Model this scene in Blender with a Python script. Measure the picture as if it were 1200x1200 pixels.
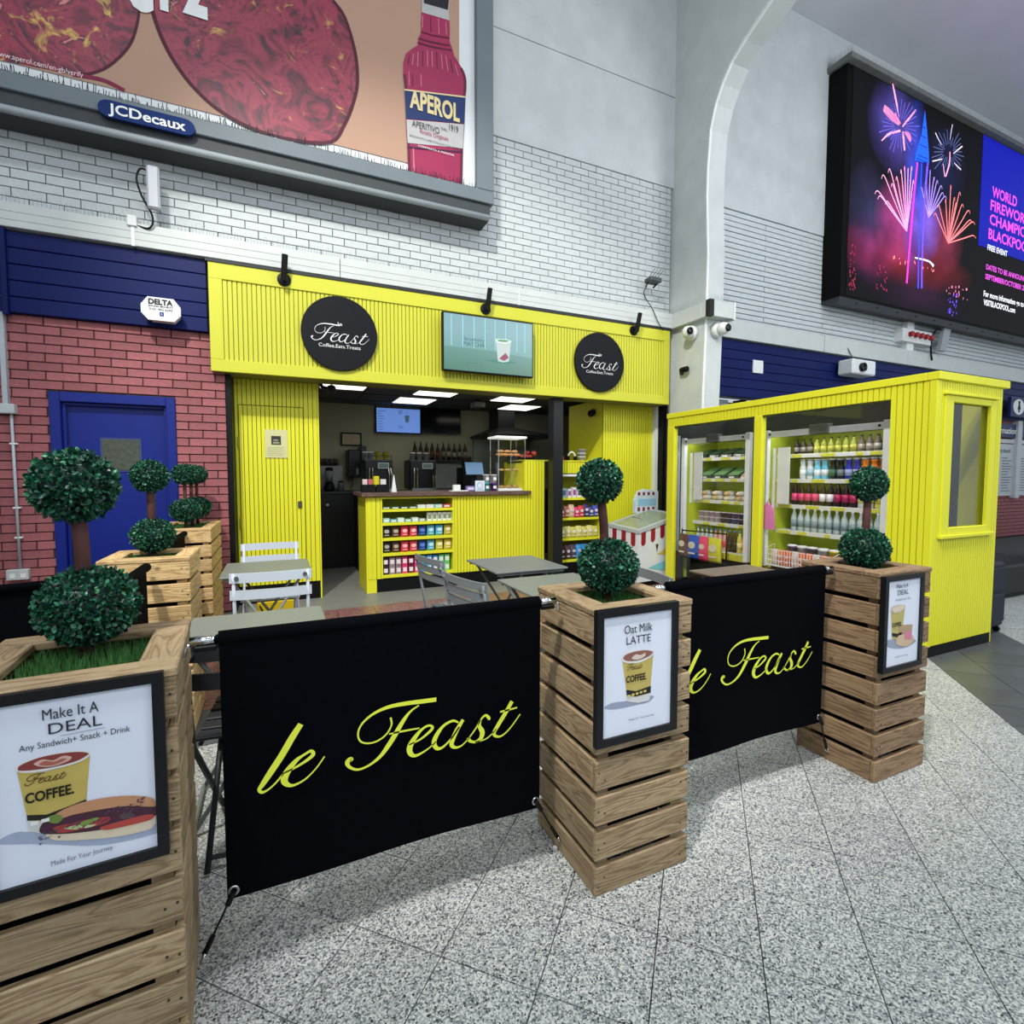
import bpy, bmesh, math, random
from mathutils import Vector, Matrix, Euler
R = random.Random(7)
C = bpy.context.scene.collection
for o in list(bpy.data.objects): bpy.data.objects.remove(o)
sc = bpy.context.scene
# ------------------------------------------------------------ camera
cam_d = bpy.data.cameras.new('camera'); cam = bpy.data.objects.new('camera', cam_d); C.objects.link(cam)
cam_d.sensor_width = 36; cam_d.lens = 18.0; cam_d.shift_y = -0.0075; cam_d.clip_start = .05
cam.location = (0, 0, 1.32)
cam.rotation_euler = (math.radians(90-3.148), 0, math.radians(-24.62))
sc.camera = cam
sc.view_settings.view_transform = 'Standard'; sc.view_settings.look = 'None'
sc.view_settings.gamma = 1; sc.view_settings.use_curve_mapping = False
sc.view_settings.exposure = 0.2
# ------------------------------------------------------------ world and lights
w = bpy.data.worlds.new('hall_daylight'); sc.world = w; w.use_nodes = True
w.node_tree.nodes['Background'].inputs[0].default_value = (.80, .90, 1.0, 1)
w.node_tree.nodes['Background'].inputs[1].default_value = .58
def light(name, kind, loc, target, energy, color=(1,1,1), **kw):
    d = bpy.data.lights.new(name, kind); d.energy = energy; d.color = color
    for k, v in kw.items(): setattr(d, k, v)
    o = bpy.data.objects.new(name, d); C.objects.link(o); o.location = loc
    o.rotation_euler = (Vector(target)-Vector(loc)).to_track_quat('-Z', 'Y').to_euler()
    return o
light('hall_floodlight', 'SPOT', (-2.0,-.6,8.1), (2.1,4.9,.9), 2250, (1.0,.96,.88), spot_size=math.radians(52), spot_blend=.45, shadow_soft_size=.13)
for lx, ly in ((-1.5,.2),(2.5,.2),(6.5,.5)):
    light('hall_overhead_fill', 'AREA', (lx,ly,8.15), (lx,ly+.6,0), 112, (.93,.97,1.0), shape='RECTANGLE', size=2.4, size_y=.5)  # soft overhead fill added for the general light level, not actual fixtures
light('hall_side_fill', 'AREA', (-1.5,-4.5,6.5), (1.5,2.5,1), 125, (.93,.97,1.0), shape='RECTANGLE', size=3, size_y=1.5)  # broad fill added behind the camera, no fixture stands here
light('hall_side_fill', 'AREA', (8,-3,5.5), (5,5,4), 125, (.93,.97,1.0), shape='RECTANGLE', size=3, size_y=1.5)  # second added fill, aimed at the right of the rear wall
light('ceiling_fill', 'AREA', (7.5,-1.0,3.2), (7.5,1.5,8.3), 75, (.97,.97,1.0), shape='RECTANGLE', size=3, size_y=1)  # added out of view, pointing up to brighten the ceiling
light('ceiling_fill', 'AREA', (1.5,-2.5,3.6), (3.0,3.0,8.3), 60, (.97,.97,1.0), shape='RECTANGLE', size=3, size_y=1)  # added out of view to lift the arch and ceiling
# ------------------------------------------------------------ materials
def col(r, g, b):
    return tuple(((c/255)/12.92 if c/255 <= .04045 else ((c/255+.055)/1.055)**2.4) for c in (r,g,b)) + (1,)
def mat(name, rgb, rough=.6, metal=0, noise=.08, nscale=8, bump=0, bscale=40, vary=0, emit=0, spec=.3, alpha=1):
    m = bpy.data.materials.new(name); m.use_nodes = True; nt = m.node_tree; b = nt.nodes['Principled BSDF']
    c = col(*rgb); b.inputs['Roughness'].default_value = rough; b.inputs['Metallic'].default_value = metal
    b.inputs['Specular IOR Level'].default_value = spec
    tc = nt.nodes.new('ShaderNodeTexCoord')
    n = nt.nodes.new('ShaderNodeTexNoise'); n.inputs['Scale'].default_value = nscale; n.inputs['Detail'].default_value = 4
    nt.links.new(tc.outputs['Object'], n.inputs['Vector'])
    rp = nt.nodes.new('ShaderNodeMapRange'); rp.inputs[3].default_value = 1-noise*1.6; rp.inputs[4].default_value = 1+noise*1.6
    nt.links.new(n.outputs['Fac'], rp.inputs[0])
    mx = nt.nodes.new('ShaderNodeVectorMath'); mx.operation = 'SCALE'; mx.inputs[0].default_value = c[:3]
    if vary:
        oi = nt.nodes.new('ShaderNodeObjectInfo'); r2 = nt.nodes.new('ShaderNodeMapRange'); r2.inputs[3].default_value = 1-vary; r2.inputs[4].default_value = 1+vary
        nt.links.new(oi.outputs['Random'], r2.inputs[0]); mu = nt.nodes.new('ShaderNodeMath'); mu.operation = 'MULTIPLY'
        nt.links.new(rp.outputs[0], mu.inputs[0]); nt.links.new(r2.outputs[0], mu.inputs[1]); nt.links.new(mu.outputs[0], mx.inputs['Scale'])
    else: nt.links.new(rp.outputs[0], mx.inputs['Scale'])
    nt.links.new(mx.outputs[0], b.inputs['Base Color'])
    if emit:
        nt.links.new(mx.outputs[0], b.inputs['Emission Color']); b.inputs['Emission Strength'].default_value = emit
        b.inputs['Specular IOR Level'].default_value = .2
    if bump:
        n2 = nt.nodes.new('ShaderNodeTexNoise'); n2.inputs['Scale'].default_value = bscale; n2.inputs['Detail'].default_value = 5
        nt.links.new(tc.outputs['Object'], n2.inputs['Vector'])
        bp = nt.nodes.new('ShaderNodeBump'); bp.inputs['Strength'].default_value = bump; bp.inputs['Distance'].default_value = .01
        nt.links.new(n2.outputs['Fac'], bp.inputs['Height']); nt.links.new(bp.outputs[0], b.inputs['Normal'])
    m['_'] = 1
    return m
_mc = {}
def M(rgb, rough=.6, **k):
    key = (tuple(rgb), rough, tuple(sorted(k.items())))
    if key not in _mc: _mc[key] = mat('surface_%d' % len(_mc), rgb, rough, **k)
    return _mc[key]
def ramp(nt, fac, stops, interp='LINEAR'):
    r = nt.nodes.new('ShaderNodeValToRGB'); r.color_ramp.interpolation = interp
    e = r.color_ramp.elements
    while len(e) < len(stops): e.new(.5)
    for i, (p, c) in enumerate(stops): e[i].position = p; e[i].color = c
    nt.links.new(fac, r.inputs[0]); return r
def terrazzo(name, stops, scale=150, rough=.35):
    m = bpy.data.materials.new(name); m.use_nodes = True; nt = m.node_tree; b = nt.nodes['Principled BSDF']
    g = nt.nodes.new('ShaderNodeNewGeometry')
    v = nt.nodes.new('ShaderNodeTexVoronoi'); v.inputs['Scale'].default_value = scale
    nt.links.new(g.outputs['Position'], v.inputs['Vector'])
    s = nt.nodes.new('ShaderNodeSeparateColor'); nt.links.new(v.outputs['Color'], s.inputs[0])
    r = ramp(nt, s.outputs[0], stops, 'CONSTANT')
    n = nt.nodes.new('ShaderNodeTexNoise'); n.inputs['Scale'].default_value = 2.2; n.inputs['Detail'].default_value = 6
    nt.links.new(g.outputs['Position'], n.inputs['Vector'])
    mr = nt.nodes.new('ShaderNodeMapRange'); mr.inputs[3].default_value = .86; mr.inputs[4].default_value = 1.08
    nt.links.new(n.outputs['Fac'], mr.inputs[0])
    oi = nt.nodes.new('ShaderNodeObjectInfo'); r2 = nt.nodes.new('ShaderNodeMapRange'); r2.inputs[3].default_value = .95; r2.inputs[4].default_value = 1.05
    nt.links.new(oi.outputs['Random'], r2.inputs[0])
    mu = nt.nodes.new('ShaderNodeMath'); mu.operation = 'MULTIPLY'; nt.links.new(mr.outputs[0], mu.inputs[0]); nt.links.new(r2.outputs[0], mu.inputs[1])
    sc_ = nt.nodes.new('ShaderNodeVectorMath'); sc_.operation = 'SCALE'
    nt.links.new(r.outputs[0], sc_.inputs[0]); nt.links.new(mu.outputs[0], sc_.inputs['Scale']); nt.links.new(sc_.outputs[0], b.inputs['Base Color'])
    b.inputs['Roughness'].default_value = rough
    return m
TERR = terrazzo('grey_terrazzo', [(0,col(34,38,40)),(.07,col(96,102,104)),(.22,col(140,145,145)),(.44,col(172,176,174)),(.70,col(208,209,204))], 235, .42)
REDT = terrazzo('pink_terrazzo', [(0,col(60,34,36)),(.14,col(116,72,72)),(.45,col(140,90,88)),(.75,col(164,120,114)),(.92,col(200,176,168))], 170, .3)
SLATE = mat('slate_tile', (78,82,84), .33, noise=.22, nscale=6, vary=.10, bump=.08, bscale=20)
def wood_mat(name, a, b_, c_):
    m = bpy.data.materials.new(name); m.use_nodes = True; nt = m.node_tree; b = nt.nodes['Principled BSDF']
    tc = nt.nodes.new('ShaderNodeTexCoord'); oi = nt.nodes.new('ShaderNodeObjectInfo')
    add = nt.nodes.new('ShaderNodeVectorMath'); add.operation = 'ADD'
    off = nt.nodes.new('ShaderNodeVectorMath'); off.operation = 'SCALE'; off.inputs[0].default_value = (7.3,3.1,5.7)
    nt.links.new(oi.outputs['Random'], off.inputs['Scale']); nt.links.new(tc.outputs['Object'], add.inputs[0]); nt.links.new(off.outputs[0], add.inputs[1])
    mp = nt.nodes.new('ShaderNodeMapping'); mp.inputs['Scale'].default_value = (1.6,14,14); nt.links.new(add.outputs[0], mp.inputs[0])
    wv = nt.nodes.new('ShaderNodeTexNoise'); wv.inputs['Scale'].default_value = 2.2; wv.inputs['Detail'].default_value = 1.5; wv.inputs['Distortion'].default_value = .8
    nt.links.new(mp.outputs[0], wv.inputs['Vector'])
    ml = nt.nodes.new('ShaderNodeMath'); ml.operation = 'MULTIPLY'; ml.inputs[1].default_value = 11; nt.links.new(wv.outputs['Fac'], ml.inputs[0])
    fr = nt.nodes.new('ShaderNodeMath'); fr.operation = 'PINGPONG'; fr.inputs[1].default_value = 1; nt.links.new(ml.outputs[0], fr.inputs[0])
    r = ramp(nt, fr.outputs[0], [(0,col(*a)),(.35,col(*b_)),(1,col(*c_))])
    fine = nt.nodes.new('ShaderNodeTexNoise'); fine.inputs['Scale'].default_value = 60; fine.inputs['Detail'].default_value = 4; nt.links.new(add.outputs[0], fine.inputs['Vector'])
    mr = nt.nodes.new('ShaderNodeMapRange'); mr.inputs[3].default_value = .8; mr.inputs[4].default_value = 1.2; nt.links.new(fine.outputs['Fac'], mr.inputs[0])
    kn = nt.nodes.new('ShaderNodeTexVoronoi'); kn.inputs['Scale'].default_value = 5.5; nt.links.new(add.outputs[0], kn.inputs['Vector'])
    kr = nt.nodes.new('ShaderNodeMapRange'); kr.inputs[1].default_value = .04; kr.inputs[2].default_value = .085; kr.inputs[3].default_value = .45; kr.inputs[4].default_value = 1; nt.links.new(kn.outputs['Distance'], kr.inputs[0])
    r2 = nt.nodes.new('ShaderNodeMapRange'); r2.inputs[3].default_value = .84; r2.inputs[4].default_value = 1.16; nt.links.new(oi.outputs['Random'], r2.inputs[0])
    m1 = nt.nodes.new('ShaderNodeMath'); m1.operation = 'MULTIPLY'; nt.links.new(mr.outputs[0], m1.inputs[0]); nt.links.new(r2.outputs[0], m1.inputs[1])
    m2 = nt.nodes.new('ShaderNodeMath'); m2.operation = 'MULTIPLY'; nt.links.new(m1.outputs[0], m2.inputs[0]); nt.links.new(kr.outputs[0], m2.inputs[1])
    s = nt.nodes.new('ShaderNodeVectorMath'); s.operation = 'SCALE'; nt.links.new(r.outputs[0], s.inputs[0]); nt.links.new(m2.outputs[0], s.inputs['Scale'])
    nt.links.new(s.outputs[0], b.inputs['Base Color']); b.inputs['Roughness'].default_value = .7
    bp = nt.nodes.new('ShaderNodeBump'); bp.inputs['Strength'].default_value = .25; bp.inputs['Distance'].default_value = .004
    nt.links.new(fr.outputs[0], bp.inputs['Height']); nt.links.new(bp.outputs[0], b.inputs['Normal'])
    return m
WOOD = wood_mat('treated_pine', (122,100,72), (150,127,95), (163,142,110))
WOODSUN = wood_mat('sunlit_pine', (168,132,84), (200,166,112), (214,184,132))  # planter pine made lighter and warmer, sunlight painted into the colour
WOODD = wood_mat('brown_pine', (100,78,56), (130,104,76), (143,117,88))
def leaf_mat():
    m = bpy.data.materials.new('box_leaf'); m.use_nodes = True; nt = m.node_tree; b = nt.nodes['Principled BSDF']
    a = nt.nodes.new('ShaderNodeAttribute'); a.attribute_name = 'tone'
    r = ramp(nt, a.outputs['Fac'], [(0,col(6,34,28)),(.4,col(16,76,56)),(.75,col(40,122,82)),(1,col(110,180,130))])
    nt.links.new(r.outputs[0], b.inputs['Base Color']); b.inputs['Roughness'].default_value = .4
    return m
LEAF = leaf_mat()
YEL = mat('yellow_paint', (222,220,46), .45, noise=.03, nscale=2)
YELF = mat('yellow_fascia_paint', (200,200,58), .5, noise=.03, nscale=2)
YELD = mat('yellow_inside_paint', (176,190,40), .5, noise=.03)
BLK = mat('black_powder_coat', (10,11,12), .5, noise=.1, spec=.2)
BLKG = mat('black_gloss', (12,13,16), .12, noise=.05)
FAB = mat('black_banner_cloth', (3,4,9), .9, noise=.12, nscale=60, bump=.1, bscale=400, spec=.06)
LIME = mat('lime_print', (222,232,70), .6, noise=.02)
WHT = mat('white_paint', (226,230,228), .5, noise=.03)
WBR = mat('white_brick_paint', (190,196,197), .55, noise=.07, nscale=14, bump=.35, bscale=60, vary=.03)
CONC = mat('white_concrete', (190,196,197), .7, noise=.10, nscale=3.5, bump=.45, bscale=30)
PIERM = mat('pier_paint', (196,202,200), .7, noise=.08, nscale=4, bump=.35, bscale=35)
CEILM = mat('ceiling_plaster', (204,206,212), .8, noise=.04, nscale=2)
GROUT = mat('grey_grout', (74,77,78), .9, noise=.1)
MORT = mat('dark_mortar', (74,58,56), .9, noise=.1)
MORTW = mat('white_mortar', (138,143,144), .9, noise=.1)
RBR = mat('red_brick', (154,92,95), .7, noise=.16, nscale=22, bump=.4, bscale=70, vary=.14)
TRIMM = mat('white_trunking', (196,201,198), .4, noise=.05, nscale=5)
NAVY = mat('navy_paint', (10,24,82), .45, noise=.1, nscale=3, spec=.15)
NAVYD = mat('blue_door_paint', (16,34,120), .4, noise=.08, nscale=4)
STEEL = mat('brushed_steel', (176,180,182), .28, metal=.9, noise=.06)
CHROME = mat('chrome', (210,212,216), .12, metal=1, noise=.02)
GREYM = mat('grey_enamel', (116,121,119), .38, noise=.04)
GREYL = mat('light_grey_enamel', (186,191,196), .4, noise=.04)
ALU = mat('aluminium', (170,176,182), .35, metal=.6, noise=.05)
FRGREY = mat('grey_billboard_frame', (104,114,120), .55, metal=0, noise=.07, nscale=4)
PLAS = mat('white_plastic', (214,217,215), .4, noise=.03)
def glass(name='clear_glass', tint=(1,1,1,1), rough=0.0, ior=.035):
    m = bpy.data.materials.new(name); m.use_nodes = True; nt = m.node_tree
    for n in list(nt.nodes): nt.nodes.remove(n)
    o = nt.nodes.new('ShaderNodeOutputMaterial'); mx = nt.nodes.new('ShaderNodeMixShader'); lw = nt.nodes.new('ShaderNodeLayerWeight'); lw.inputs[0].default_value = .5; pw = nt.nodes.new('ShaderNodeMath'); pw.operation = 'POWER'; pw.inputs[1].default_value = 5; nt.links.new(lw.outputs['Facing'], pw.inputs[0]); f = nt.nodes.new('ShaderNodeMapRange'); f.inputs[3].default_value = ior; f.inputs[4].default_value = 1; nt.links.new(pw.outputs[0], f.inputs[0])
    t = nt.nodes.new('ShaderNodeBsdfTransparent'); t.inputs[0].default_value = tint
    g = nt.nodes.new('ShaderNodeBsdfGlossy'); g.inputs['Roughness'].default_value = rough
    nt.links.new(f.outputs[0], mx.inputs[0]); nt.links.new(t.outputs[0], mx.inputs[1]); nt.links.new(g.outputs[0], mx.inputs[2]); nt.links.new(mx.outputs[0], o.inputs[0])
    return m
GLASS = glass(); SHEET = glass('acrylic_sheet', (.98,.98,.98,1), .01, .025)
# ------------------------------------------------------------ mesh builder
def wloc(o):
    v = Vector((0,0,0))
    while o: v += o.location; o = o.parent
    return v
class MB:
    def __init__(s): s.v=[]; s.f=[]; s.m=[]; s.mi=0
    def add(s, vs, fs):
        n = len(s.v); s.v += [tuple(v) for v in vs]; s.f += [tuple(i+n for i in f) for f in fs]; s.m += [s.mi]*len(fs); return s
    def box(s, x0,x1,y0,y1,z0,z1):
        if x0>x1: x0,x1=x1,x0
        if y0>y1: y0,y1=y1,y0
        if z0>z1: z0,z1=z1,z0
        return s.add([(x0,y0,z0),(x1,y0,z0),(x1,y1,z0),(x0,y1,z0),(x0,y0,z1),(x1,y0,z1),(x1,y1,z1),(x0,y1,z1)],
                     [(0,3,2,1),(4,5,6,7),(0,1,5,4),(1,2,6,5),(2,3,7,6),(3,0,4,7)])
    def cbox(s, x0,x1,y0,y1,z0,z1, c=.004):
        X=(x0,x1);Y=(y0,y1);Z=(z0,z1); vs=[]; idx={}
        for i in (0,1):
            for j in (0,1):
                for k in (0,1):
                    sx=1-2*i; sy=1-2*j; sz=1-2*k
                    for a,(dx,dy,dz) in enumerate(((0,1,1),(1,0,1),(1,1,0))):
                        idx[i,j,k,a]=len(vs); vs.append((X[i]+sx*c*dx, Y[j]+sy*c*dy, Z[k]+sz*c*dz))
        fs=[]
        for i in (0,1): fs.append([idx[i,0,0,0],idx[i,1,0,0],idx[i,1,1,0],idx[i,0,1,0]])
        for j in (0,1): fs.append([idx[0,j,0,1],idx[1,j,0,1],idx[1,j,1,1],idx[0,j,1,1]])
        for k in (0,1): fs.append([idx[0,0,k,2],idx[1,0,k,2],idx[1,1,k,2],idx[0,1,k,2]])
        for i in (0,1):
            for j in (0,1): fs.append([idx[i,j,0,0],idx[i,j,1,0],idx[i,j,1,1],idx[i,j,0,1]])
            for k in (0,1): fs.append([idx[i,0,k,0],idx[i,1,k,0],idx[i,1,k,2],idx[i,0,k,2]])
        for j in (0,1):
            for k in (0,1): fs.append([idx[0,j,k,1],idx[1,j,k,1],idx[1,j,k,2],idx[0,j,k,2]])
        for i in (0,1):
            for j in (0,1):
                for k in (0,1): fs.append([idx[i,j,k,0],idx[i,j,k,1],idx[i,j,k,2]])
        cen = Vector(((x0+x1)/2,(y0+y1)/2,(z0+z1)/2)); out=[]
        for f in fs:
            a,b,d = (Vector(vs[q]) for q in f[:3]); nrm=(b-a).cross(d-a); fc=sum((Vector(vs[q]) for q in f),Vector())/len(f)
            out.append(f if nrm.dot(fc-cen)>0 else f[::-1])
        return s.add(vs, out)
    def tube(s, pts, r, n=8, r2=None):
        pts=[Vector(p) for p in pts]; rings=[]; up=None
        for i,p in enumerate(pts):
            d=((pts[i+1] if i+1<len(pts) else p)-(pts[i-1] if i>0 else p)).normalized()
            if up is None: up = Vector((0,0,1)) if abs(d.z)<.9 else Vector((1,0,0))
            a=d.cross(up).normalized(); b=a.cross(d).normalized(); up=b
            rr = r[i] if isinstance(r,(list,tuple)) else r
            rings.append([p+a*rr*math.cos(2*math.pi*k/n)+b*rr*math.sin(2*math.pi*k/n) for k in range(n)])
        vs=[v for q in rings for v in q]; fs=[]
        for i in range(len(pts)-1):
            for k in range(n): fs.append((i*n+k,i*n+(k+1)%n,(i+1)*n+(k+1)%n,(i+1)*n+k))
        fs.append(tuple(range(n))[::-1]); fs.append(tuple((len(pts)-1)*n+k for k in range(n)))
        return s.add(vs,[f[::-1] for f in fs])
    def lathe(s, prof, cx=0, cy=0, z=0, n=16, axis='z', sx=1, sy=1):
        vs=[]; fs=[]
        for (r,h) in prof:
            for k in range(n):
                a=2*math.pi*k/n; p=(cx+r*sx*math.cos(a), cy+r*sy*math.sin(a), z+h)
                if axis=='y': p=(cx+r*sx*math.cos(a), cy-h, z+r*sy*math.sin(a))   # h grows toward -y
                if axis=='x': p=(cx-h, cy+r*sx*math.cos(a), z+r*sy*math.sin(a))
                vs.append(p)
        m=len(prof)
        for i in range(m-1):
            for k in range(n): fs.append((i*n+k,i*n+(k+1)%n,(i+1)*n+(k+1)%n,(i+1)*n+k))
        fs.append(tuple(range(n))[::-1]); fs.append(tuple((m-1)*n+k for k in range(n)))
        return s.add(vs,fs)
    def prism(s, poly, axis, a0, a1):
        n=len(poly); mk={'y':lambda p,a:(p[0],a,p[1]),'x':lambda p,a:(a,p[0],p[1]),'z':lambda p,a:(p[0],p[1],a)}[axis]
        vs=[mk(p,a0) for p in poly]+[mk(p,a1) for p in poly]
        fs=[tuple(range(n)),tuple(range(2*n-1,n-1,-1))]+[(i,i+n,(i+1)%n+n,(i+1)%n) for i in range(n)]
        return s.add(vs,fs)
    def quad(s,a,b,c,d): return s.add([a,b,c,d],[(0,1,2,3)])
    def build(s, name, mats, parent=None, smooth=False, fix=False, **props):
        me=bpy.data.meshes.new(name)
        org = wloc(parent) if parent else Vector((0,0,0))
        loc = Vector((0,0,0))
        if not parent and props.pop('centre', True) and s.v:
            xs=[v[0] for v in s.v]; ys=[v[1] for v in s.v]; zs=[v[2] for v in s.v]
            loc = Vector(((min(xs)+max(xs))/2,(min(ys)+max(ys))/2,min(zs)))
            org = loc
        props.pop('centre', None)
        me.from_pydata([(v[0]-org.x,v[1]-org.y,v[2]-org.z) for v in s.v],[],s.f)
        if not isinstance(mats,(list,tuple)): mats=[mats]
        for m in mats: me.materials.append(m)
        if len(mats)>1: me.polygons.foreach_set('material_index', s.m)
        if fix:
            bm=bmesh.new(); bm.from_mesh(me); bmesh.ops.recalc_face_normals(bm,faces=bm.faces); bm.to_mesh(me); bm.free()
        if smooth: me.shade_smooth()
        me.update()
        o=bpy.data.objects.new(name,me); o.location = loc; C.objects.link(o)
        if parent: o.parent=parent
        for k,v in props.items(): o[k]=v
        return o
def thing(name,label,cat,loc=(0,0,0),group=None):
    o=bpy.data.objects.new(name,None); o.empty_display_size=.1; C.objects.link(o); o.location=loc; o['label']=label; o['category']=cat
    if group: o['group']=group
    return o
def one(o,label,cat,group=None):
    o['label']=label; o['category']=cat
    if group: o['group']=group
    return o
def copy_tree(o,parent=None):
    c=o.copy(); C.objects.link(c); c.parent=parent
    for ch in list(o.children): copy_tree(ch,c)
    return c
def link(name, me, parent, loc, rot=None, **props):
    o=bpy.data.objects.new(name,me); C.objects.link(o); o.parent=parent; o.location=loc
    if rot: o.rotation_euler=rot
    for k,v in props.items(): o[k]=v
    return o
ORD=['first','second','third','fourth','fifth','sixth','seventh','eighth','ninth','tenth','eleventh','twelfth','thirteenth','fourteenth','fifteenth','sixteenth']
# ------------------------------------------------------------ print: lettering and flat shapes
_tc={}
def text_geo(s, bold=0):
    if (s,bold) in _tc: return _tc[s,bold]
    cu=bpy.data.curves.new('lettering','FONT'); cu.body=s; cu.size=1; cu.resolution_u=3; cu.offset=bold
    o=bpy.data.objects.new('lettering',cu); C.objects.link(o)
    bpy.context.view_layer.update()
    me=bpy.data.meshes.new_from_object(o.evaluated_get(bpy.context.evaluated_depsgraph_get()))
    vs=[tuple(v.co) for v in me.vertices]; fs=[tuple(p.vertices) for p in me.polygons]
    bpy.data.objects.remove(o); bpy.data.curves.remove(cu); bpy.data.meshes.remove(me)
    _tc[s,bold]=(vs,fs); return vs,fs
_hv=text_geo('H')[0]; CAPH=max(v[1] for v in _hv)-min(v[1] for v in _hv)
def lettering(s, x, z, wd, cap, y, m, parent, bold=0, name='lettering', **p):
    """text on a plane facing -Y, left end x, base line z, width wd, capital height cap"""
    vs,fs=text_geo(s,bold); x0=min(v[0] for v in vs); x1=max(v[0] for v in vs)
    mb=MB(); mb.add([(x+(v[0]-x0)/(x1-x0)*wd, y, z+v[1]/CAPH*cap) for v in vs], fs)
    return mb.build(name,m,parent,**p)
def lettering_dir(s, org, u, wd, cap, m, parent, bold=0, name='lettering'):
    vs,fs=text_geo(s,bold); x0=min(v[0] for v in vs); x1=max(v[0] for v in vs); org=Vector(org); u=Vector(u)
    mb=MB(); mb.add([org+u*((v[0]-x0)/(x1-x0)*wd)+Vector((0,0,v[1]/CAPH*cap)) for v in vs], fs)
    return mb.build(name,m,parent)
def smooth_path(p, k=5):
    out=[]
    n=len(p)
    for i in range(n-1):
        p0=p[max(i-1,0)];p1=p[i];p2=p[i+1];p3=p[min(i+2,n-1)]
        for j in range(k):
            t=j/k
            out.append(tuple(.5*((2*b)+(-a+c)*t+(2*a-5*b+4*c-d)*t*t+(-a+3*b-3*c+d)*t**3) for a,b,c,d in zip(p0,p1,p2,p3)))
    out.append(tuple(p[-1])); return out
def stroke(mb, pts, y, k=5, wmul=1):
    q=smooth_path(pts,k); L=[];Rr=[]
    for i,(x,z,wd) in enumerate(q):
        a=q[max(i-1,0)]; b=q[min(i+1,len(q)-1)]; dx,dz=b[0]-a[0],b[1]-a[1]; l=math.hypot(dx,dz) or 1
        nx,nz=-dz/l,dx/l; hw=max(wd,0)*wmul/2
        L.append((x+nx*hw,y,z+nz*hw)); Rr.append((x-nx*hw,y,z-nz*hw))
    n=len(q)
    mb.add(L+Rr,[(i,i+1,n+i+1,n+i) for i in range(n-1)])
def flat(mb, pts, y): mb.add([(p[0],y,p[1]) for p in pts],[tuple(range(len(pts)))])
LOGO = {'l': [(0.043,0.655,0.01041),(0.021,0.623,0.0125),(-0.006,0.579,0.0125),(-0.034,0.539,0.0118),(-0.053,0.512,0.00902),(-0.061,0.5,0.00625),(-0.054,0.491,0.00486),(-0.038,0.496,0.00278),(-0.02,0.51,0.00278),(-0.002,0.53,0.00208)],'e': [(-0.002,0.53,0.00208),(0.028,0.539,0.00347),(0.056,0.552,0.00555),(0.072,0.564,0.00694),(0.067,0.575,0.00555),(0.05,0.569,0.00416),(0.029,0.557,0.00764),(0.007,0.532,0.0125),(-0.001,0.511,0.0125),(0.007,0.496,0.00833),(0.024,0.491,0.00416),(0.052,0.501,0.00278),(0.08,0.525,0.00208),(0.101,0.552,0.00208)],'F1': [(0.418,0.653,0.00902),(0.376,0.655,0.00902),(0.325,0.658,0.00833),(0.276,0.657,0.00694),(0.235,0.646,0.00486),(0.204,0.625,0.00347),(0.191,0.6,0.00278),(0.195,0.576,0.00278),(0.213,0.564,0.00278),(0.24,0.563,0.00278),(0.268,0.577,0.00278),(0.284,0.602,0.00278),(0.282,0.625,0.00347)],'F2': [(0.365,0.645,0.00208),(0.339,0.631,0.00416),(0.317,0.606,0.00833),(0.296,0.574,0.01041),(0.274,0.543,0.00972),(0.25,0.516,0.00694),(0.219,0.498,0.00416),(0.189,0.493,0.00416),(0.167,0.505,0.00555),(0.16,0.52,0.00833),(0.169,0.527,0.01041),(0.173,0.522,0.00555)],'F3': [(0.277,0.577,0.00208),(0.317,0.577,0.00347),(0.366,0.576,0.00208)],'e2': [(0.334,0.532,0.00208),(0.367,0.541,0.00347),(0.397,0.559,0.00555),(0.406,0.57,0.00486),(0.393,0.578,0.00416),(0.371,0.569,0.00555),(0.348,0.545,0.01041),(0.336,0.522,0.0125),(0.34,0.503,0.00972),(0.356,0.495,0.00555),(0.389,0.506,0.00278),(0.417,0.524,0.00208)],'a1': [(0.487,0.568,0.00278),(0.469,0.577,0.00486),(0.442,0.569,0.00555),(0.421,0.548,0.00902),(0.41,0.524,0.01041),(0.417,0.504,0.00833),(0.434,0.501,0.00486),(0.461,0.52,0.00347),(0.49,0.554,0.00347)],'a2': [(0.502,0.574,0.00694),(0.482,0.546,0.00972),(0.468,0.518,0.01041),(0.465,0.502,0.00902),(0.476,0.492,0.00555),(0.496,0.493,0.00278),(0.519,0.51,0.00208)],'s1': [(0.515,0.506,0.00208),(0.542,0.536,0.00278),(0.561,0.563,0.00347),(0.576,0.573,0.00486),(0.587,0.562,0.00694),(0.586,0.556,0.00416)],'s2': [(0.56,0.561,0.00416),(0.555,0.544,0.00764),(0.565,0.521,0.01111),(0.559,0.502,0.00902),(0.541,0.495,0.00486),(0.523,0.503,0.00625),(0.519,0.514,0.00764)],'s3': [(0.541,0.494,0.00278),(0.58,0.498,0.00208),(0.613,0.521,0.00208)],'t1': [(0.667,0.601,0.00902),(0.647,0.571,0.00972),(0.621,0.536,0.00972),(0.605,0.512,0.00833),(0.61,0.499,0.00555),(0.63,0.495,0.00347),(0.659,0.513,0.00278),(0.696,0.553,0.00208)],'t2': [(0.626,0.574,0.00347),(0.655,0.575,0.00347),(0.685,0.577,0.00278)]}
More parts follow.
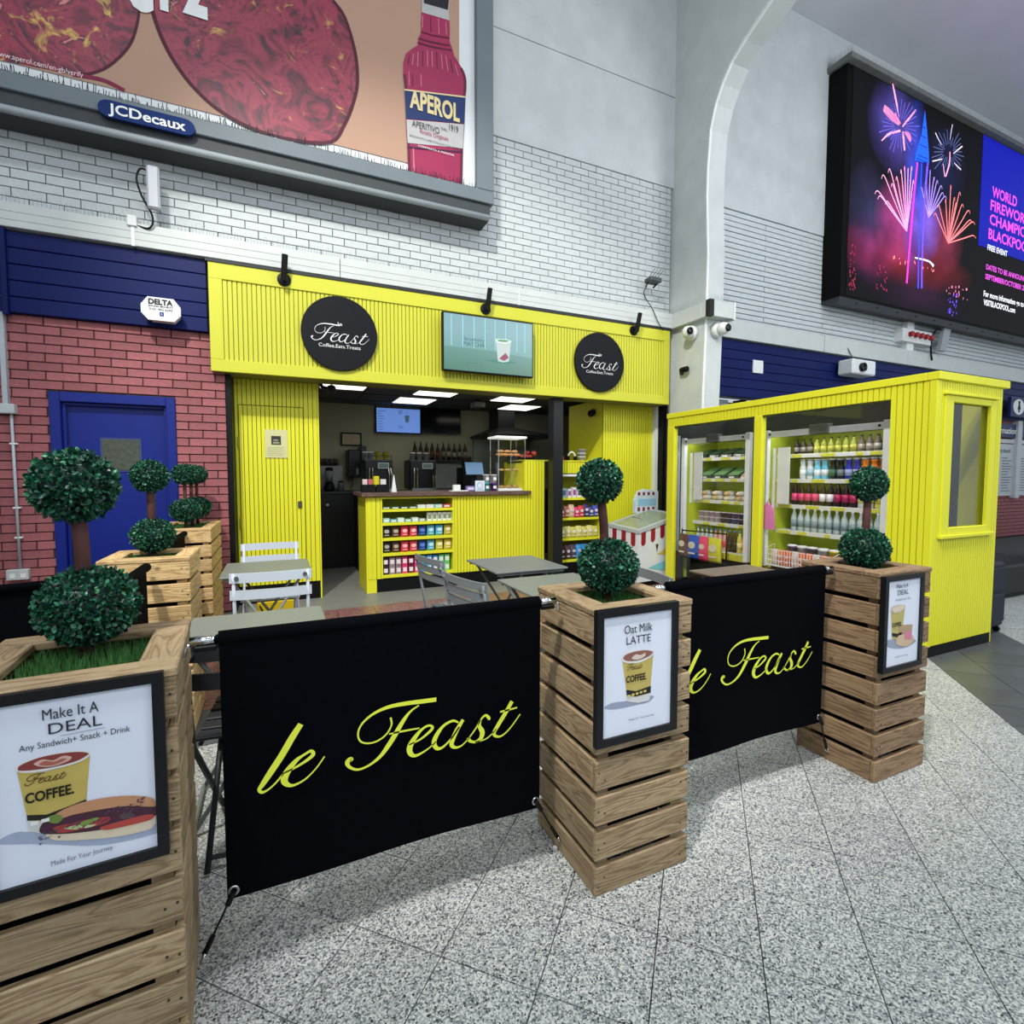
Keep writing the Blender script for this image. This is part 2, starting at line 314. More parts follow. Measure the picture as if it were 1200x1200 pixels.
BB = {'bottle': [(1.438,6.008),(1.428,5.888),(1.433,5.818),(1.401,5.736),(1.393,5.671),(1.321,5.606),(1.273,5.551),(1.244,5.453),(1.243,5.346),(1.256,5.208),(1.266,4.907),(1.276,4.657),(1.284,4.369),(1.288,4.315),(1.859,4.391),(1.869,4.792),(1.887,5.061),(1.899,5.308),(1.91,5.405),(1.906,5.517),(1.866,5.597),(1.819,5.656),(1.779,5.699),(1.759,5.766),(1.73,5.829),(1.734,5.904),(1.731,6.031)],'neck': [(1.437,6.004),(1.442,6.104),(1.447,6.23),(1.731,6.264),(1.72,6.124),(1.73,6.027)],'cap': [(1.46,6.098),(1.461,6.232),(1.73,6.278),(1.713,6.124)],'blue': [(1.253,5.196),(1.902,5.316),(1.882,5.042),(1.265,4.922)],'gold1': [(1.253,5.201),(1.901,5.322),(1.901,5.307),(1.253,5.187)],'grey': [(1.269,4.914),(1.882,5.034),(1.868,4.785),(1.279,4.688)],'strip': [(1.279,4.656),(1.868,4.755),(1.868,4.74),(1.279,4.638)],'ridges': [[(1.31,5.543,3),(1.29,5.447,3)],[(1.348,5.573,3),(1.335,5.462,3)],[(1.395,5.606,3),(1.388,5.461,3)],[(1.443,5.631,3),(1.442,5.478,3)],[(1.491,5.652,3),(1.494,5.491,3)],[(1.54,5.663,3),(1.544,5.502,3)],[(1.589,5.67,3),(1.597,5.509,3)],[(1.638,5.668,3),(1.652,5.518,3)],[(1.687,5.666,3),(1.71,5.517,3)],[(1.737,5.645,3),(1.766,5.517,3)],[(1.787,5.616,3),(1.823,5.507,3)],[(1.299,5.388,3),(1.303,5.255,3)],[(1.336,5.373,3),(1.34,5.258,3)],[(1.422,5.4,3),(1.424,5.283,3)],[(1.446,5.972,3),(1.442,5.854,3)],[(1.533,5.994,3),(1.532,5.85,3)],[(1.611,6.003,3),(1.616,5.851,3)],[(1.69,6.004,3),(1.697,5.87,3)]],'rings': [[(1.4,5.742,4),(1.531,5.75,5),(1.732,5.781,4)],[(1.392,5.698,4),(1.531,5.705,5),(1.752,5.742,4)],[(1.426,5.813,3),(1.57,5.823,4),(1.732,5.855,3)]],'glassL': [(-2.004,5.218),(-0.95,5.645),(-0.945,5.247),(-0.97,5.037),(-1.034,4.848),(-1.171,4.656),(-1.297,4.557),(-1.407,4.516),(-2.037,4.471)],'footL': [(-1.407,4.516),(-1.298,4.53),(-1.187,4.531),(-1.069,4.494)],'glassR': [(-0.92,5.657),(-0.887,5.437),(-0.868,5.275),(-0.827,5.087),(-0.737,4.877),(-0.588,4.68),(-0.381,4.528),(-0.101,4.445),(0.219,4.439),(0.543,4.509),(0.671,4.709),(0.754,4.93),(0.797,5.141),(0.778,5.411),(0.688,5.693),(0.582,5.808),(0.514,6.238)],'tan': [(-2.038,4.487),(-1.846,4.488),(-0.1,4.493),(1.213,4.497),(1.828,4.5),(1.841,6.529),(1.842,6.781),(-2.007,5.222)],'circ': [(-0.084,5.127)]}
FW = [([(9.177,7.645,7),(9.285,7.413,10),(9.38,7.186,5)],'pink'),([(8.969,7.21,26),(9.164,7.152,34),(9.393,7.069,10)],'rose'),([(9.254,7.191,20),(9.424,7.091,8)],'rose'),([(9.838,7.424,6),(9.63,7.215,9),(9.488,7.062,5)],'pink'),([(8.944,6.695,4),(9.138,6.853,8),(9.432,6.982,8)],'pink'),([(9.502,6.991,5),(9.53,6.863,12),(9.57,6.704,8)],'pink'),([(9.549,6.998,6),(9.673,6.955,26),(9.712,6.883,12)],'rose'),([(10.429,7.218,5),(10.625,7.065,3)],'white'),([(10.938,7.494,4),(10.88,7.218,2)],'white'),([(11.283,7.215,6),(11.006,7.018,3)],'white'),([(10.38,6.732,5),(10.67,6.841,3)],'white'),([(11.275,6.806,6),(11.047,6.868,3)],'white'),([(10.897,7.02,5),(10.898,6.817,8),(10.799,6.575,7)],'pink'),([(10.703,6.769,4),(10.773,6.569,6)],'pink'),([(9.719,5.432,4),(9.207,5.729,5),(8.906,5.903,4),(8.82,5.836,2)],'pink'),([(9.719,5.432,4),(9.296,5.9,5),(9.046,6.176,4),(8.978,6.112,2)],'pink'),([(9.719,5.432,4),(9.392,5.98,5),(9.198,6.306,4),(9.148,6.246,2)],'pink'),([(9.719,5.432,4),(9.37,5.662,5),(9.163,5.799,4),(9.105,5.738,2)],'pink'),([(9.719,5.432,4),(9.446,5.848,5),(9.282,6.096,4),(9.24,6.038,2)],'pink'),([(9.719,5.432,4),(9.514,5.931,5),(9.39,6.23,4),(9.362,6.174,2)],'pink'),([(9.719,5.432,4),(9.582,6.014,5),(9.499,6.365,4),(9.484,6.312,2)],'pink'),([(9.719,5.432,4),(9.638,6.061,5),(9.589,6.441,4),(9.586,6.391,2)],'pink'),([(9.719,5.432,4),(9.699,6.057,5),(9.686,6.437,4),(9.694,6.389,2)],'pink'),([(9.719,5.432,4),(9.757,6.087,5),(9.78,6.487,4),(9.799,6.442,2)],'pink'),([(9.719,5.432,4),(9.797,5.958,5),(9.844,6.281,4),(9.87,6.237,2)],'pink'),([(9.719,5.432,4),(9.253,5.688,5),(8.977,5.839,4),(8.899,5.774,2)],'pink'),([(10.974,5.468,4),(10.7,5.735,5),(10.536,5.894,4),(10.493,5.834,2)],'orangepink'),([(10.974,5.468,4),(10.758,5.837,5),(10.628,6.058,4),(10.598,6.0,2)],'orangepink'),([(10.974,5.468,4),(10.885,5.917,5),(10.831,6.19,4),(10.826,6.136,2)],'orangepink'),([(10.974,5.468,4),(10.973,6.081,5),(10.972,6.455,4),(10.986,6.405,2)],'orangepink'),([(10.974,5.468,4),(11.051,5.969,5),(11.098,6.277,4),(11.125,6.23,2)],'orangepink'),([(10.974,5.468,4),(11.147,6.045,5),(11.254,6.401,4),(11.302,6.358,2)],'orangepink'),([(10.974,5.468,4),(11.089,5.922,5),(11.16,6.202,4),(11.194,6.156,2)],'orangepink'),([(10.974,5.468,4),(11.209,5.928,5),(11.355,6.214,4),(11.414,6.172,2)],'orangepink'),([(10.974,5.468,4),(11.335,5.889,5),(11.561,6.152,4),(11.645,6.115,2)],'orangepink'),([(10.974,5.468,4),(11.378,5.795,5),(11.633,6.001,4),(11.724,5.964,2)],'orangepink'),([(10.974,5.468,4),(11.432,5.787,5),(11.722,5.988,4),(11.824,5.953,2)],'orangepink'),([(10.974,5.468,4),(11.463,5.643,5),(11.773,5.753,4),(11.879,5.718,2)],'orangepink'),([(10.336,5.781,4),(10.187,6.059,5),(10.097,6.227,4),(10.077,6.172,2)],'violet'),([(10.336,5.781,4),(10.26,6.145,5),(10.213,6.367,4),(10.208,6.314,2)],'violet'),([(10.336,5.781,4),(10.33,6.267,5),(10.326,6.563,4),(10.336,6.514,2)],'violet'),([(10.336,5.781,4),(10.405,6.213,5),(10.447,6.478,4),(10.471,6.432,2)],'violet'),([(10.336,5.781,4),(10.465,6.191,5),(10.544,6.443,4),(10.579,6.4,2)],'violet'),([(10.336,5.781,4),(10.539,6.154,5),(10.665,6.385,4),(10.715,6.344,2)],'violet'),([(10.336,5.781,4),(10.57,6.089,5),(10.716,6.281,4),(10.771,6.24,2)],'violet'),([(10.336,5.781,4),(10.622,6.064,5),(10.8,6.241,4),(10.865,6.203,2)],'violet'),([(11.021,7.051,3),(11.277,7.116,3)],'dimblue'),([(11.048,7.029,3),(11.353,7.05,3)],'dimblue'),([(11.019,6.999,3),(11.274,6.966,3)],'dimblue'),([(11.016,6.966,3),(11.268,6.871,3)],'dimblue'),([(10.986,6.937,3),(11.184,6.788,3)],'dimblue'),([(10.925,6.942,3),(11.018,6.807,3)],'dimblue'),([(10.893,6.932,3),(10.932,6.781,3)],'dimblue'),([(10.857,6.869,3),(10.837,6.603,3)],'dimblue'),([(10.825,6.905,3),(10.75,6.708,3)],'dimblue'),([(10.793,6.91,3),(10.665,6.724,3)],'dimblue'),([(10.713,6.873,3),(10.456,6.625,3)],'dimblue'),([(10.724,6.922,3),(10.483,6.761,3)],'dimblue'),([(10.674,6.929,3),(10.352,6.787,3)],'dimblue'),([(10.7,6.969,3),(10.419,6.898,3)],'dimblue'),([(10.687,6.997,3),(10.386,6.975,3)],'dimblue'),([(10.743,7.025,3),(10.532,7.052,3)],'dimblue'),([(10.724,7.06,3),(10.482,7.152,3)],'dimblue'),([(10.742,7.097,3),(10.529,7.257,3)],'dimblue'),([(10.799,7.107,3),(10.678,7.283,3)],'dimblue'),([(10.836,7.138,3),(10.776,7.369,3)],'dimblue'),([(10.883,7.145,3),(10.901,7.39,3)],'dimblue'),([(10.91,7.108,3),(10.977,7.282,3)],'dimblue'),([(10.975,7.152,3),(11.15,7.407,3)],'dimblue'),([(11.001,7.13,3),(11.223,7.343,3)],'dimblue'),([(11.005,7.097,3),(11.232,7.248,3)],'dimblue'),([(10.995,7.066,3),(11.206,7.16,3)],'dimblue'),([(9.579,7.093,3),(9.959,7.197,4)],'dimviolet'),([(9.548,7.062,3),(9.862,7.095,4)],'dimviolet'),([(9.557,7.038,3),(9.891,7.014,4)],'dimviolet'),([(9.551,7.01,3),(9.872,6.918,4)],'dimviolet'),([(9.519,6.988,3),(9.77,6.847,4)],'dimviolet'),([(9.501,6.959,3),(9.712,6.75,4)],'dimviolet'),([(9.454,6.962,3),(9.562,6.763,4)],'dimviolet'),([(9.43,6.93,3),(9.487,6.658,4)],'dimviolet'),([(9.396,6.939,3),(9.381,6.693,4)],'dimviolet'),([(9.357,6.909,3),(9.261,6.596,4)],'dimviolet'),([(9.325,6.914,3),(9.159,6.615,4)],'dimviolet'),([(9.33,6.961,3),(9.174,6.771,4)],'dimviolet'),([(9.31,6.968,3),(9.114,6.796,4)],'dimviolet'),([(9.292,6.977,3),(9.057,6.827,4)],'dimviolet'),([(9.231,6.97,3),(8.872,6.811,4)],'dimviolet'),([(9.263,7.006,3),(8.969,6.926,4)],'dimviolet'),([(9.251,7.026,3),(8.933,6.993,4)],'dimviolet'),([(9.281,7.05,3),(9.024,7.069,4)],'dimviolet'),([(9.281,7.074,3),(9.024,7.147,4)],'dimviolet'),([(9.306,7.093,3),(9.102,7.208,4)],'dimviolet'),([(9.33,7.11,3),(9.174,7.265,4)],'dimviolet'),([(9.349,7.136,3),(9.234,7.348,4)],'dimviolet'),([(9.38,7.149,3),(9.329,7.391,4)],'dimviolet'),([(9.413,7.175,3),(9.432,7.477,4)],'dimviolet'),([(9.446,7.167,3),(9.533,7.451,4)],'dimviolet'),([(9.485,7.18,3),(9.658,7.492,4)],'dimviolet'),([(9.513,7.169,3),(9.748,7.455,4)],'dimviolet'),([(9.547,7.163,3),(9.855,7.434,4)],'dimviolet'),([(9.547,7.132,3),(9.857,7.329,4)],'dimviolet'),([(9.523,7.096,3),(9.781,7.211,4)],'dimviolet'),([(9.943,6.61,10),(9.872,5.897,12),(9.811,5.042,12),(9.78,4.585,12)],'magenta'),([(10.064,6.668,8),(10.069,5.939,8),(10.087,5.233,8),(10.113,4.55,10)],'blue'),([(10.244,6.699,14),(10.208,6.11,14),(10.197,5.253,12),(10.224,4.567,10)],'bluev'),([(9.985,5.044,6),(10.393,5.057,8),(10.555,4.997,14)],'white')]
TOWER = [(10.09,7.496),(10.03,7.105),(9.884,6.734),(9.869,6.606),(10.276,6.678),(10.259,6.829),(10.188,7.148)]
CITY = [([(10.896,4.756),(11.062,4.752),(11.332,4.214),(11.144,4.432)],'rose'),([(11.079,4.544),(11.245,4.567),(11.417,4.224),(11.266,4.327)],'bluev'),([(8.977,4.788),(9.139,4.761),(9.117,4.401),(8.92,4.616)],'dimred'),([(8.129,4.775),(8.235,4.767),(8.191,4.42),(8.118,4.226)],'dimred')]
T_big = [('Make It A',-0.425,0.8475,0.086,0.021),('DEAL',-0.417,0.818,0.083,0.021),('Any Sandwich+ Snack + Drink',-0.461,0.794,0.172,0.012)]
T_big2 = [('COFFEE.',-0.456,0.6905,0.073,0.019),('Made For Your Journey',-0.423,0.5535,0.097,0.01),('FEAST',-0.454,0.7265,0.06,0.017)]
T_mid = [('Oat Milk',0.966,0.8315,0.108,0.026),('LATTE',0.974,0.797,0.094,0.024),('COFFEE.',0.974,0.6765,0.079,0.02),('Made For Your Journey',0.986,0.552,0.1,0.007),('FEAST',0.977,0.716,0.059,0.015)]
T_right = [('Make It A',2.377,0.8445,0.082,0.017),('DEAL',2.386,0.8145,0.078,0.021),('Any Sandwich+ Snack + Drink',2.373,0.7905,0.107,0.009),('COFFEE.',2.355,0.6805,0.067,0.016),('Made For Your Journey',2.384,0.543,0.093,0.007)]
T_scr = [('WORLD',12.36,6.5825,0.928,0.183),('FIREWORKS',12.325,6.3285,1.629,0.183),('CHAMPIONSHIP',12.319,6.073,2.261,0.184),('BLACKPOOL',12.301,5.8015,1.624,0.185),('FREE EVENT',12.291,5.59,0.738,0.099),('DATES TO BE ANNOUNCED',12.275,5.228,1.681,0.093),('SEPTEMBER/OCTOBER 2025',12.263,5.05,1.677,0.093),('For more information go to',12.232,4.725,1.535,0.1),('VISITBLACKPOOL.com',12.247,4.5665,1.193,0.1)]
T_bb = [('APEROL',1.302,5.043,0.531,0.166),('APERITIVO',1.325,4.8605,0.285,0.061),('1919',1.716,4.924,0.099,0.064),('DAL',1.63,4.9085,0.066,0.026),('PRODOTTO E IMBOTTIGLIATO DA CAMPARI',1.299,4.7565,0.553,0.016),('CONTRATA A PADOVA',1.384,4.6755,0.385,0.019)]
T_bb2 = [('erz',-0.981,5.24,0.526,0.403),('www.aperol.com/en-gb/verify',-1.879,4.5075,0.54,0.038),('Ricetta Originale',1.407,4.8115,0.334,0.05)]
T_jc = [('JCDecaux',-1.155,4.2295,0.51,0.081)]
T_delta = [('DELTA',-0.971,2.8045,0.199,0.041),('SOUND SECURITY',-0.972,2.7795,0.202,0.013),('0161 962 6295',-0.968,2.7545,0.192,0.015)]
T_tv = [('Strawberry',1.883,2.7985,0.238,0.041),('MATCHA',1.882,2.7425,0.245,0.045),('made for your journey',1.91,2.555,0.175,0.013)]
T_disc1 = [('le',0.584,2.821,0.038,0.034),('Coffee.Eats.Treats',0.398,2.599,0.41,0.032)]
T_disc2 = [('le',3.678,2.794,0.046,0.049),('Coffee.Eats.Treats',3.5,2.597,0.394,0.035)]
P_big = {'body': [(-0.466,0.758),(-0.429,0.745),(-0.389,0.747),(-0.356,0.761),(-0.366,0.66),(-0.37,0.62),(-0.412,0.62),(-0.438,0.625),(-0.452,0.634)],'white': [(-0.455,0.656),(-0.426,0.645),(-0.368,0.643),(-0.37,0.62),(-0.412,0.62),(-0.438,0.625),(-0.453,0.635)],'rim': [(-0.467,0.761),(-0.465,0.768),(-0.442,0.776),(-0.41,0.779),(-0.375,0.774),(-0.358,0.768),(-0.356,0.76),(-0.371,0.751),(-0.403,0.747),(-0.437,0.748),(-0.46,0.753)],'coffee': [(-0.464,0.761),(-0.46,0.768),(-0.436,0.775),(-0.406,0.776),(-0.375,0.772),(-0.36,0.766),(-0.359,0.762),(-0.376,0.754),(-0.407,0.751),(-0.439,0.753),(-0.46,0.757)],'heart': [(-0.441,0.765),(-0.428,0.771),(-0.412,0.765),(-0.397,0.77),(-0.384,0.764),(-0.391,0.757),(-0.411,0.753),(-0.428,0.756)],'heart2': [(-0.433,0.763),(-0.424,0.767),(-0.411,0.762),(-0.4,0.765),(-0.392,0.763),(-0.398,0.759),(-0.412,0.756),(-0.426,0.758)],'band': [(-0.455,0.667),(-0.426,0.659),(-0.388,0.666),(-0.365,0.671),(-0.366,0.66),(-0.388,0.654),(-0.426,0.648),(-0.455,0.656)],'shadow': [(-0.496,0.631),(-0.471,0.638),(-0.429,0.625),(-0.252,0.582),(-0.252,0.56),(-0.346,0.567),(-0.434,0.601),(-0.497,0.623)],'bunb': [(-0.43,0.623),(-0.417,0.604),(-0.377,0.59),(-0.322,0.577),(-0.274,0.573),(-0.255,0.579),(-0.253,0.61),(-0.273,0.603),(-0.344,0.606),(-0.401,0.617)],'fill': [(-0.438,0.628),(-0.426,0.65),(-0.393,0.647),(-0.343,0.645),(-0.312,0.645),(-0.253,0.626),(-0.254,0.598),(-0.297,0.595),(-0.368,0.604),(-0.416,0.616)],'bunt': [(-0.415,0.654),(-0.392,0.664),(-0.361,0.667),(-0.319,0.663),(-0.279,0.652),(-0.257,0.64),(-0.251,0.628),(-0.255,0.621),(-0.301,0.637),(-0.343,0.643),(-0.384,0.646),(-0.406,0.645)],'tom1': [(-0.416,0.63),(-0.389,0.63),(-0.362,0.629),(-0.33,0.623),(-0.335,0.612),(-0.376,0.612),(-0.408,0.616)],'tom2': [(-0.344,0.606),(-0.309,0.608),(-0.273,0.608),(-0.255,0.603),(-0.261,0.594),(-0.297,0.594),(-0.335,0.597)],'cuc1': [(-0.401,0.623),(-0.38,0.623),(-0.372,0.617),(-0.381,0.614)],'cuc2': [(-0.376,0.626),(-0.357,0.629),(-0.346,0.627),(-0.358,0.619),(-0.373,0.618)],'cuc3': [(-0.372,0.618),(-0.351,0.615),(-0.358,0.612),(-0.369,0.613)],'leaf1': [(-0.426,0.653),(-0.41,0.655),(-0.402,0.644),(-0.411,0.637),(-0.424,0.644)],'leaf2': [(-0.313,0.621),(-0.296,0.622),(-0.287,0.61),(-0.307,0.61)]}
P_mid = {'body': [(0.96,0.752),(0.986,0.738),(1.032,0.733),(1.081,0.752),(1.069,0.621),(1.067,0.603),(1.024,0.603),(0.983,0.615)],'white': [(0.978,0.635),(1.014,0.624),(1.072,0.627),(1.067,0.603),(1.024,0.603),(0.983,0.615)],'rim': [(0.958,0.755),(0.963,0.766),(0.992,0.775),(1.038,0.773),(1.078,0.765),(1.083,0.756),(1.066,0.742),(1.026,0.733),(0.986,0.737),(0.963,0.745)],'coffee': [(0.963,0.757),(0.973,0.766),(1.005,0.771),(1.045,0.77),(1.073,0.763),(1.078,0.757),(1.059,0.747),(1.022,0.741),(0.986,0.744),(0.968,0.75)],'heart': [(0.995,0.753),(1.012,0.762),(1.028,0.757),(1.048,0.761),(1.045,0.75),(1.022,0.744),(1.002,0.747)],'band': [(0.976,0.654),(1.014,0.643),(1.073,0.65),(1.072,0.628),(1.014,0.626),(0.978,0.637)],'shadow': [(0.895,0.61),(0.923,0.621),(0.988,0.617),(1.082,0.616),(1.068,0.599),(1.021,0.597),(0.936,0.599)]}
P_right = {'body': [(2.346,0.754),(2.376,0.739),(2.416,0.736),(2.446,0.759),(2.435,0.658),(2.405,0.617),(2.361,0.631)],'rim': [(2.344,0.756),(2.355,0.769),(2.394,0.772),(2.434,0.768),(2.447,0.76),(2.436,0.746),(2.403,0.738),(2.37,0.739),(2.348,0.748)],'coffee': [(2.35,0.757),(2.361,0.765),(2.397,0.769),(2.431,0.766),(2.44,0.759),(2.429,0.749),(2.399,0.742),(2.37,0.743)],'band': [(2.357,0.656),(2.396,0.647),(2.429,0.65),(2.429,0.634),(2.397,0.632),(2.36,0.641)],'box': [(2.404,0.682),(2.506,0.675),(2.502,0.625),(2.41,0.637)],'sand': [(2.41,0.639),(2.502,0.629),(2.52,0.602),(2.481,0.585),(2.44,0.586),(2.389,0.606)],'pink': [(2.443,0.649),(2.497,0.65),(2.504,0.608),(2.452,0.615)],'shadow': [(2.319,0.621),(2.364,0.627),(2.528,0.605),(2.516,0.586),(2.434,0.577),(2.341,0.594)]}
P_tv = {'floor': [(1.646,2.669),(2.097,2.714),(2.701,2.719),(2.688,2.454),(1.642,2.45)],'cup': [(2.261,2.84),(2.448,2.844),(2.421,2.616),(2.349,2.602),(2.286,2.61)],'rim': [(2.256,2.843),(2.288,2.858),(2.386,2.863),(2.452,2.85),(2.448,2.836),(2.374,2.814),(2.288,2.816),(2.262,2.832)],'sh': [(2.132,2.609),(2.288,2.635),(2.51,2.616),(2.411,2.59),(2.24,2.592)],'inner': [(2.27,2.842),(2.313,2.855),(2.386,2.856),(2.435,2.846),(2.374,2.828),(2.301,2.827)]}
# ============================================================ SETTING
# ---------- floor
T0, TD = -.137, .3907        # tile joints: x-y = T0 + k*TD ; x+y = S0 + m*TD
S0 = 2.069
floor = MB().box(-7,16,-3,9,-.06,-.012).build('floor', GROUT, kind='structure', centre=False)
floor['label']='station concourse floor of speckled grey terrazzo tiles with dark slate and pink bands'
def clip(poly, a, b, c):      # keep a*x+b*y<=c
    out=[]
    for i in range(len(poly)):
        p,q=poly[i],poly[(i+1)%len(poly)]; dp=a*p[0]+b*p[1]-c; dq=a*q[0]+b*q[1]-c
        if dp<=0: out.append(p)
        if dp*dq<0:
            t=dp/(dp-dq); out.append((p[0]+(q[0]-p[0])*t,p[1]+(q[1]-p[1])*t))
    return out
yaw=math.radians(24.62)
def inview(x,y,z=0,mg=60):
    d=x*math.sin(yaw)+y*math.cos(yaw); l=x*math.cos(yaw)-y*math.sin(yaw)
    if d<.3: return None
    u=600+600*l/d; v=558+600*(1.32-z)/d
    return d if -mg<u<1200+mg and v<1200+mg*2 else None
cand=[]
G=.0024
for k in range(-20,36):
    for m_ in range(-6,40):
        u0=T0+k*TD; s0=S0+m_*TD; g=G
        pl=[((s+u)/2,(s-u)/2) for u,s in ((u0+g,s0+g),(u0+TD-g,s0+g),(u0+TD-g,s0+TD-g),(u0+g,s0+TD-g))]
        cx=sum(p[0] for p in pl)/4; cy=sum(p[1] for p in pl)/4
        if not(-4<cx<11 and -1<cy<5.6): continue
        um=u0+TD/2
        kind='slate' if 2.2<um<3.38 else 'terr'
        if kind=='terr' and um<2.2: pl=clip(pl,0,1,2.85)
        if len(pl)<3: continue
        d=inview(cx,cy)
        hid = cy>2.85 and cx<5
        cand.append((d if d and not hid else 99, pl, kind))
cand.sort(key=lambda c:c[0])
tile_cache={}
rest={'terr':MB(),'slate':MB()}
for i,(d,pl,kind) in enumerate(cand):
    n=len(pl); dz=R.uniform(-.0006,.0006)
    if i<300 and d<90:
        cx=sum(p[0] for p in pl)/n; cy=sum(p[1] for p in pl)/n
        key=(kind,)+tuple((round(p[0]-cx,3),round(p[1]-cy,3)) for p in pl)
        if key not in tile_cache:
            mb=MB(); mb.prism([(p[0]-cx,p[1]-cy) for p in pl],'z',-.012,0); me=bpy.data.meshes.new('tile')
            me.from_pydata(mb.v,[],mb.f); me.materials.append(TERR if kind=='terr' else SLATE)
            bm=bmesh.new(); bm.from_mesh(me); bmesh.ops.recalc_face_normals(bm,faces=bm.faces); bm.to_mesh(me); bm.free(); tile_cache[key]=me
        link('floor_tile', tile_cache[key], floor, (cx-floor.location.x,cy-floor.location.y,dz-floor.location.z))
    else: rest[kind].prism(pl,'z',-.012,dz)
rest['terr'].build('floor_tile_field', TERR, floor, fix=True, kind='stuff'); rest['slate'].build('slate_tile_field', SLATE, floor, fix=True, kind='stuff')
slb=MB()
for i in range(14):
    slb.box(-3+i*.5+.002,-3+(i+1)*.5-.002,2.856,3.3,-.012,0)
slb.build('grey_slab_strip', SLATE, floor, kind='stuff')
rt_=MB()
for i in range(22):
    for j in range(7): rt_.box(-3+i*.35+.002,-3+(i+1)*.35-.002,3.304+j*.284+.002,3.304+(j+1)*.284-.002,-.012,0)
rt_.build('pink_terrazzo_tiles', REDT, floor, kind='stuff')
MB().box(-3,5.2,5.296,9,-.012,.0).build('shop_floor_strip', M((128,128,124),.45,noise=.12,nscale=5), floor)
# ---------- back wall (plane Y=5.6): blocks behind brick skins
wall=MB()
wall.box(-6,-1.70,5.62,5.8,0,3.3).box(-1.70,-.86,5.62,5.8,2.0,3.3).box(-.86,-.43,5.62,5.8,0,3.3)
wall.box(-6,4.99,5.62,5.8,3.3,8.3).box(4.99,16,5.62,5.8,2.5,8.3).box(8.5,16,5.62,5.8,0,2.5).box(4.93,8.5,6.6,6.8,0,2.6)
wall=wall.build('wall_back', MORTW, kind='structure', centre=False); wall['label']='rear concourse wall, red brick below and white painted brick and concrete above'
MB().box(-6,-1.70,5.61,5.622,0,2.66).box(-1.70,-.86,5.61,5.622,2.0,2.66).box(-.86,-.43,5.61,5.622,0,2.66).box(8.5,16,5.61,5.622,0,2.6).build('brick_joint_bed', MORT, wall)
def brick_mesh(wd,h,dp,m,key,_c={}):
    kk=(round(wd,3),h,key)
    if kk not in _c:
        mb=MB().cbox(0,kk[0],-dp,.012,0,h,.0025); me=bpy.data.meshes.new('brick'); me.from_pydata(mb.v,[],mb.f); me.materials.append(m); _c[kk]=me
    return _c[kk]
def bricks(parent,x0,x1,z0,rows,L,Hh,jt,y,m,key,holes,limit,cost,phase=0):
    cd=[]
    for r in range(rows):
        z=z0+r*Hh; off=(L/2 if r%2 else 0)+phase
        k=int((x0-off)/L)-1
        while off+k*L<x1:
            a=max(off+k*L+jt,x0); b=min(off+(k+1)*L,x1); k+=1
            segs=[(a,b)]
            for (hx0,hx1,hz0,hz1) in holes:
                if z+Hh>hz0 and z<hz1:
                    ns=[]
                    for (p,q) in segs:
                        if q<=hx0 or p>=hx1: ns.append((p,q))
                        else:
                            if p<hx0: ns.append((p,hx0))
                            if q>hx1: ns.append((hx1,q))
                    segs=ns
            for (p,q) in segs:
                if q-p>.02: cd.append((cost((p+q)/2,z),p,q,z))
    cd.sort(); st=MB()
    for i,(c,p,q,z) in enumerate(cd):
        dy=R.uniform(-.0025,.0015)
        if i<limit and c<99: link('brick', brick_mesh(q-p,Hh-jt,.012,m,key), parent, (p-parent.location.x,y+dy-parent.location.y,z-parent.location.z))
        else: st.cbox(p,q,y-.012+dy,y+.01,z,z+Hh-jt,.0025)
    if st.v: st.build('brick_field', m, parent, kind='stuff')
# red brick on the left
def costL(x,z):
    if x<-2.1 or x>-.4 or z<.25: return 99
    if z<.9 and x<-1.9+z*.1: return 5
    if z<.75: return 50-z
    return abs(x+1.2)
bricks(wall,-4,-.43,.02,35,.2255,.0753,.009,5.608,RBR,'r',[(-1.735,-.832,0,2.03)],230,costL,.05)
# white brick between trunking and the concrete band
def costW(x,z):
    if x<-2 or z>4.2 and x<2.2: return 99
    d=x*math.sin(yaw)+5.6*math.cos(yaw)
    return d
bricks(wall,-4,4.93,3.515,22,.2255,.0766,.007,5.608,WBR,'w',[],300,costW)
bricks(wall,5.25,16,3.575,21,2.7,.0754,.011,5.608,WBR,'v',[],0,costW)
bricks(wall,12.0,15.6,.02,34,.2255,.0753,.011,5.608,RBR,'q',[],0,costW)
for (z0,z1,xa,xb) in ((5.20,6.375,-6,4.98),(6.383,8.3,-6,4.98),(5.16,8.3,5.2,16)):
    MB().cbox(xa,xb,5.585,5.62,z0,z1,.004).build('concrete_panel', CONC, wall)
ceil=MB().box(-6,16,-3,5.8,8.3,8.45).build('ceiling', CEILM, kind='structure', centre=False)
MB().box(-6,-5.9,-3,5.8,0,8.3).build('wall_left', CONC, kind='structure', centre=False)
# ---------- arched pier
pr=[(5.62,0),(5.0,0),(4.99,2.3),(4.96,3.3),(4.95,4.1),(4.985,4.8),(4.98,5.15),(4.945,5.6),(4.87,5.85),(4.77,6.02),(4.64,6.17),(4.45,6.29),(4.1,6.45),(3.6,6.65),(3.0,6.84),(2.3,7.0),(1.4,7.12),(.2,7.18),(-2.5,7.2),(-2.5,8.3),(5.62,8.3)]
pier=MB(); n=len(pr)
pier.prism(pr,'x',4.965,5.25)
wallarch=pier.build('wall_arch', PIERM, fix=True, kind='structure', centre=False); wallarch['label']='white painted pier that rises into a curved arch right of the yellow cafe'
